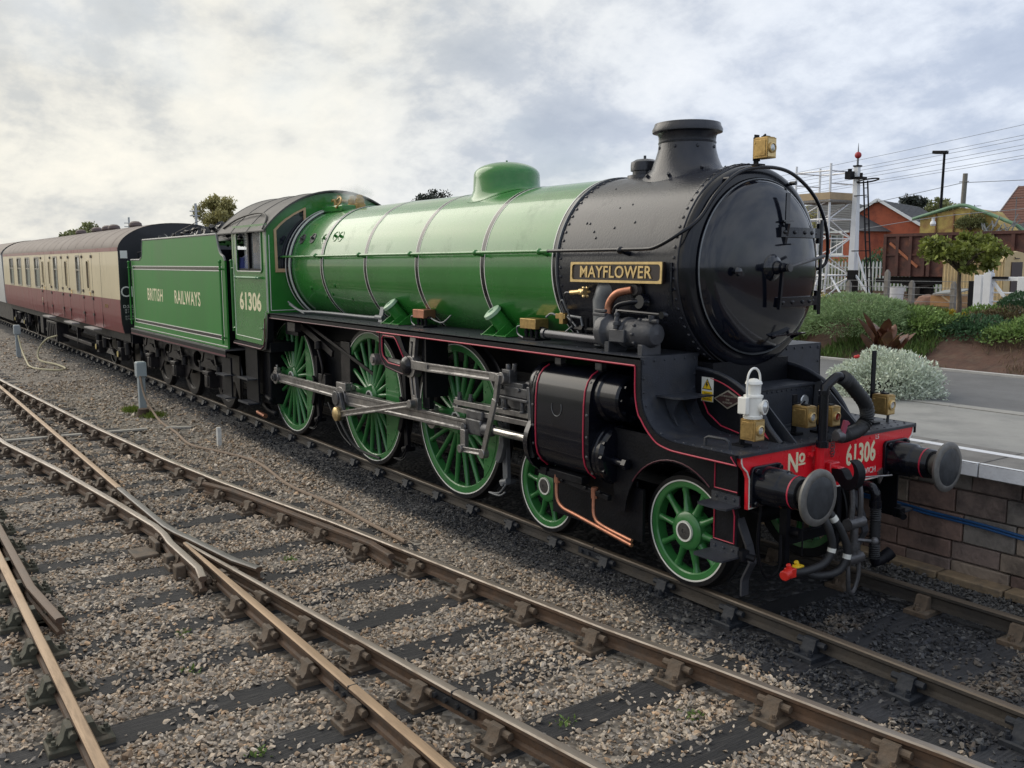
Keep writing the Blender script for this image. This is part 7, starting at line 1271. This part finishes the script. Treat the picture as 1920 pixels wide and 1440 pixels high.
# white gate
gt = thing('crossing_gate', 'white wooden crossing gate with diagonal braces and round-topped post', 'gate', (-5.2, 14.5, 1.6)); g = lambda mb, n_: mb.obj(n_, gwhite, gt, bevel=.008)
g(MB().box((-5.74, 14.5, 2.02), (.17, .17, .85)), 'gate_post'); g(MB().box((-5.50, 14.45, 2.04), (.17, .17, .9)), 'gate_post'); g(MB().sph((-5.50, 14.45, 2.52), .09, 12, 8), 'post_finial')
g(MB().box((-5.0, 14.5, 2.36), (1.0, .07, .09)), 'gate_rail'); g(MB().box((-5.0, 14.5, 1.85), (1.0, .04, .035)), 'gate_rail'); g(MB().box((-5.0, 14.5, 2.05), (1.0, .04, .035)), 'gate_rail'); g(MB().box((-5.0, 14.5, 1.62), (1.0, .07, .09)), 'gate_rail'); g(MB().bar((-5.42, 14.47, 2.30), (-5.0, 14.47, 1.78), .05, .07), 'gate_brace'); g(MB().bar((-4.6, 14.47, 2.30), (-5.0, 14.47, 1.78), .05, .07), 'gate_brace'); g(MB().box((-4.68, 14.45, 2.0), (.30, .17, .82)), 'gate_post'); MB().box((-5.3, 14.46, 2.385), (.45, .09, .05)).obj('gate_strap', frameblk, gt); MB().box((-5.95, 14.6, 1.95), (.14, .1, .7)).obj('dark_post', frameblk, gt)
# wooden crate bench and timber pile
cwood = M('orange_wood', (.36, .20, .085), .7, var=.2, vs=5, bump=.2, bs=20); cr8 = thing('wooden_crate', 'orange wooden crate with a sloping grey lid, by the fence', 'crate', (-7.7, 16.5, 1.45))
MB().box2((-8.08, 16.5, 1.58), (-7.35, 17.0, 1.88)).obj('crate_body', cwood, cr8, bevel=.01); MB().plate([(-7.98, 1.89), (-7.25, 1.95), (-7.25, 1.98), (-7.98, 1.92)], [], FY(16.42), (0, .6, .08)).obj('crate_lid', M('lid_grey', (.26, .27, .26), .6), cr8); MB().bar((-7.75, 16.48, 1.86), (-7.35, 16.48, 1.60), .03, .04).bar((-7.33, 16.48, 1.9), (-7.33, 16.48, 1.45), .05, .06, (1, 0, 0)).obj('crate_brace', ply, cr8)
random.seed(21)
for k in range(5): tag(MB().box((-8.45+random.uniform(-.25, .25)+.1*k, 17.1+.1*k, 1.50+.085*k), (.9, .16, .08), Matrix.Rotation(random.uniform(-.25, .25), 3, 'Z')).obj('timber', wgrey), ['lowest', 'second lowest', 'middle', 'second highest', 'topmost'][k]+' weathered timber in the pile left of the orange crate', 'timber', 'timbers piled by the crate')
tag(MB().lathe([(.0, 0), (.35, 0), (.33, .18), (.22, .36), (.05, .42), (0, .42)], (-8.45, 17.0, 1.45), (0, 0, 1), 9).obj('rubble_heap', M('rubble_pink', (.24, .14, .10), .9, var=.3, vs=8, bump=.8, bs=12)), 'brownish heap of rubble left of the orange crate', 'rubble')
for x in (-6.5, -9.5): tag(MB().box((x, 16.9, 1.47), (1.6, .25, .14)).obj('timber_baulk', wgrey), 'long weathered timber baulk %s' % ('right of the orange crate' if x > -8 else 'below the signal post'), 'timber')
# ================================================================ houses
brick = M('house_brick', (.40, .105, .055), .85, var=.12, vs=2, bump=.2, bs=30, dirt=(.22, .06, .04), ds=1.5); tile = M('roof_tile_grey', (.075, .078, .082), .75, var=.15, vs=2); tiler = M('roof_tile_brown', (.12, .055, .04), .8, var=.15, vs=2); upvc = M('window_white', (.75, .76, .78), .4, var=.04); hglass = M('house_glass', (.09, .11, .13), .1, coat=.5, var=.2)
def house(label, o, ang, L, Dp, zg, ze, zr, tilem, wins=(), hip=False):
    """local: u along the ridge, v depth; front wall at v=0 (facing -v), gable at u=0"""
    h = thing('house', label, 'house', (*o, zg)); Mx = Matrix.Translation((*o, 0)) @ Matrix.Rotation(ang, 4, 'Z'); B = lambda mb, n_, mt, **k: mb.obj(n_, mt, h, mat=Mx, **k)
    m = MB(); m.plate([(0, zg), (Dp, zg), (Dp, ze), (Dp/2, zr-.05), (0, ze)] if not hip else [(0, zg), (Dp, zg), (Dp, ze), (0, ze)], [], lambda a, b_: Vector((0, a, b_)), (.2, 0, 0)); m.box2((.2, 0, zg), (L, .2, ze)); m.box2((.2, Dp-.2, zg), (L, Dp, ze)); m.box2((L-.2, .2, zg), (L, Dp-.2, ze)); B(m, 'wall', brick)
    ov = .35; rows = 16; i0, i1 = (-ov, L+ov)
    for side in (0, 1):
        m = MB(); vs = []
        for r in range(rows+1):
            f = r/rows; z = ze-.12+(zr-ze+.12)*f; v = (-ov+(Dp/2+ov)*f) if side == 0 else (Dp+ov-(Dp/2+ov)*f); hx = (Dp/2*f if hip else 0)
            for dz_ in ((.0, .05) if r < rows else (0,)): vs += [(i0+hx, v, z+dz_+.02), (i1-hx, v, z+dz_+.02)]
        k = len(vs)//2; m.add(vs, [(2*i, 2*i+1, 2*i+3, 2*i+2) for i in range(k-1)]); B(m, 'roof_slope', tilem, smooth=0)
    if hip:
        m = MB(); m.add([(i0, -ov, ze-.1), (i0, Dp+ov, ze-.1), (i0+Dp/2, Dp/2, zr), (i1, -ov, ze-.1), (i1, Dp+ov, ze-.1), (i1-Dp/2, Dp/2, zr)], [(0, 1, 2), (3, 4, 5)]); B(m, 'hip_roof', tilem, smooth=0)
    else:
        for sgn in (0, 1): B(MB().bar((-ov, -ov if sgn == 0 else Dp+ov, ze-.12), (-ov, Dp/2, zr+.03), .06, .22), 'bargeboard', upvc)
    B(MB().box2((i0, -ov-.06, ze-.22), (i1, -ov, ze-.08)), 'gutter', upvc if hip else frameblk); B(MB().tube([(i0+.3, -.08, ze-.2), (i0+.3, -.08, zg)], .06, 6), 'downpipe', frameblk)
    for (u, z, w, hh) in wins:
        fr_ = MB().plate([(u, z), (u+w, z), (u+w, z+hh), (u, z+hh)], [[(u+.08, z+.08), (u+.08, z+hh-.08), (u+w-.08, z+hh-.08), (u+w-.08, z+.08)]], lambda a, b_: Vector((a, -.03, b_)), (0, .06, 0)); wo = B(fr_, 'window', upvc)
        MB().box2((u+.05, .0, z+.05), (u+w-.05, -.004, z+hh-.05)).obj('window_pane', hglass, wo, mat=Mx)
        n_ = max(1, round(w/.6)); mb = MB()
        for k in range(1, n_): mb.box2((u+w*k/n_-.03, -.02, z+.05), (u+w*k/n_+.03, -.006, z+hh-.05))
        mb.box2((u+.05, -.022, z+hh*.62), (u+w-.05, -.008, z+hh*.62+.05)); mb.obj('window_bar', upvc, wo, mat=Mx); MB().box2((u-.08, -.09, z-.10), (u+w+.08, -.001, z-.001)).obj('window_sill', upvc, wo, mat=Mx)
    return h
angv = -math.atan2(.35, 1)
house('low red brick house with dark tiled roof, seen behind the scaffold tower', (-55.3, 62.0), angv*.55, 15.2, 8, 1.2, 5.25, 7.75, tile, [(5.3, 3.2, 1.2, 1.55), (8.2, 3.0, 2.3, 1.75), (10.6, 3.2, 1.5, 1.5), (13.2, 3.3, 1.4, 1.6)], True)
house('red brick house with a tall plain gable, above the rusty wagon', (-37.1, 64.0), math.atan2(.952, -.307), 13, 6.8, 1.2, 5.55, 7.75, tile, [])
house('far brick house with brown tiled roof at the right edge of the picture', (-37.5, 76.0), R_(-5), 14, 8, 1.2, 5.6, 9.4, tiler, [(3.0, 2.5, 1.4, 1.5), (6.0, 2.5, 1.4, 1.5)])
house('brick house behind the cream hut, its window at the right edge', (-30.5, 58.5), R_(-12), 12, 7, 1.2, 4.2, 5.6, tile, [(3.2, 2.4, 1.3, 1.3), (6.0, 2.4, 1.3, 1.3)], True)
# street lamp, pole, aerials, overhead wires
lp = thing('street_lamp', 'tall dark street lamp rising behind the houses', 'lamp', (-20.4, 38, 1.4)); MB().cyl((-20.46, 38, 1.4), (-20.38, 38, 8.1), .085, .06, n=10).obj('lamp_post', frameblk, lp); MB().box((-20.60, 38, 8.10), (.72, .3, .16), Matrix.Rotation(.1, 3, 'Y')).obj('lamp_head', frameblk, lp, bevel=.03)
tp = thing('telegraph_pole', 'grey wooden telegraph pole behind the skip', 'pole', (-26, 50, 1.4)); MB().cyl((-26.05, 50, 1.4), (-25.9, 50, 8.1), .17, .14, n=12).obj('pole', wgrey, tp); MB().cyl((-26.2, 49.9, 7.6), (-25.6, 49.9, 7.6), .03, n=6).obj('cross_bar', dsteel, tp)
for x, y, z, lab in ((-32.8, 64, 7.0, 'thin television aerial left of the far house roof'), (-30.9, 66.5, 7.6, 'thin television aerial above the brown tiled roof')):
    a_ = thing('aerial', lab, 'aerial', (x, y, 5.2), 'television aerials'); m = MB(); m.cyl((x, y, 5.0), (x, y, z), .03, n=6); m.cyl((x-.5, y, z-.1), (x+.5, y, z-.1), .02, n=5)
    for k in range(5): m.cyl((x-.4+.2*k, y-.3, z-.1), (x-.4+.2*k, y+.3, z-.1), .014, n=5)
    m.obj('aerial_mast', grey, a_)
wire = M('wire_grey', (.22, .235, .26), .6)
for k, (z0, z1) in enumerate(((8.35, 10.9), (8.2, 10.15), (8.0, 9.95), (7.85, 9.55), (7.7, 9.3), (7.5, 8.9), (7.35, 8.75))):
    lab = ['topmost', 'second', 'third', 'fourth', 'fifth', 'sixth', 'lowest'][k]+' of the long overhead wires crossing the sky at right'
    tag(MB().tube([(-60+60*t, 45, z0-1.6+(z1-z0+2.9)*t-.5*math.sin(math.pi*t)) for t in np.linspace(0, 1, 14)], .012, 5).obj('overhead_wire', wire), lab, 'wire', 'overhead wires')
tag(MB().tube([(-42, 48, 5.9), (-34, 49, 6.2), (-26, 50, 7.55), (-15, 50, 7.25), (5, 50, 7.4)], .02, 5).obj('overhead_wire', wire), 'single telephone wire running to the telegraph pole', 'wire', 'overhead wires')
tag(MB().tube(spline([(-24, 24.2, 3.35), (-18, 23.7, 3.6), (-12.3, 23.6, 4.22), (-8, 23.5, 4.45), (0, 23.5, 5.2)], 6), .012, 5).obj('yard_cable', wire), 'black festoon cable carrying the bulb before the wagon', 'cable')
# ================================================================ distant trees and poles
def far_tree(label, c, r, n, size, mat, zg=0., group='distant trees'): tree('distant_tree', label, (c[0], c[1], zg), max(1., c[2]-zg-r[2]*.4), c, r, n, size, mat, .22, group=group, nb=30, clump=.33)
far_tree('pale yellow-green tree above the cab roof', (-65.6, 16.3, 6.2), (1.55, 1.6, 1.75), 7000, .20, Lp)
far_tree('dark green tree behind the carriage roof', (-93, 12.2, 4.6), (3.6, 2.6, 1.9), 6000, .34, Lo)
far_tree('small pale tree beside the carriage roof vents', (-90, 15.4, 4.9), (1.6, 1.3, 1.2), 2500, .3, Lp)
far_tree('thin dark tree showing above the boiler, left of the dome', (-47.2, 24.6, 6.7), (1.0, 1.3, .75), 1500, .17, Lgy)
far_tree('dark pointed conifer behind the red brick gable', (-51, 85, 8.4), (1.3, 1.6, 1.7), 3500, .32, Lgy)
far_tree('grey-green tree behind the street lamp', (-50.6, 90, 8.0), (2.0, 2.4, 1.5), 3500, .32, Lo)
far_tree('bare brownish tree behind the signal post', (-44.5, 58, 6.2), (2.6, 1.5, 1.6), 700, .2, Lp)
for x, y, z, lab in ((-56.3, 11.9, 6.6, 'slim grey pole with cross arms left of the pale tree'), (-80.1, 13.2, 6.7, 'far slim grey pole above the carriage roof')):
    pl_ = thing('pole', lab, 'pole', (x, y, 0), 'far slim poles'); MB().cyl((x, y, 0), (x, y, z), .10, .08, n=8).obj('mast', galv, pl_); m = MB(); m.cyl((x, y-.4, z-.5), (x, y+.25, z-.5), .04, n=6); m.cyl((x, y-.4, z-.8), (x, y+.25, z-.8), .04, n=6); m.obj('cross_arm', galv, pl_)
